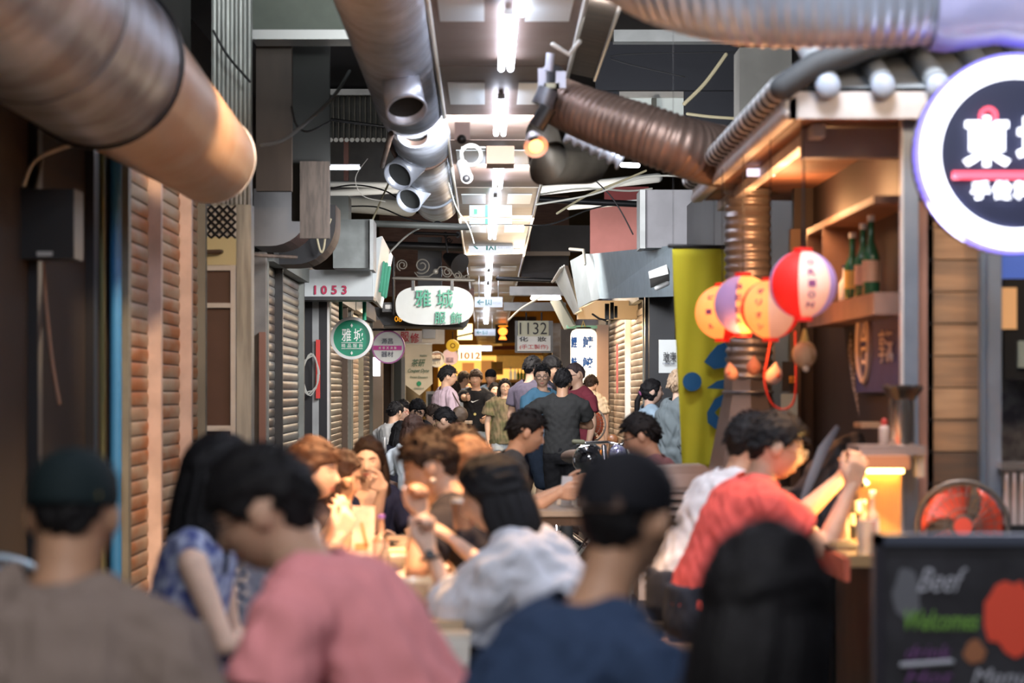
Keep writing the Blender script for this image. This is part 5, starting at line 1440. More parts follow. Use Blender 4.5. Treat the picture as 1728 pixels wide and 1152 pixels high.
def bottle(name, label, p, h, r, m, capm, neck=.62, lab=None, group=None, cat='bottle'):
    t = thing(name, label, cat, p, group); p = Vector(p)
    prof = [(0, .9), (.02, 1), (neck * .8, 1), (neck * .9, .8), (neck + .06, .38), (.94, .34), (.96, .40), (1, .40)]
    gl_ = part(MB().rings([(p + V(0, 0, z * h), V(r * a, 0, 0), V(0, r * a, 0)) for z, a in prof], 20), 'glass', m, t, 50)
    part(MB().rings([(p + V(0, 0, z * h), V(r * a, 0, 0), V(0, r * a, 0)) for z, a in ((.93, .46), (1.01, .46))], 16), 'cap', capm, gl_, 50)
    if lab: part(MB().rings([(p + V(0, 0, z * h), V(r * 1.02, 0, 0), V(0, r * 1.02, 0)) for z in (.18, neck * .72)], 20, False), 'paper_label', lab, gl_, 50)
    return t
gg = mat('bottle_green', (.03, .16, .07), .15, spec=.8); gy = mat('label_gold', (.75, .50, .12), .5); gp = mat('label_peach', (.72, .45, .30), .5)
wcap = mat('cap_white', (.8, .85, .8), .3)
for i, (y, lm, hh) in enumerate(((10.95, None, .17), (10.72, gy, .30), (10.42, gp, .32), (10.2, gp, .34))):
    p = (1.62, y, zs)
    if i == 0: bottle('bottle', 'small white bottle at the far end of the shelf row', p, hh, .028, M['paper'], nv)
    else: bottle('bottle', ['', 'green bottle with a golden label on the booth shelf', 'green bottle with peach label in the middle of the shelf', 'green bottle with peach label nearest the steel post'][i], p, hh, .036, gg, wcap, lab=lm)
bottle('bottle', 'white carafe inside the far shelf compartment', (1.63, 11.5, zs), .2, .04, mat('carafe_white', (.6, .58, .56), .3), M['black'])
# blue cloth banner on the side wall
t = thing('cloth_banner', 'indigo banner with a white circular crest inside the booth', 'banner', (1.70, 10.6, 1.7))
indigo = mat('cloth_indigo', (.045, .06, .22), .8, noise=(6, .15))
zb0, zb1 = zof(662, 10.2), zof(505, 10.2)
part(MB().box((1.70, 9.85, zb0), (1.715, 11.15, zb1)), 'cloth', indigo, t, False)
crest = mat('crest_cream', (.62, .54, .50), .8)
part(MB().torus((1.69, 10.85, (zb0 + zb1) / 2 + .02), (1, 0, 0), .165, .014, 40), 'crest_ring', crest, t)
writing('合', 'crest_character', crest, t, (1.69, 10.85, (zb0 + zb1) / 2 + .02), .2, .2, right=(0, -1, 0), ext=.003)
writing('享沅', 'character', crest, t, (1.69, 10.25, (zb0 + zb1) / 2), .14, .34, right=(0, -1, 0), ext=.003)
t = thing('mesh_strip', 'grey speckled mesh strip hanging on the dark boarding', 'strip', P(1445, 610, 11.4))
pts = [P(1441, 533, 11.6), P(1438, 590, 11.5), P(1446, 650, 11.4), P(1455, 700, 11.3), P(1459, 715, 11.3)]
part(MB().tube(pts, [.008, .022, .024, .016, .005], 8, flat=(V(0, 1, 0), .3)), 'mesh', mat('mesh_speckle', (.45, .44, .44), .7, noise=(90, .8), col2=(.05, .05, .05)), t)

# steel bin with black bristles, side shelf
t = thing('utensil_holder', 'tall stainless steel cup filled with black bristles', 'container', P(1520, 750, 9.3))
c = P(1522, 752, 9.35); h = 80 / S(9.35); r = 21 / S(9.35)
part(MB().rings([(c, V(r * .95, 0, 0), V(0, r * .95, 0)), (c + V(0, 0, h * .05), V(r, 0, 0), V(0, r, 0)), (c + V(0, 0, h), V(r, 0, 0), V(0, r, 0))], 32), 'cup', mat('stainless', (.68, .66, .64), .18, .95), t, 50)
mb = MB(); rr = random.Random(3)
for q in range(160):
    a = rr.uniform(0, 6.28); u = rr.uniform(0, 1) ** .5
    b = c + V(math.cos(a) * r * u, math.sin(a) * r * u, h * .97); e = b + V(math.cos(a) * u * .035, math.sin(a) * u * .035, .05 + rr.uniform(-.008, .008)); mb.tube([b, e], .0035, 5, cap='flat')
part(mb, 'bristles', M['black'], t)
t = thing('wall_ledge', 'grey steel ledge under the stainless cup', 'shelf', P(1505, 760, 9.4))
part(MB().box(P(1450, 768, 9.3), (xof(1562, 9.3), 9.62, zof(752, 9.3))), 'top', mat('ledge_grey', (.30, .27, .27), .35, .5), t, False)
part(fb(1546, 766, 1560, 805, 9.35, .06), 'bracket', M['ltgrey'], t, False)
simple('cutting_board', 'small wooden board lying behind the stainless cup', 'board', MATS['plank_light'], [(1453, 713, 1492, 722, 9.9, .2)])
t = thing('sauce_bottle', 'small red and cream bottle beside the stainless cup', 'bottle', P(1492, 752, 9.7))
part(MB().tube([P(1492, 750, 9.7), P(1492, 725, 9.7)], .022, 14), 'bottle', mat('sauce_cream', (.6, .42, .34), .4), t); part(MB().tube([P(1492, 722, 9.7), P(1492, 710, 9.7)], .012, 10), 'cap', M['red'], t)

# counter with the lit slatted box
cw = mat('counter_wood', (.50, .30, .14), .25, 0, noise=(5, .3, (1, 3, 1)), coat=.4)
ZC = zof(915, 9.0)
t = thing('bar_counter', 'warm lit wooden bar counter with a red front edge', 'counter', (1.5, 9.4, 0))
part(MB().hexa([(1.235, 8.30, ZC - .04), (1.655, 8.30, ZC - .04), (1.655, 9.7, ZC - .04), (1.235, 9.7, ZC - .04), (1.235, 8.30, ZC), (1.655, 8.30, ZC), (1.655, 9.7, ZC), (1.235, 9.7, ZC)]), 'worktop', cw, t, False)
part(MB().box((1.225, 8.29, ZC - .09), (1.245, 9.7, ZC - .01)), 'edge_band', mat('edge_red', (.50, .10, .05), .5), t, False)
part(MB().box((1.40, 8.35, 0), (1.64, 9.68, ZC - .04)), 'cabinet', M['darkwood'], t, False)
t = thing('display_box', 'slatted wooden screen box glowing orange on the counter', 'box', (1.5, 9.5, ZC))
xa, xb = xof(1452, 9.3), xof(1525, 9.3); zt_ = zof(790, 9.3)
for q in range(14):
    x = xa + (xb - xa) * q / 14; part(MB().box((x, 9.35, ZC), (x + (xb - xa) / 14 * .86, 9.37, zt_)), 'slat', mat('slat_orange', (.62, .36, .13), .5, noise=(6, .15, (1, 1, .3))), t, False)
part(MB().box((xa, 9.37, ZC), (xb, 9.40, zt_)), 'backing', mat('slat_backing', (.42, .22, .08), .6), t, False)
part(MB().box((xa - .01, 9.22, zt_), (xb + .01, 9.62, zt_ + .05)), 'lid', mat('lid_brown', (.34, .18, .10), .5), t, False)
part(MB().box((xa, 9.30, zt_ - .018), (xb, 9.33, zt_ - .003)), 'led_strip', mat('led_amber', (1, .7, .3), .4, emit=(1, .58, .16), es=14), t, False)
lampA = [((xa + xb) / 2, 9.2, zt_ - .03)]
for i, (px, d, hh, rr_, mm, lb) in enumerate(((1472, 9.0, .19, .026, 'clear', 'clear glass bottle with a white base on the bar counter'), (1457, 9.15, .15, .022, 'clear', 'short clear bottle left of the glass bottle on the counter'), (1420, 9.1, .17, .026, 'white', 'white sauce bottle near the phone on the counter'))):
    bottle('bottle', lb, (xof(px, d), d, ZC), hh, rr_, mat('bottle_clear', (.85, .75, .6), .1, trans=.6) if mm == 'clear' else mat('bottle_ivory', (.75, .68, .58), .4), wcap, lab=M['paper'] if i == 0 else None)
t = thing('condiment_rack', 'black and cream condiment jars crowded in a rack', 'rack', (xof(1438, 9.2), 9.25, ZC))
for i in range(9):
    px = 1428 + (i % 3) * 11; zz = ZC + .05 * (i // 3)
    o = part(MB().rings([(V(xof(px, 9.25), 9.25 + .02 * (i // 3), zz + u), V(.015, 0, 0), V(0, .015, 0)) for u in (0, .042)], 14), 'jar', [mat('jar_cream', (.72, .6, .42), .3), M['black']][i % 2], t, 50)
t = thing('serving_tray', 'dark tray with sticks lying on the counter', 'tray', (xof(1420, 8.8), 8.75, ZC))
part(MB().box((xof(1395, 8.7), 8.62, ZC), (xof(1445, 8.7), 8.78, ZC + .012)), 'tray', M['darkwood'], t, False)
part(MB().tube([(xof(1400, 8.7), 8.68, ZC + .02), (xof(1440, 8.7), 8.74, ZC + .02)], .006), 'sticks', M['wood'], t)
t = thing('glass_tumbler', 'stack of clear tumblers at the corner of the bar counter', 'glass', (xof(1455, 8.6), 8.5, ZC))
part(MB().tube([(xof(1458, 8.5), 8.45, ZC), (xof(1458, 8.5), 8.45, ZC + .11)], [.03, .036], 20, cap='open'), 'glass', MATS['bottle_clear'], t)

# chimney
t = thing('exhaust_duct', 'vertical ribbed duct ending in a flared silver hood', 'duct', P(1262, 560, 12.8))
c = V(xof(1262, 12.9), 12.9, 0)
part(ribbed([c + V(0, 0, 2.52), c + V(.0, 0, 2.2), c + V(.01, 0, 1.8), c + V(0, 0, 1.5)], .122, .045, .007, 36), 'ribbed_hose', mat('hose_grey', (.36, .34, .34), .4, .7), t, 60)
zh = zof(668, 12.9)
part(MB().rings([(c + V(0, 0, z), V(a, 0, 0), V(0, a, 0)) for z, a in ((zh + .10, .125), (zh, .130), (zh - .06, .145), (1.0, .215), (.93, .22))], 8), 'flared_hood', mat('hood_silver', (.60, .58, .58), .32, .8, noise=(3, .2)), t, 20)
part(MB().torus(c + V(0, 0, zh + .02), (0, 0, 1), .130, .010, 32), 'joint_ring', M['galv'], t)
part(MB().box(c + V(-.24, -.24, 0), c + V(.24, .24, .94)), 'base', M['ltgrey'], t, False)

t = thing('poster', 'pale blue poster with red lettering behind the booth corner', 'poster', P(1333, 690, 12.6))
part(fb(1320, 610, 1346, 660, 12.62, .02), 'upper_sheet', M['black'], t, False)
part(fb(1318, 664, 1346, 760, 12.6, .02), 'lower_sheet', mat('poster_blue', (.35, .50, .56), .6, noise=(5, .2)), t, False)
writing('小吃', 'character', rd, t, P(1333, 708, 12.59), 13 / S(12.6), 22 / S(12.6)); writing('營業', 'character', mat('poster_orange', (.8, .4, .05), .5), t, P(1338, 640, 12.6), 12 / S(12.6), 14 / S(12.6))

# ------------------------------------------------------------------ striped paper lanterns
lred = mat('lantern_red', (.80, .02, .015), .6, emit=(1, .015, .01), es=.35)
lcream = mat('lantern_paper', (.85, .62, .52), .6, emit=(1, .36, .20), es=.30)
lpur = mat('lantern_purple', (.42, .28, .55), .6, emit=(.6, .3, .6), es=.16)
lor = mat('lantern_glowing', (.85, .40, .16), .6, emit=(1, .24, .05), es=.9)
def lantern(label, px, py, rpx, d, mats, rot, char='', cc=None, squash=1.0, ln=1):
    c = P(px, py, d); r = rpx / S(d)
    t = thing('paper_lantern', label, 'lantern', c)
    seg, ring = 48, 28; vs = []; fs = []; mi = []
    for j in range(ring + 1):
        th = math.radians(12) + math.radians(156) * j / ring
        for k in range(seg):
            a = 2 * math.pi * k / seg + R(rot)
            rib = 1 - .006 * (j % 2)
            vs.append(c + V(r * math.sin(th) * math.cos(a) * rib * squash, r * math.sin(th) * math.sin(a) * rib * squash, r * math.cos(th)))
    for j in range(ring):
        for k in range(seg):
            fs.append((j * seg + k, (j + 1) * seg + k, (j + 1) * seg + (k + 1) % seg, j * seg + (k + 1) % seg)); mi.append((k // 8) % len(mats))
    mb = MB(); mb.v = [tuple(v) for v in vs]; mb.f = fs; mb.mi = mi
    part(mb, 'shade', mats, t, 2)
    for s_ in (1, -1):
        part(MB().rings([(c + V(0, 0, s_ * r * z), V(r * a, 0, 0), V(0, r * a, 0)) for z, a in ((.95, .28), (1.08, .28))], 24), 'end_collar', MATS['red_plastic'] if not 'red_collar' in MATS else MATS['red_collar'], t, 50)
    part(MB().tube([c + V(0, 0, r * 1.05), c + V(0, 0, r * 1.05 + .12)], .003, 6).tube([c + V(0, 0, r * 1.1), V(c.x, c.y, ZE - .05)], .0025, 6), 'string', M['cable_k'], t)
    for n_, (ch, az) in enumerate(char):
        L = len(ch)
        for q, one in enumerate(ch):
            el = R(48 - 96 * (q + .5) / L); a = R(az)
            nrm = V(math.cos(el) * math.sin(a), -math.cos(el) * math.cos(a), math.sin(el)); up = V(-math.sin(el) * math.sin(a), math.sin(el) * math.cos(a), math.cos(el))
            writing(one, 'character', cc, t, c + nrm * (r * 1.004), r * .20, r * .22, right=up.cross(nrm), up=up, ext=.002, bold=.02)
    return t
mat('red_collar', (.75, .02, .02), .5, emit=(1, .02, .01), es=.25)
pk = mat('ink_violet', (.30, .08, .22), .6)
lantern('front striped lantern in red, pink and purple, highest of the four', 1355, 480, 57, 9.6, [lred, lcream, lpur], -165, [('ORION', 8)], pk)
lantern('glowing orange striped lantern just behind the front one', 1300, 522, 50, 10.3, [lor, lcream, lred], -160, [('オリオン', -30)], pk)
lantern('orange and violet lantern between the glowing ones', 1254, 514, 50, 11.0, [lpur, lor, lor], -170, [('BEER', -15)], pk)
lantern('leftmost glowing red and orange lantern before the yellow banner', 1219, 527, 46, 11.7, [lor, lred, lor], -150, [('ビール', -35)], pk)
for p in ((xof(1285, 10.5), 10.55, zof(520, 10.5)),): lampA.append(p)

# plush ornaments
def peach(label, px, py, rpx, d, m, lean_):
    t = thing('hanging_ornament', label, 'ornament', P(px, py, d)); c = P(px, py, d); r = rpx / S(d)
    mb = MB(); prof = [(-1.0, .05), (-.9, .5), (-.5, .92), (0, 1), (.4, .82), (.8, .42), (1.15, .12), (1.25, .02)]
    mb.rings([(c + V(lean_ * r * z * .3, 0, r * z), V(r * .85 * a, 0, 0), V(0, r * .8 * a, 0)) for z, a in prof], 20); part(mb, 'body', m, t, 2)
    part(MB().ell(c + V(lean_ * r * .5, -r * .55, -.1 * r), r * .30, r * .25, r * .28), 'cheek', mat('coral_patch', (.62, .16, .13), .6), t, 2)
    part(MB().tube([c + V(0, 0, r * 1.2), c + V(0, 0, r * 1.2 + .10)], .002, 6), 'string', M['cable_k'], t)
pm = mat('plush_pink', (.66, .42, .36), .7); 
peach('pinkish teardrop ornament at the left under the lanterns', 1234, 628, 14, 11.2, pm, -.5)
peach('coral teardrop ornament in the middle under the lanterns', 1272, 618, 15, 11.4, mat('plush_coral', (.60, .28, .22), .7), 0)
peach('pale pink teardrop ornament at the right under the lanterns', 1306, 632, 17, 11.0, mat('plush_palepink', (.70, .52, .50), .7), .5)
t = thing('hanging_ornament', 'brown round pufferfish ornament with a pale belly', 'ornament', P(1358, 595, 10.4))
c = P(1358, 598, 10.4); r = 21 / S(10.4)
part(MB().ell(c, r, r * .9, r * 1.1, seg=24, ring=16), 'body', mat('puffer_brown', (.34, .23, .12), .6, noise=(30, .4), col2=(.52, .42, .30)), t, 2)
part(MB().ell(c + V(-.012, -.02, -.002), r * .8, r * .7, r * .9, seg=20), 'belly', mat('puffer_cream', (.55, .45, .34), .6), t, 2)
part(MB().ell(c + V(0, -r * .6, -r * 1.15), .014), 'weight', M['white'], t, 2); part(MB().tube([c + V(0, 0, r), c + V(0, 0, r + .05)], [.02, .008], 8), 'tail', mat('puffer_tail', (.5, .5, .2), .6), t)
part(MB().tube([c + V(0, 0, r), V(c.x, c.y, ZE - .05)], .002, 6), 'string', M['cable_k'], t)
cable('cable', 'red cord looping below the pufferfish ornament', [P(1318, 480, 11), P(1296, 600, 11), P(1290, 640, 11), P(1302, 680, 11), P(1325, 690, 11), P(1342, 665, 11), P(1342, 560, 11)], .005, mat('cord_red', (.5, .04, .04), .6))

# ------------------------------------------------------------------ round neon sign
t = thing('neon_sign', 'round black sign with a thick glowing white ring', 'sign', P(1710, 260, 7.9))
c = P(1712, 260, 7.9); k = 1 / S(7.9)
part(MB().disc(c + V(0, .05, 0), (0, 1, 0), 168 * k, .06, 64), 'housing', M['black'], t, 50)
part(MB().annulus(c, (0, 1, 0), 127 * k, 162 * k, .05, 72), 'light_ring', mat('ring_glow', (1, 1, 1), .4, emit=(.86, .88, 1), es=1.9), t, 50)
part(MB().annulus(c, (0, 1, 0), 162 * k, 168 * k, .07, 72), 'rim', mat('rim_blue', (.25, .25, .8), .4, emit=(.25, .2, 1), es=.9), t, 50)
part(MB().disc(c, (0, 1, 0), 127 * k, .03, 64), 'face', mat('face_navy', (.012, .014, .045), .5), t, 50)
lg = mat('letter_glow', (1, 1, 1), .4, emit=(.85, .88, 1), es=2.2)
writing('東', 'character', lg, t, c + V((1662 - 1712) * k, -.03, (260 - 240) * k), 84 * k, 78 * k, ext=.006, bold=.03)
writing('坡', 'character', lg, t, c + V((1752 - 1712) * k, -.03, (260 - 240) * k), 84 * k, 78 * k, ext=.006, bold=.03)
rg = mat('bar_red_glow', (1, .15, .2), .4, emit=(1, .06, .10), es=1.3)
part(MB().box((c.x - 107 * k, c.y - .04, c.z - 43 * k), (c.x + 107 * k, c.y - .02, c.z - 31 * k)), 'red_bar', rg, t, False)
part(MB().annulus(c + V(-49 * k, -.045, 62 * k), (0, 1, 0), 9 * k, 15 * k, .01, 28), 'red_mark', rg, t)
for q, ch in enumerate('手做料理'): writing(ch, 'character', lg, t, c + V((-60 + q * 36) * k, -.03, -62 * k), 30 * k, 31 * k, bold=.02)
part(MB().tube([c + V(.1, .08, 0), V(c.x + .1, 9.5, c.z)], .02), 'arm', M['blackm'], t)

# far right glimpse of the kitchen
t = thing('wall_poster', 'blue sheet behind the round neon sign at the right edge', 'poster', P(1712, 455, 10))
part(fb(1692, 420, 1745, 480, 10, .02), 'sheet', mat('sheet_blue', (.08, .17, .55), .5, emit=(.1, .2, .8), es=.25), t, False)
t = thing('wall_screen', 'dark framed screen on the far right with an amber picture', 'screen', P(1715, 560, 9.9))
part(fb(1694, 470, 1760, 640, 9.95, .04), 'frame', M['black'], t, False); part(fb(1692, 485, 1716, 555, 9.94, .02), 'picture', mat('picture_amber', (.6, .35, .18), .5, emit=(1, .5, .2), es=.25), t, False)
part(fb(1718, 575, 1760, 620, 9.93, .02), 'caption', mat('caption_pale', (.35, .42, .38), .5), t, False)
t = thing('glass_rack', 'rack of shining glasses at the far right edge', 'rack', P(1712, 840, 9.4))
part(fb(1690, 780, 1760, 792, 9.4, .2), 'shelf', mat('rack_chrome', (.7, .62, .58), .2, .8), t, False)
part(fb(1690, 886, 1760, 900, 9.4, .2), 'lower_shelf', M['black'], t, False)
for q in range(4):
    part(MB().tube([P(1699 + q * 13, 884, 9.45), P(1699 + q * 13, 845, 9.45), P(1699 + q * 13, 800, 9.45)], [.014, .012, .008], 12), 'glass', mat('glass_pinkish', (.8, .66, .62), .1, .3), t, 2)
simple('wall_panel', 'dark mottled wall behind the glasses at the right edge', 'wall', mat('mottled_dark', (.07, .06, .07), .7, noise=(18, .8), col2=(.16, .15, .15)), [(1688, 640, 1800, 1100, 10.2, .1)])

# dark jacket hung by the rear boarding
t = thing('draped_jacket', 'black jacket with a grey stripe slung over a stand', 'jacket', (xof(1405, 10.5), 10.5, 0))
mb = MB(); mb.tube([P(1440, 745, 10.6), P(1420, 790, 10.5), P(1395, 850, 10.4), P(1385, 920, 10.4)], [.05, .13, .17, .16], 20, flat=(V(0, 1, 0), .5)); me = remesh(mb, .012, 3); folds(me, .012, 4)
part(me, 'cloth', mat('jacket_black', (.018, .018, .022), .7), t, 2)
part(MB().tube([P(1412, 722, 10.35), P(1388, 760, 10.3), P(1368, 810, 10.25), P(1352, 850, 10.25)], [.012, .024, .020, .012], 10, flat=(V(0, 1, 0), .4)), 'reflective_stripe', mat('stripe_grey', (.17, .17, .19), .6), t)
part(MB().tube([V(xof(1405, 10.55), 10.55, 0), V(xof(1405, 10.55), 10.55, zof(760, 10.55))], .016), 'stand', M['blackm'], t)

# ------------------------------------------------------------------ fans
def fan(label, px, py, rpx, d, bladem, cagem, face, zfoot=0, tilt=0):
    c = P(px, py, d); r = rpx / S(d); n = Vector(face).normalized(); t = thing('electric_fan', label, 'fan', (c.x, c.y, zfoot))
    u = n.orthogonal().normalized(); w = n.cross(u)
    mb = MB(); mb.torus(c, n, r, .010 if r > .1 else .006, 40)
    for q in range(28):
        a = 2 * math.pi * q / 28; e = u * math.cos(a) + w * math.sin(a)
        mb.tube([c + n * .05 + e * r * .18, c + n * .045 + e * r * .6, c + e * r], .0018, 5)
        mb.tube([c - n * .07 + e * r * .18, c - n * .05 + e * r * .6, c + e * r], .0018, 5)
    for f in (.4, .7): mb.torus(c + n * .047, n, r * f, .002, 32)
    part(mb, 'wire_guard', cagem, t, 2)
    part(MB().disc(c + n * .055, n, r * .2, .012, 24), 'badge', bladem, t)
    mb = MB()
    for q in range(3):
        vs = []; nn = 7
        for i in range(nn + 1):
            for j in range(nn + 1):
                rad = r * (.14 + .76 * i / nn); a = 2 * math.pi * q / 3 + R(-56 + 112 * j / nn) * (.55 + .45 * i / nn) + .5 * i / nn
                e = u * math.cos(a) + w * math.sin(a); vs.append(c + e * rad + n * (.022 * (j / nn - .5) * 2))
        fs = [(i * (nn + 1) + j, i * (nn + 1) + j + 1, (i + 1) * (nn + 1) + j + 1, (i + 1) * (nn + 1) + j) for i in range(nn) for j in range(nn)]
        b = part(MB().add(vs, fs), 'blade', bladem, t, 2); md = b.modifiers.new('t', 'SOLIDIFY'); md.thickness = .003
    part(MB().tube([c - n * .01, c - n * .13], .05, 20), 'motor', cagem, t)
    part(MB().tube([c - n * .09, V(c.x - n.x * .09, c.y - n.y * .09, zfoot + .02)], .014), 'pole', cagem, t)
    part(MB().disc(V(c.x - n.x * .09, c.y - n.y * .09, zfoot + .015), (0, 0, 1), .16, .03, 32), 'base', cagem, t)
    return t
fan('red bladed fan with a grey guard behind the chalkboard', 1624, 888, 76, 9.36, mat('blade_red', (.62, .07, .035), .35, spec=.6), mat('guard_grey', (.13, .12, .11), .4, .4), (-.15, -1, .05))
fan('pale blue fan guard cut by the lower left corner', -12, 1072, 133, 5.7, mat('blade_blue', (.16, .30, .50), .3), mat('guard_steelblue', (.38, .46, .50), .3, .5), (.3, -1, .15))
fan('small red fan glowing behind the man in maroon', 991, 716, 31, 26.5, mat('blade_redfar', (.60, .12, .05), .4), mat('guard_wire', (.35, .30, .26), .4, .5), (.1, -1, .1))

# ------------------------------------------------------------------ chalkboard
t = thing('chalkboard', 'black chalkboard menu with green and white handwriting', 'sign', (1.1, 6, 0))
d = 6.0; k = 1 / S(d)
part(fb(1486, 918, 1800, 1300, d, .03), 'slate', mat('chalk_slate', (.010, .009, .011), .6, noise=(6, .5), col2=(.028, .026, .03)), t, False)
part(fb(1476, 902, 1800, 920, d - .01, .05), 'frame_rail', mat('frame_slate', (.09, .10, .13), .35, .3), t, False)
part(fb(1476, 902, 1492, 1300, d - .01, .05), 'frame_stile', mat('frame_black', (.025, .022, .028), .4), t, False)
ck = mat('chalk_green', (.16, .34, .05), .8); cwh = mat('chalk_white', (.42, .42, .45), .8); cp = mat('chalk_purple', (.16, .06, .18), .8)
writing('Welcomes', 'handwriting', ck, t, P(1588, 1046, d - .005), 34 * k, 128 * k, slant=.35, ext=.001, bold=.01)
writing('Beef', 'handwriting', cwh, t, P(1590, 978, d - .005), 40 * k, 70 * k, slant=.5, ext=.001)
writing('drink', 'handwriting', cp, t, P(1568, 1100, d - .005), 24 * k, 76 * k, slant=.3, ext=.001)
part(MB().tube([P(1522, 1122, d - .004), P(1606, 1116, d - .004)], .006), 'underline', cwh, t)
writing('Menu', 'handwriting', cwh, t, P(1690, 1142, d - .005), 28 * k, 90 * k, slant=.3, ext=.001)
writing('Hot', 'handwriting', cp, t, P(1570, 1142, d - .005), 24 * k, 76 * k, slant=.3, ext=.001)
def patch(px, py, rx, ry, m, seed):
    r = random.Random(seed); pts = [((1 + r.uniform(-.2, .2)) * rx * math.cos(a) * k, (1 + r.uniform(-.2, .2)) * ry * math.sin(a) * k) for a in np.linspace(0, 6.28, 18, False)]
    part(MB().prism(pts, P(px, py, d - .002), (1, 0, 0), (0, 0, 1), (0, -1, 0), .001), 'chalk_patch', m, t, False)
patch(1705, 1040, 44, 62, mat('chalk_redorange', (.75, .07, .03), .7), 3); patch(1645, 1100, 18, 20, mat('chalk_orange', (.32, .12, .05), .8), 6); patch(1530, 1000, 26, 42, mat('chalk_smear', (.12, .12, .13), .8), 8)
part(MB().box(P(1480, 1300, d + .3), P(1500, 905, d + .05)), 'leg', MATS['frame_black'], t, False)

# ------------------------------------------------------------------ air cooler
t = thing('air_cooler', 'beige evaporative air cooler with louvres on a dark wheeled base', 'air cooler', (xof(1150, 12.9), 12.9, 0))
d = 12.75; cb_ = mat('cooler_beige', (.50, .45, .43), .4, 0, noise=(8, .08))
x0, x1 = xof(1078, d), xof(1206, d); zt2 = zof(800, d); zm = zof(1012, d)
mb = MB(); pts = [(x0, zm), (x0, zt2), (x0 + .03, zof(788, d)), (x1 - .05, zof(785, d)), (x1, zt2), (x1, zm)]
mb.prism([(a, b) for a, b in pts], (0, d, 0), (1, 0, 0), (0, 0, 1), (0, 1, 0), .40); part(mb, 'casing', cb_, t, False)
part(fb(1092, 800, 1182, 822, d - .01, .03), 'control_panel', mat('cooler_light', (.60, .56, .55), .4), t)
for q in range(13):
    y = 838 + q * 13 + (40 if q > 5 else 0) * 0
    part(MB().obox(P(1136, y, d - .015), ((x1 - x0) / 2 - .05, 0, 0), (0, .012, .008), (0, .002, .006)), 'louvre', mat('louvre_grey', (.34, .31, .30), .4), t, False)
part(fb(1092, 830, 1188, 1005, d - .004, .01), 'recess', mat('recess_dark', (.10, .09, .09), .7), t, False)
part(MB().box((x0 - .01, d - .02, zof(1092, d)), (x1 + .02, d + .42, zm)), 'tank', mat('tank_charcoal', (.045, .045, .055), .4), t, False)
for sx, sy in ((x0 + .05, d + .03), (x1 - .05, d + .03), (x0 + .05, d + .36), (x1 - .05, d + .36)):
    w_ = part(MB().tube([(sx - .012, sy, .03), (sx + .012, sy, .03)], .03, 18, cap='flat'), 'caster', M['black'], t)
    part(MB().box((sx - .02, sy - .02, .045), (sx + .02, sy + .02, zof(1092, d))), 'caster_fork', M['blackm'], t, False)
simple('wall_plug', 'small white plug at the side of the cooler base', 'plug', M['white'], [(1064, 1080, 1076, 1092, 12.7, .03)])
bpy.data.objects['wall_plug'].location.z -= 0.0
cable('cable', 'thin white lead running down from the plug to the floor', [P(1070, 1090, 12.72), P(1066, 1105, 12.6), V(xof(1062, 12.5), 12.5, .01), V(xof(1030, 12.6), 12.6, .008)], .006, M['cable_w'])

# ------------------------------------------------------------------ motorcycle parked behind the tables
t = thing('motorcycle', 'black parked motorcycle with a round chrome headlight', 'motorcycle', (xof(1000, 19), 19.5, 0))
chrome = mat('chrome', (.78, .78, .82), .1, 1.0); blk = mat('tank_gloss', (.012, .012, .014), .12, coat=.8)
hx, hy_, hz = P(1043, 765, 18.2)
for y, nm in ((17.95, 'front_wheel'), (19.45, 'rear_wheel')):
    c = V(hx - (.0 if y < 18.5 else .42), y + .0, .31)
    ax = V(1, .28, 0).normalized()
    part(MB().torus(c, ax, .26, .05, 36), nm, mat('tyre', (.02, .02, .02), .8), t, 2)
    w = MB(); w.torus(c, ax, .205, .012, 32); 
    for q in range(12):
        a = q * math.pi / 6; e = V(0, 0, 1) * math.sin(a) + ax.cross(V(0, 0, 1)) * math.cos(a); w.tube([c, c + e * .2], .004, 5)
    part(w, 'spokes', chrome, t)
fdir = V(-.42, 1.5, 0).normalized()
H0 = V(hx, hy_, hz)
for sx in (-.07, .07):
    part(MB().tube([V(hx + sx, 17.95, .31), V(hx + sx - .03, 18.35, hz + .05)], .020), 'fork', chrome, t)
part(MB().ell(H0 + V(0, .05, 0), .068, .08, .068, seg=24, ring=14), 'headlight_shell', blk, t, 2)
part(MB().ell(H0 - V(0, .01, 0), .062, .03, .062, seg=24, ring=14), 'headlight_glass', mat('headlight_lens', (.7, .72, .85), .08, .6, noise=(60, .6), col2=(.25, .22, .55)), t, 2)
part(MB().torus(H0 - V(0, .005, 0), (0, 1, 0), .066, .008, 32), 'headlight_rim', chrome, t)
hb = H0 + V(-.10, .25, .10)
part(MB().tube([P(974, 748, 18.6), P(990, 747, 18.6), hb + V(.04, 0, -.02), hb + V(.12, -.02, -.04), hb + V(.26, .0, .0), hb + V(.36, .06, .02)], .013), 'handlebar', chrome, t)
part(MB().tube([P(969, 745, 18.6), P(984, 746, 18.6)], .020), 'grip', mat('grip_olive', (.10, .10, .06), .7), t); part(MB().tube([hb + V(.36, .06, .02), hb + V(.44, .1, .02)], .02), 'grip', M['black'], t)
part(MB().tube([P(977, 755, 18.5), P(1000, 750, 18.5)], .006), 'brake_lever', chrome, t)
part(MB().ell(P(1019, 763, 18.5), .032, .03, .03), 'turn_signal', mat('signal_amber', (.75, .22, .02), .3), t, 2)
part(MB().ell(P(1034, 742, 18.9), .045, .02, .045), 'mirror', mat('mirror_amber', (.25, .10, .04), .3), t, 2)
mb = MB(); mb.ell(P(994, 775, 18.9), .13, .27, .13, seg=24, ring=14); part(mb, 'fuel_tank', blk, t, 2)
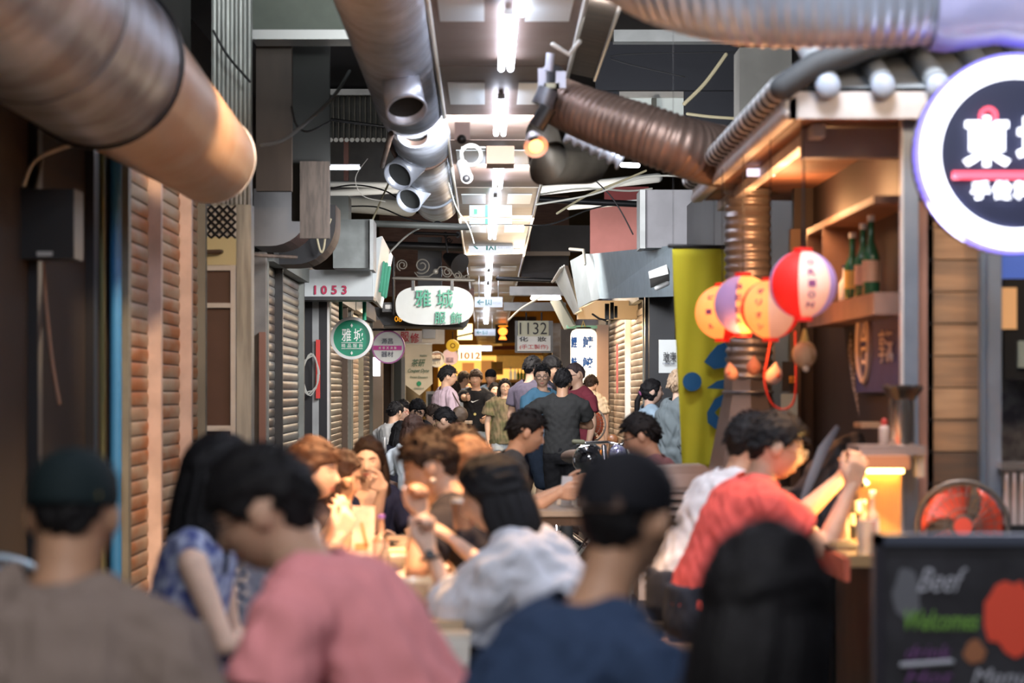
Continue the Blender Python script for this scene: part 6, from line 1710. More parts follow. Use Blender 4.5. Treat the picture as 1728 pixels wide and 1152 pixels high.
part(MB().tube([P(988, 768, 19.2), P(970, 770, 19.9)], [.10, .12], 16, flat=(V(0, 0, 1), .5)), 'seat', mat('seat_brown', (.16, .09, .06), .5), t, 2)
part(MB().ell(V(hx - .16, 18.75, .45), .13, .2, .16), 'engine', M['greysteel'], t, 2)
part(MB().tube([V(hx - .05, 18.3, .8), V(hx - .15, 18.9, .35), V(hx - .3, 19.45, .35)], .025), 'frame_tube', M['blackm'], t)
part(MB().tube([V(hx - .05, 18.5, .4), V(hx - .2, 18.9, .22), V(hx - .35, 19.8, .30)], .03), 'exhaust_pipe', chrome, t)
part(MB().tube([V(hx - .2, 18.9, .3), V(hx - .42, 18.85, .0)], .01), 'side_stand', M['blackm'], t)

# ------------------------------------------------------------------ tables
def table(label, x0, x1, y0, y1, z, m, group=None, planks=True, legs='trestle'):
    t = thing('dining_table', label, 'table', ((x0 + x1) / 2, (y0 + y1) / 2, 0))
    mb = MB(); n = max(2, int(round((y1 - y0) / .115)))
    w = (y1 - y0) / n
    for i in range(n): mb.box((x0, y0 + i * w + .003, z - .03), (x1, y0 + (i + 1) * w - .003, z))
    part(mb, 'tabletop', m, t, False)
    for ya in (y0 + .02, y1 - .05): part(MB().box((x0 + .04, ya, z - .08), (x1 - .04, ya + .03, z - .03)), 'apron', M['darkwood'], t, False)
    for y in (y0 + .12, y1 - .12):
        for s_ in (1, -1):
            xa_, xb_ = (x0 + .06, x1 - .06) if s_ > 0 else (x1 - .06, x0 + .06)
            part(MB().obox(V((xa_ + xb_) / 2, y + .02 * s_, (z - .06) / 2), V((xb_ - xa_) / 2, 0, (z - .06) / 2), V(0, .012, 0), V(.03, 0, 0)), 'leg', m, t, False)
    return t
tw = mat('table_pale_wood', (.60, .44, .28), .4, 0, noise=(3, .35, (1, 5, 1)), col2=(.40, .26, .15), bump=(40, .1))
TZ = .75
table('long pale plank dining table under the warm light', -.66, -.07, 7.35, 11.7, TZ, tw)
table('short dining table end nearest the camera', -.58, -.05, 6.35, 7.25, TZ - .02, mat('table_greyed', (.46, .42, .34), .5, 0, noise=(4, .3, (1, 5, 1))))
tr_ = table('wooden trestle table under the acrylic menu stand on the right', xof(893, 13.4), xof(1075, 13.4), 13.0, 14.6, .80, mat('table_dusty', (.38, .33, .27), .5, 0, noise=(4, .3)))
t = thing('side_table', 'small dark table among the seated diners far down the left', 'table', (-.95, 24.7, 0)); part(MB().box((-1.25, 24.45, .68), (-.55, 25.0, .72)), 'tabletop', M['darkwood'], t, False)
for sx in (-1.2, -.6):
    for sy in (24.5, 24.95): part(MB().box((sx - .02, sy - .02, 0), (sx + .02, sy + .02, .68)), 'leg', M['blackm'], t, False)
t = thing('wooden_stool', 'light wooden stool behind the man in the black tee', 'stool', (xof(783, 30), 30, 0)); part(fb(776, 710, 797, 715, 30, .3), 'seat', M['wood'], t, False)
for px in (780, 786, 793): part(MB().tube([P(px, 714, 30.1), V(xof(px, 30.1), 30.1, 0)], .02), 'leg', M['wood'], t)

# things on the tables
t = thing('menu_stand', 'clear acrylic menu stand on the trestle table', 'menu', P(956, 812, 13.5)); c = V(xof(956, 13.5), 13.5, .80)
part(MB().obox(c + V(0, 0, .085), (.030, 0, 0), (0, .003, 0), (.004, .01, .085)), 'panel', mat('acrylic', (.55, .55, .56), .1, trans=.5), t, False)
part(MB().box(c + V(-.035, -.03, 0), c + V(.035, .05, .008)), 'foot', M['ltgrey'], t, False)
t = thing('tissue_box', 'small white tissue box next to the acrylic stand', 'box', (xof(942, 13.7), 13.75, .8)); part(MB().box((xof(940, 13.7), 13.7, .8), (xof(950, 13.7), 13.85, .87)), 'box', M['paper'], t, False)
def plate(label, x, y, r, z=TZ, m=None, grp=None):
    c = V(x, y, z); o = build(MB().rings([(c + V(0, 0, h), V(q * r, 0, 0), V(0, q * r, 0)) for h, q in ((.001, .6), (.004, .65), (.018, 1), (.020, .98), (.008, .62), (.006, .1))], 28), 'plate', m or M['porcelain'], smooth=50)
    return tag(o, label, 'plate', grp)
def bowl(label, x, y, r, h, m=None, z=TZ, fill=None):
    t = thing('bowl', label, 'bowl', (x, y, z)); c = V(x, y, z)
    part(MB().rings([(c + V(0, 0, q * h), V(a * r, 0, 0), V(0, a * r, 0)) for q, a in ((.005, .45), (.08, .5), (.4, .82), (.8, .96), (1, 1), (1, .96), (.5, .80), (.15, .4))], 32), 'bowl', m or M['porcelain'], t, 50)
    if fill: part(MB().disc(c + V(0, 0, h * .78), (0, 0, 1), r * .9, .004, 28), 'food', fill, t)
    return t
bowl('big white and blue soup bowl at the near end of the table', -.22, 7.72, .13, .095, mat('bowl_grey', (.42, .46, .47), .25, coat=.3), fill=mat('broth', (.25, .20, .12), .2))
plate('white plate at the near corner of the long table', -.50, 7.75, .11)
plate('oval serving plate in the middle of the long table', -.33, 8.75, .13)
plate('small side plate under the lifted hands', -.17, 9.35, .09)
plate('dark plate at the far end of the table', -.50, 10.9, .11, m=M['black'])
bowl('small white rice bowl near the purple-capped bottle', -.36, 9.45, .06, .055, fill=M['paper'])
bowl('brown wooden bowl in front of the menu card', -.42, 8.35, .075, .05, M['darkwood'])
bowl('white bowl beside the wristwatch hand', -.20, 8.30, .07, .06)
bottle('bottle', 'green glass bottle at the near end of the long table', (-.355, 7.95, TZ), .13, .03, mat('bottle_teal', (.03, .25, .17), .2), wcap)
bottle('bottle', 'dark soy bottle with a purple cap on the table', (-.425, 9.7, TZ), .20, .032, mat('soy_brown', (.35, .22, .16), .25), mat('cap_purple', (.22, .12, .45), .4), lab=mat('label_pink', (.62, .45, .40), .5))
bottle('bottle', 'thin clear pepper bottle near the purple-capped one', (-.39, 9.2, TZ), .15, .022, mat('pepper_grey', (.30, .26, .24), .2), M['black'])
t = thing('menu_stand', 'printed menu card standing on the bright table', 'menu', (xof(614, 9.9), 9.9, TZ)); c = V(xof(613, 9.9), 9.9, TZ)
part(MB().obox(c + V(0, .0, .112), (.046, 0, 0), (0, .003, 0), (0, .012, .112)), 'card', mat('card_pinkcream', (.72, .58, .48), .5, noise=(12, .2), col2=(.72, .36, .30)), t, False)
mb = MB(); mb.obox(c + V(.005, -.012, .11), (.012, 0, -.05), (0, .001, 0), (.006, 0, .003)); mb.obox(c + V(-.008, -.012, .06), (.025, 0, 0), (0, .001, 0), (0, 0, .014)); part(mb, 'printed_picture', mat('print_tan', (.50, .28, .12), .6), t, False)
part(MB().box(c + V(-.05, -.04, 0), c + V(.05, .04, .01)), 'foot', M['ltgrey'], t, False)
t = thing('paper_napkin', 'folded white napkin lying mid-table', 'napkin', (xof(684, 8.6), 8.6, TZ)); part(MB().obox((xof(684, 8.6), 8.55, TZ + .035), (.04, .0, .0), (0, .03, .01), (0, -.004, .010)), 'sheet', M['paper'], t, False)
t = thing('paper_napkin', 'crumpled pinkish napkin near the front bowl', 'napkin', (xof(737, 7.9), 7.85, TZ)); mb = MB().ell((xof(738, 7.9), 7.85, TZ + .03), .055, .045, .035); me = remesh(mb, .006, 1); folds(me, .016, 9, 30); part(me, 'paper', mat('napkin_peach', (.72, .52, .44), .8), t, False)
for i, (x, y, a, lb) in enumerate(((-.30, 8.1, .5, 'pair of wooden chopsticks before the brown bowl'), (-.45, 9.0, .2, 'pair of wooden chopsticks beside the menu card'), (-.2, 8.9, -.3, 'pair of dark chopsticks across the serving plate'))):
    t = thing('chopsticks', lb, 'chopsticks', (x, y, TZ))
    for q in (0, .012): part(MB().tube([(x - .1 * math.cos(a), y + q - .1 * math.sin(a), TZ + .025), (x + .1 * math.cos(a), y + q + .1 * math.sin(a), TZ + .025)], .0035, 6), 'stick', M['wood'] if i < 2 else M['darkwood'], t)
for i, (x, y, w_, l_, lb) in enumerate(((-.42, 8.52, .22, .10, 'pale wooden serving board in the table middle'), (-.30, 9.05, .16, .09, 'small wooden serving board near the rice bowl'), (-.40, 10.3, .16, .12, 'tan serving board at the far side'))):
    o = build(MB().box((x - w_ / 2, y - l_ / 2, TZ), (x + w_ / 2, y + l_ / 2, TZ + .022)), 'serving_board', mat('board_pale', (.64, .46, .28), .5)); tag(o, lb, 'board')
t = thing('drinking_glass', 'tall plastic cup of brown milk tea with a white lid', 'glass', P(780, 870, 8.05))
c = P(781, 893, 8.0); part(MB().rings([(c, V(.028, 0, 0), V(0, .028, 0)), (c + V(0, 0, .09), V(.038, 0, 0), V(0, .038, 0))], 24), 'cup', mat('milk_tea', (.26, .15, .10), .2), t, 50)
part(MB().disc(c + V(0, 0, .096), (0, 0, 1), .040, .014, 24), 'foam_lid', M['porcelain'], t, 50)
t = thing('drinking_glass', 'small clear glass at the far end of the long table', 'glass', (-.55, 10.6, TZ)); part(MB().tube([(-.55, 10.6, TZ), (-.55, 10.6, TZ + .1)], [.03, .036], 20, cap='open'), 'glass', M['glass'], t)
t = thing('clothing_hook', 'short metal hook standing behind the diners', 'hook', P(648, 745, 20)); part(MB().tube([P(649, 740, 20), P(649, 762, 20)], .018), 'post', M['silver'], t); part(fb(645, 738, 654, 741, 20, .03), 'cap', M['silver'], t)
# ================================================================== the people
BK = (.010, .009, .010); BR = (.055, .026, .016); DB = (.028, .016, .011)
def bag(px, py, w, h, d, m):
    def f(root, q):
        mb = MB(); mb.ell(P(px, py, d), w, .06, h, seg=16); me = remesh(mb, .01, 2); folds(me, .006, 3); part(me, 'shoulder_bag', m, root, 2)
        part(MB().tube([P(px, py, d) + V(0, 0, h), q['NB'] + q['side'] * .12 * q['s'] + V(0, 0, .02), q['NB'] + V(0, -.05, -.1)], .008), 'bag_strap', m, root)
    return f
def phone(i, m=None, off=(.0, -.02, .05)):
    def f(root, q):
        T = q['arms'][i][2]; d = (T - q['arms'][i][1]).normalized(); c = T + d * .11 + V(*off)
        part(MB().obox(c, (.018, .02, .0), (0, .004, 0), (-.02, 0, .065)), 'phone', m or mat('phone_dark', (.03, .025, .03), .2), root)
    return f

# --- foreground row
person('person in a taupe tee and black cap seen from behind at lower left', (126, 872, 4.65), yaw=14, hyaw=4, hpitch=8, lean=(3, 16), s=1.03, tone='tan', hair=('crop', BK), cap=dict(col=(.008, .016, .018), badge=(.055, -.088, .035)),
       shirt=dict(col=(.24, .185, .155), inf=.022, fold=.010, neck=.078), arms=(dict(rel=(.02, .12, -.40)), dict(rel=(.02, .12, -.40))), sit='x', voxel=.008, seed=11, slim=1.12)
person('person with dark hair and glasses in a pink tee leaning over food', (447, 868, 4.95), yaw=-78, hyaw=-78, hpitch=22, lean=(0, 33), s=1.02, tone='mid', hair=('fringe', BK), glasses=((.02, .015, .015), .0022),
       shirt=dict(col=(.86, .33, .34), inf=.022, fold=.009, neck=.08), arms=(dict(rel=(.0, .29, -.34)), dict(rel=(-.05, .24, -.32))), sit='x', voxel=.007, seed=12, slim=1.10)
person('person in a navy tee with a backward black cap, back turned, right of centre', (1058, 880, 4.35), yaw=58, hyaw=30, hpitch=8, nb=(-.01, 0, -.03), lean=(0, 32), s=1.0, tone='tan', hair=('short', BK), cap=dict(col=(.010, .010, .013), back=False, strap=True),
       shirt=dict(col=(.030, .052, .105), inf=.020, fold=.009, neck=.082), arms=(dict(rel=(-.02, .32, -.28)), dict(rel=(-.02, .32, -.28))), sit='x', voxel=.007, seed=13, slim=.94)
person('person with a big head of black hair at the lower right, back turned', (1292, 1040, 3.6), yaw=20, hyaw=32, hpitch=14, lean=(2, 14), s=1.0, tone='mid', hair=('bob', (.007, .006, .007)), glasses=((.5, .5, .65), .002),
       shirt=dict(col=(.02, .02, .03), inf=.018), arms=(dict(rel=(-.02, .30, -.28)), dict(rel=(.05, .32, -.10), th=(0, 0, 1))), sit='x', voxel=.008, seed=14)
person('person in a blue floral sleeveless dress with long black hair', (370, 806, 6.7), yaw=98, hyaw=80, hpitch=6, lean=(0, 6), s=.96, tone='fair', hair=('long', BK, .16),
       shirt=dict(mat=mat('floral_cloth', (.05, .07, .24), .8, noise=(28, .5), col2=(.42, .46, .62)), col=(0, 0, 0), sleeve=0, inf=.014, neck=.10, name='dress', vneck=.05, hem=-.10, flare=.05), arms=(dict(rel=(-.05, .22, -.40)), dict(to=(404, 1092, 6.75), pole=(.2, -1, -.5))), sit='x', voxel=.007, seed=15, slim=.84, pants=(.05, .06, .2), pant_len=.5)

# --- people round the bright table
person('person in a white blouse and jeans raising a hand, long black hair tied', (833, 838, 7.55), yaw=-68, hyaw=-82, hpitch=14, lean=(-2, 26), s=.98, tone='fair', hair=('bob', BK),
       shirt=dict(col=(.62, .62, .66), inf=.034, sleeve=.95, srad=1.35, fold=.014, neck=.09, flare=.05), arms=(dict(to=(722, 925, 7.5), pole=(.45, .1, -1.0), dir=(-.25, 0, 1), th=(-.6, -.5, .2), curl=.9), dict(to=(770, 915, 8.0), pole=(.3, .3, -1))), sit='x', voxel=.007, seed=21, slim=.88, pants=(.16, .24, .38), watch=0)
person('person with undercut brown hair and a pearl earring facing left', (727, 790, 8.6), yaw=-62, hyaw=-80, hpitch=16, lean=(-4, 34), s=.98, tone='mid', hair=('undercut', DB),
       shirt=dict(col=(.03, .028, .035), inf=.016), arms=(dict(to=(712, 868, 8.35), pole=(.4, -.2, -1), dir=(-.3, 0, 1), curl=.9, th=(-.7, -.5, 0)), dict(to=(748, 868, 8.9), pole=(.4, 0, -1), dir=(-.2, 0, 1))), sit='x', voxel=.006, seed=22,
       extra=lambda root, q: part(MB().ell(q['hm'](-.082, -.012, -.045), .009), 'earring', mat('pearl', (.85, .82, .75), .2), root, 2))
person('person with light brown hair in a bright white shirt by the cup', (790, 796, 9.3), yaw=-70, hyaw=-75, hpitch=8, lean=(0, 26), s=.97, tone='fair', hair=('bob', (.13, .065, .035)),
       shirt=dict(col=(.75, .72, .72), inf=.022, sleeve=1.4), arms=(dict(to=(742, 905, 9.2), pole=(.6, 0, -1), curl=.7), dict(to=(752, 880, 9.6))), sit='x', voxel=.008, seed=23, slim=.9)
person('person whose brown crown shows behind the light brown hair', (779, 762, 11.6), yaw=-80, hyaw=-85, hpitch=18, lean=(0, 16), s=.97, tone='mid', hair=('short', DB), shirt=dict(col=(.08, .06, .06)), sit='x', voxel=.010, seed=24)
person('person in a navy V-neck resting a fist against the mouth', (622, 778, 12.3), yaw=176, hyaw=184, hpitch=4, lean=(3, 14), s=.98, tone='fair', hair=('long', DB, .10),
       shirt=dict(col=(.012, .016, .045), inf=.014, vneck=.13, neck=.085), arms=(dict(rel=(-.05, .34, -.22), curl=.8), dict(to=(647, 822, 12.05), pole=(.5, -.3, -1), dir=(-.8, -.2, .45), th=(-.2, -.3, 1), curl=1.5)), sit='x', voxel=.006, seed=25, slim=.9, smile=False, watch=None)
person('person with tousled brown hair talking at the left table edge', (528, 798, 9.7), yaw=78, hyaw=102, hpitch=0, lean=(0, 26), s=1.0, tone='fair', hair=('fringe', BR),
       shirt=dict(col=(.16, .20, .30), inf=.018), arms=(dict(to=(560, 890, 9.9)), dict(to=(572, 905, 9.5), pole=(.2, -.3, -1), curl=.6, th=(0, 0, 1))), sit='x', voxel=.006, seed=26)
person('person with long reddish brown hair lifting a fist to the chin', (572, 806, 10.9), yaw=80, hyaw=95, hpitch=12, lean=(0, 30), s=.97, tone='mid', hair=('long', BR, .14),
       shirt=dict(col=(.05, .04, .05)), arms=(dict(rel=(0, .3, -.25)), dict(to=(585, 842, 10.5), pole=(.2, -.4, -1), dir=(.1, -.1, 1), th=(.5, -.6, .2), curl=1.3)), sit='x', voxel=.007, seed=27, slim=.9, watch=1)

# --- middle tables
person('person in a dark grey polo eating at the trestle table, seen in profile', (888, 731, 13.6), yaw=82, hyaw=80, hpitch=14, lean=(0, 24), s=1.0, tone='mid', hair=('short', BK),
       shirt=dict(col=(.055, .058, .062), inf=.016, neck=.072), arms=(dict(to=(955, 822, 13.9), pole=(0, .3, -1)), dict(to=(944, 832, 13.3), pole=(-.1, -.3, -1), curl=.9, dir=(1, 0, .0), th=(0, 0, 1))), sit='x', voxel=.006, seed=31)
person('person in a mauve tee and glasses facing left at the trestle table', (1082, 737, 13.5), yaw=-80, hyaw=-78, hpitch=16, lean=(0, 16), s=.98, tone='mid', hair=('short', BK), glasses=((.03, .02, .02), .0022),
       shirt=dict(col=(.26, .12, .13), inf=.016), arms=(dict(rel=(0, .33, -.22)), dict(rel=(0, .33, -.22))), sit='x', voxel=.006, seed=32)
person('person in a light grey tee seen from behind, left group', (667, 697, 27.5), yaw=25, hyaw=35, hpitch=16, lean=(-8, 16), s=.98, tone='mid', hair=('short', BK), shirt=dict(col=(.44, .44, .44)), arms=(dict(rel=(0, .3, -.3)), dict(rel=(0, .3, -.3))), sit='x', seed=33)
person('person wearing red-tinted glasses behind the light grey tee', (679, 693, 29.5), yaw=100, hyaw=130, hpitch=10, lean=(0, 10), s=.98, tone='fair', hair=('short', BK), glasses=((.45, .06, .06), .0025), shirt=dict(col=(.05, .025, .05)), sit='x', seed=34)
person('person in a black tee looking down, facing the camera, left group', (704, 694, 25.5), yaw=172, hyaw=168, hpitch=30, lean=(0, 14), s=1.0, tone='mid', hair=('short', BK), shirt=dict(col=(.018, .018, .02)), arms=(dict(rel=(-.05, .32, -.25)), dict(rel=(-.05, .32, -.25))), sit='x', seed=35, voxel=.008)
person('person with a smooth brown bob in a pale blue tee, back turned', (697, 724, 21.5), yaw=18, hyaw=30, hpitch=12, lean=(-14, 14), s=.96, tone='fair', hair=('bob', (.05, .024, .017)), shirt=dict(col=(.56, .62, .66), inf=.020, fold=.010), arms=(dict(rel=(.02, .22, -.30)), dict(rel=(0, .3, -.28))), sit='x', seed=36, pants=(.012, .014, .03))
person('person dressed in black right of the light grey tee, back turned', (676, 732, 24), yaw=10, hyaw=20, hpitch=20, lean=(0, 14), s=.95, tone='fair', hair=('bob', BK), shirt=dict(col=(.012, .014, .025)), sit='x', seed=37)
person('person in a dark navy tee with thin gold glasses, profile left', (751, 711, 23.5), yaw=-62, hyaw=-66, hpitch=20, lean=(0, 18), s=1.0, tone='mid', hair=('short', BK), glasses=((.55, .45, .25), .0022), shirt=dict(col=(.02, .025, .06)), arms=(dict(rel=(0, .3, -.25)), dict(rel=(0, .3, -.25))), sit='x', seed=38, voxel=.008)
person('person hidden behind the gold glasses, only dark hair showing', (733, 703, 26.2), yaw=-80, hyaw=-80, hpitch=20, lean=(0, 10), s=.98, hair=('short', DB), shirt=dict(col=(.05, .05, .08)), sit='x', seed=39, voxel=.011)

# --- standing crowd
person('person in a pale pink shirt with a brown bag standing in profile', (756, 636, 29), yaw=62, hyaw=80, hpitch=2, lean=(0, 0), tone='mid', hair=('short', BK), glasses=((.4, .3, .2), .0022), shirt=dict(col=(.50, .38, .44), inf=.020, sleeve=1.5), pants=(.05, .06, .10), seed=41, voxel=.008, extra=bag(776, 699, .10, .10, 28.6, mat('bag_brown', (.07, .045, .03), .6)))
def tee_print(root, q):
    c = q['NB'] + q['fw'] * .14 * q['s'] - V(0, 0, .17)
    k_ = MB(); k_.prism([(-.055, .0), (-.03, -.014), (.06, .03), (-.025, .002), (-.045, .012)], c + q['fw'] * .03 + V(0, 0, .02), (1, 0, 0), (0, 0, 1), (0, 1, 0), .004); part(k_, 'printed_mark', wt, root, False)
    part(MB().disc(c + q['fw'] * .02 - V(0, 0, .15), (0, 1, 0), .018, .01, 12), 'pendant', MATS['badge_gold'] if 'badge_gold' in MATS else wt, root)
person('person in a black tee and ripped light jeans facing the camera', (803, 640, 33), yaw=186, hyaw=190, hpitch=0, lean=(0, 0), tone='mid', hair=('fringe', (.05, .03, .02)), shirt=dict(col=(.018, .018, .02), inf=.020), pants=mat('jeans_ripped', (.36, .46, .58), .8, noise=(9, .3), col2=(.56, .62, .68)),
       arms=(dict(to=(820, 706, 32.6), curl=.7), dict(to=(788, 672, 32.5), pole=(-.6, 0, -1), curl=1.2)), seed=42, voxel=.008, extra=tee_print, shoes=(.6, .6, .6))
person('person in a black snapback cap and pale denim shirt behind', (828, 637, 37), yaw=185, hyaw=190, hpitch=14, lean=(0, 0), tone='mid', hair=('crop', BK), cap=dict(col=(.01, .01, .012), back=True), shirt=dict(col=(.34, .44, .52), inf=.022), seed=43)
person('person in a camouflage tee with long hair smiling at the camera', (852, 654, 31.5), yaw=182, hyaw=176, hpitch=0, lean=(0, 0), tone='fair', hair=('long', BK, .17), glasses=((.3, .2, .15), .0022), shirt=dict(mat=mat('camouflage', (.11, .12, .06), .8, noise=(9, .5), col2=(.25, .20, .13)), col=(0, 0, 0), inf=.028, srad=1.2, flare=.03, hem=-.16), pants=(.42, .50, .58), pant_len=.26, seed=44, smile=True, slim=1.02, voxel=.008)
person('small person in an olive top peeking beside the camouflage tee', (834, 659, 35), yaw=170, hyaw=165, hpitch=0, lean=(0, 0), tone='fair', hair=('long', BK, .1), shirt=dict(col=(.20, .20, .08)), pants=(.02, .02, .03), seed=45, smile=True, slim=.85)
person('person in a white tee with long dark hair walking away', (768, 655, 38), yaw=10, hyaw=5, hpitch=0, lean=(0, 0), tone='fair', hair=('long', DB, .14), shirt=dict(col=(.60, .62, .60)), pants=(.04, .05, .09), seed=46, slim=.85)
person('person in a light blue shirt far down the alley, back turned', (783, 640, 41), yaw=5, hyaw=60, hpitch=0, lean=(0, 0), tone='mid', hair=('short', (.07, .05, .04)), shirt=dict(col=(.30, .42, .58)), pants=(.03, .04, .08), seed=47)
person('person in dark red shorts far down the alley', (790, 652, 43), yaw=200, hpitch=0, lean=(0, 0), tone='mid', hair=('short', BK), shirt=dict(col=(.03, .03, .03)), pants=(.35, .03, .03), seed=48)
person('person in a purple-grey tee with back turned in the group', (899, 622, 27), yaw=30, hyaw=45, hpitch=6, lean=(-3, 2), tone='mid', hair=('short', BK), shirt=dict(col=(.10, .085, .12), inf=.018, fold=.004), pants=(.02, .02, .03), seed=51, voxel=.008)
person('person in a blue tee and glasses looking at the camera', (915, 636, 25.2), yaw=150, hyaw=182, hpitch=2, lean=(0, 0), tone='mid', hair=('short', BK), glasses=((.03, .03, .03), .0026), shirt=dict(col=(.10, .24, .36), inf=.018), pants=(.02, .03, .05), pant_len=.5, arms=(dict(rel=(-.05, .22, -.36)), dict(rel=(-.10, .28, -.22))), seed=52, voxel=.007,
       extra=lambda root, q: part(MB().tube([q['NB'] + q['side'] * .1 - V(0, 0, .02), q['NB'] + q['side'] * -.02 + q['fw'] * .16 - V(0, 0, .22), q['NB'] - q['side'] * .14 + q['fw'] * .1 - V(0, 0, .42)], .018, 8, flat=(q['fw'], .4)), 'bag_strap', mat('strap_navy', (.02, .04, .10), .7), root))
person('person with fluffy black hair turned away behind the blue tee', (930, 622, 27.6), yaw=100, hyaw=120, hpitch=16, lean=(0, 2), tone='mid', hair=('fringe', BK), shirt=dict(col=(.02, .02, .025)), pants=(.02, .02, .03), seed=53)
person('person in a charcoal tee with folded arms and back to the camera', (950, 645, 22.8), yaw=8, hyaw=12, hpitch=4, lean=(0, 0), tone='tan', hair=('short', BK), shirt=dict(col=(.024, .024, .026), inf=.018, fold=.004), pants=(.010, .010, .012), arms=(dict(rel=(.16, .26, -.20), pole=(-1, -.2, -.5)), dict(rel=(-.16, .26, -.20), pole=(1, -.2, -.5))), seed=54, voxel=.008, slim=1.04)
person('person in a maroon tee and glasses facing the group', (970, 633, 24.6), yaw=-125, hyaw=-110, hpitch=6, lean=(0, 0), tone='mid', hair=('crop', (.06, .04, .04)), glasses=((.1, .06, .05), .0026), shirt=dict(col=(.20, .035, .05), inf=.018), pants=(.02, .02, .03), seed=55, voxel=.008)
person('person in a loose cream shirt turned away beside the maroon tee', (997, 650, 29.5), yaw=20, hyaw=20, hpitch=25, lean=(4, 20), tone='mid', hair=('short', DB), shirt=dict(col=(.58, .46, .32), inf=.030, fold=.012), pants=(.1, .09, .08), seed=56)
person('person in a pale blue hoodie with a ponytail and purple tie', (1100, 661, 20.3), yaw=75, hyaw=80, hpitch=-4, lean=(0, 2), tone='fair', hair=('pony', BK), shirt=dict(col=(.36, .48, .58), inf=.024, sleeve=1.7), pants=(.03, .03, .04), seed=57, slim=.88, voxel=.007)
person('person with pale hair in a grey hooded shawl beside the yellow banner', (1149, 650, 18.9), yaw=60, hyaw=60, hpitch=0, lean=(0, 3), slim=.85, tone='fair', hair=('short', (.50, .36, .24)), shirt=dict(col=(.14, .17, .18), inf=.040, sleeve=1.7, fold=.014), pants=(.05, .05, .06), seed=58)

# --- at the bar counter
person('person in a coral red tee and glasses holding up a phone at the counter', (1309, 757, 8.95), yaw=78, hyaw=84, hpitch=12, lean=(0, 24), s=1.0, tone='mid', hair=('short', BK), glasses=((.55, .45, .28), .0028),
       shirt=dict(col=(.80, .12, .10), inf=.020, fold=.006), arms=(dict(to=(1420, 806, 9.25), pole=(-.1, .3, -1), curl=.8, th=(0, -.6, 1)), dict(to=(1436, 822, 8.85), pole=(.15, -.1, -1.6), curl=.5, dir=(.35, 0, 1), th=(-.8, -.3, .3))), sit='x', voxel=.006, seed=61,
       extra=lambda root, q: part(MB().obox(P(1440, 795, 9.0), (.012, .02, .008), (0, .035, 0), (-.045, 0, .05)), 'phone', mat('phone_dark', (.03, .025, .03), .2), root))
person('person in a white tee sitting behind the coral red tee', (1268, 752, 9.75), yaw=74, hyaw=62, hpitch=12, lean=(0, 26), s=1.0, tone='mid', hair=('short', BK), shirt=dict(col=(.66, .64, .66), inf=.022, fold=.010), arms=(dict(rel=(0, .33, -.22)), dict(rel=(0, .33, -.22))), sit='x', voxel=.009, seed=62)

# --- seats
SEATCOL = [mat('stool_blue', (.04, .20, .42), .4), mat('stool_wood', (.34, .22, .13), .5), mat('stool_black', (.02, .02, .022), .5)]
ppl = [o for o in bpy.data.objects if o.get('category') == 'person']
WHERE = {}
for i, (x, y, z, lbl) in enumerate(STOOLS):
    who = min(ppl, key=lambda o: (o.location.x - x) ** 2 + (o.location.y - y) ** 2)['label']
    txt = ' '.join(w for w in who.split() if True)
    txt = txt.replace('person ', '', 1)
    lab_ = ('stool under the one ' + txt)
    words_ = lab_.split()
    if len(words_) > 15: lab_ = ' '.join(words_[:15])
    z = max(z, .30)
    t = thing('round_stool', lab_, 'stool', (x, y, 0))
    m_ = SEATCOL[0 if i == 3 else (1 if i % 2 else 2)]
    part(MB().disc((x, y, z - .015), (0, 0, 1), .16, .03, 28), 'seat', m_, t, 50)
    for q in range(4):
        a = q * math.pi / 2 + .78
        part(MB().tube([(x + .11 * math.cos(a), y + .11 * math.sin(a), z - .03), (x + .16 * math.cos(a), y + .16 * math.sin(a), .012)], .012, 8), 'leg', M['blackm'], t)
# ================================================================== light, camera
w = bpy.data.worlds.new('World'); SC.world = w; w.use_nodes = True
w.node_tree.nodes['Background'].inputs[0].default_value = (.35, .42, .60, 1); w.node_tree.nodes['Background'].inputs[1].default_value = .03
# warm downlights over the long table (the spot lamp seen under the strip, and two more above the frame)
wc = (1.0, .56, .26)
lamp('table_spot', 'SPOT', (-.25, 7.9, 2.85), 420, wc, .07, target=(-.5, 10.6, 1.0), spot=44, blend=.6)  # added frontal fill for the diners' faces, no fixture
lamp('table_spot', 'SPOT', (-.15, 9.8, 3.1), 640, wc, .08, target=(-.40, 9.6, .75), spot=62, blend=.7)
lamp('table_spot', 'SPOT', (-.05, 8.3, 3.15), 520, wc, .08, target=(-.35, 8.3, .75), spot=58, blend=.7)
lamp('spot_lamp_light', 'SPOT', P(905, 262, 12.0), 300, wc, .04, target=(-.45, 10.6, .9), spot=60, blend=.6)
# warm light on the rusty shutter and tin duct
lamp('shutter_spot', 'SPOT', (-.5, 10.2, 3.2), 330, (1, .64, .36), .1, target=(-1.9, 13.2, 1.3), spot=75, blend=.8)
lamp('duct_spot', 'SPOT', (-.2, 12.4, 1.9), 0.01, (1, .62, .35), .1, target=(-1.2, 11.4, 2.4), spot=60)
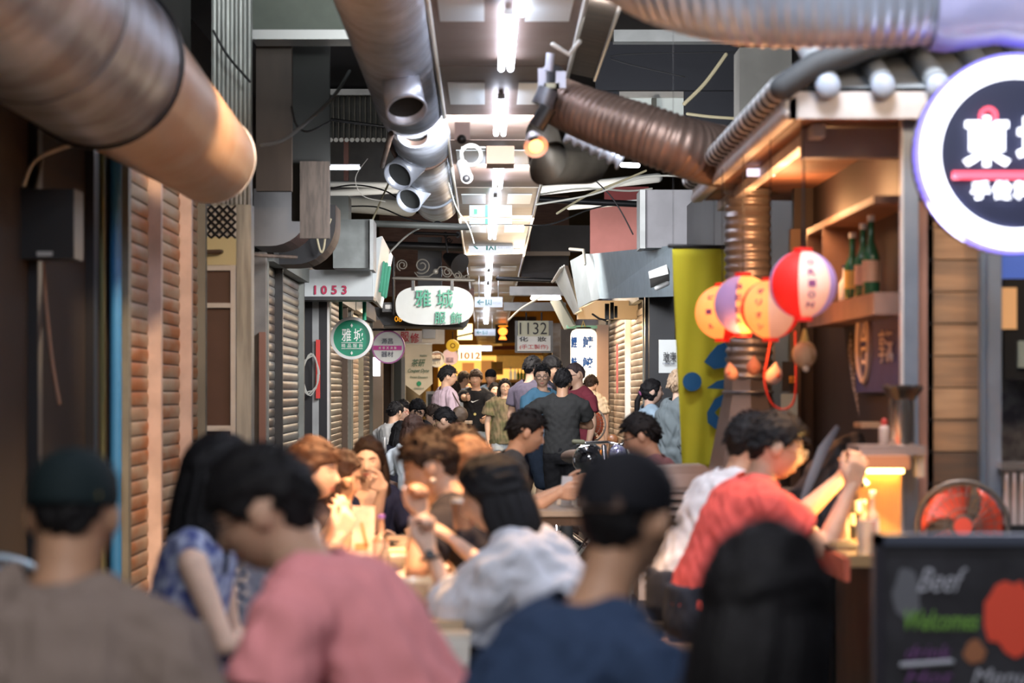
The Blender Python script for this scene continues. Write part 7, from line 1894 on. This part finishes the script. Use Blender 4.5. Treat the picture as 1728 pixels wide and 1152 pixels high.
# booth
lamp('booth_lamp', 'POINT', (1.45, 10.9, 2.32), 9, (1, .50, .22), .08)
lamp('booth_lamp', 'POINT', (1.5, 12.2, 2.30), 10, (1, .45, .18), .08)
lamp('lantern_glow', 'POINT', (xof(1262, 10.8), 10.9, zof(575, 10.6)), 5, (1, .35, .08), .1)
lamp('counter_led', 'AREA', (1.52, 9.18, 1.12), 9, (1, .58, .18), .16, target=(1.35, 8.9, .8))
lamp('neon_glow', 'AREA', (xof(1712, 7.9), 7.8, zof(260, 7.9)), 15, (.80, .84, 1), .6, target=(1.2, 5, 1.3))
lamp('counter_glow', 'SPOT', (1.5, 9.0, 2.3), 70, (1, .50, .20), .06, target=(1.35, 9.0, .9), spot=60, blend=.7)
# shop light at the end of the alley and along it
for y, e, x in ((42, 130, 0), (56, 260, 0), (72, 420, .3)):
    lamp('shop_light', 'AREA', (x, y, 2.8), e, (1, .66, .34), 1.6, target=(x, y, 0))
lamp('shop_light', 'AREA', (.6, 34, 2.75), 90, (1, .74, .50), 1.0, target=(.2, 33, 0), sy=3)
lamp('shop_light', 'AREA', (1.2, 30.5, 2.4), 40, (1, .70, .42), .5, target=(1.6, 30.5, 0), sy=2)
lamp('shop_light', 'AREA', (-1.2, 34, 2.5), 45, (1, .75, .50), .5, target=(-1.6, 34, 0), sy=3)
# added fill lights without fixtures, aimed at signs and passers-by
lamp('alley_fill', 'AREA', (.1, 17.0, 3.25), 150, (.95, .95, 1), .9, target=(.2, 24.5, 1.3))
lamp('alley_fill', 'AREA', (.25, 20.5, 3.15), 80, (.95, .97, 1), .6, target=(-.8, 27.5, 2.2))
lamp('alley_fill', 'AREA', (.2, 26.0, 3.1), 110, (1, .93, .86), .8, target=(.2, 36, 1.6))
lamp('alley_fill', 'AREA', (.9, 12.6, 3.8), 50, (.95, .96, 1), .8, target=(1.2, 22.5, 3.0))
lamp('alley_fill', 'AREA', (-.3, 12.0, 3.7), 70, (.92, 1, .95), .6, target=(-1.8, 16.5, 2.6))
lamp('roof_top_fill', 'AREA', (1.2, 8.4, 4.6), 95, (.85, .9, 1), .8, target=(2.0, 10.5, 2.8))  # added to brighten the canopy tiles from above, no fixture
lamp('booth_front_fill', 'AREA', (2.0, 8.0, 3.0), 26, (1, .72, .48), .4, target=(1.85, 9.8, 1.6))  # added to brighten the planked pillar, no fixture
lamp('duct_fill', 'AREA', (1.2, 5.2, 3.7), 60, (.80, .86, 1), .9, target=(1.8, 8.0, 2.9))
lamp('soffit_fill', 'POINT', (1.35, 28.6, 2.15), 16, (1, .70, .40), .06)  # added warm fill under the awning, no fixture
# stall light around the camera
lamp('stall_light', 'AREA', (-.9, 1.8, 3.3), 34, (.97, .94, .92), 1.4, target=(-.6, 5.2, .9))
lamp('stall_light', 'AREA', (1.2, 2.6, 3.3), 16, (.82, .86, 1), 1.2, target=(1.0, 6.5, 1.2))

cam = bpy.data.cameras.new('camera'); cam.lens = 85; cam.sensor_width = 36
cam.shift_x = (864 - VX) / 1728; cam.shift_y = (VY - 576) / 1728
cam.clip_end = 300; cam.dof.use_dof = True; cam.dof.focus_distance = 25; cam.dof.aperture_fstop = 2.8
co = bpy.data.objects.new('camera', cam); COL.objects.link(co); co.location = (0, 0, H); co.rotation_euler = (R(90), 0, 0)
SC.camera = co
SC.view_settings.view_transform = 'Standard'; SC.view_settings.look = 'None'; SC.view_settings.gamma = 1; SC.view_settings.use_curve_mapping = False
SC.view_settings.exposure = .72
SC.cycles.use_denoising = True
SC.cycles.max_bounces = 6; SC.cycles.diffuse_bounces = 3; SC.cycles.glossy_bounces = 3; SC.cycles.transmission_bounces = 4
SC.cycles.sample_clamp_indirect = 4
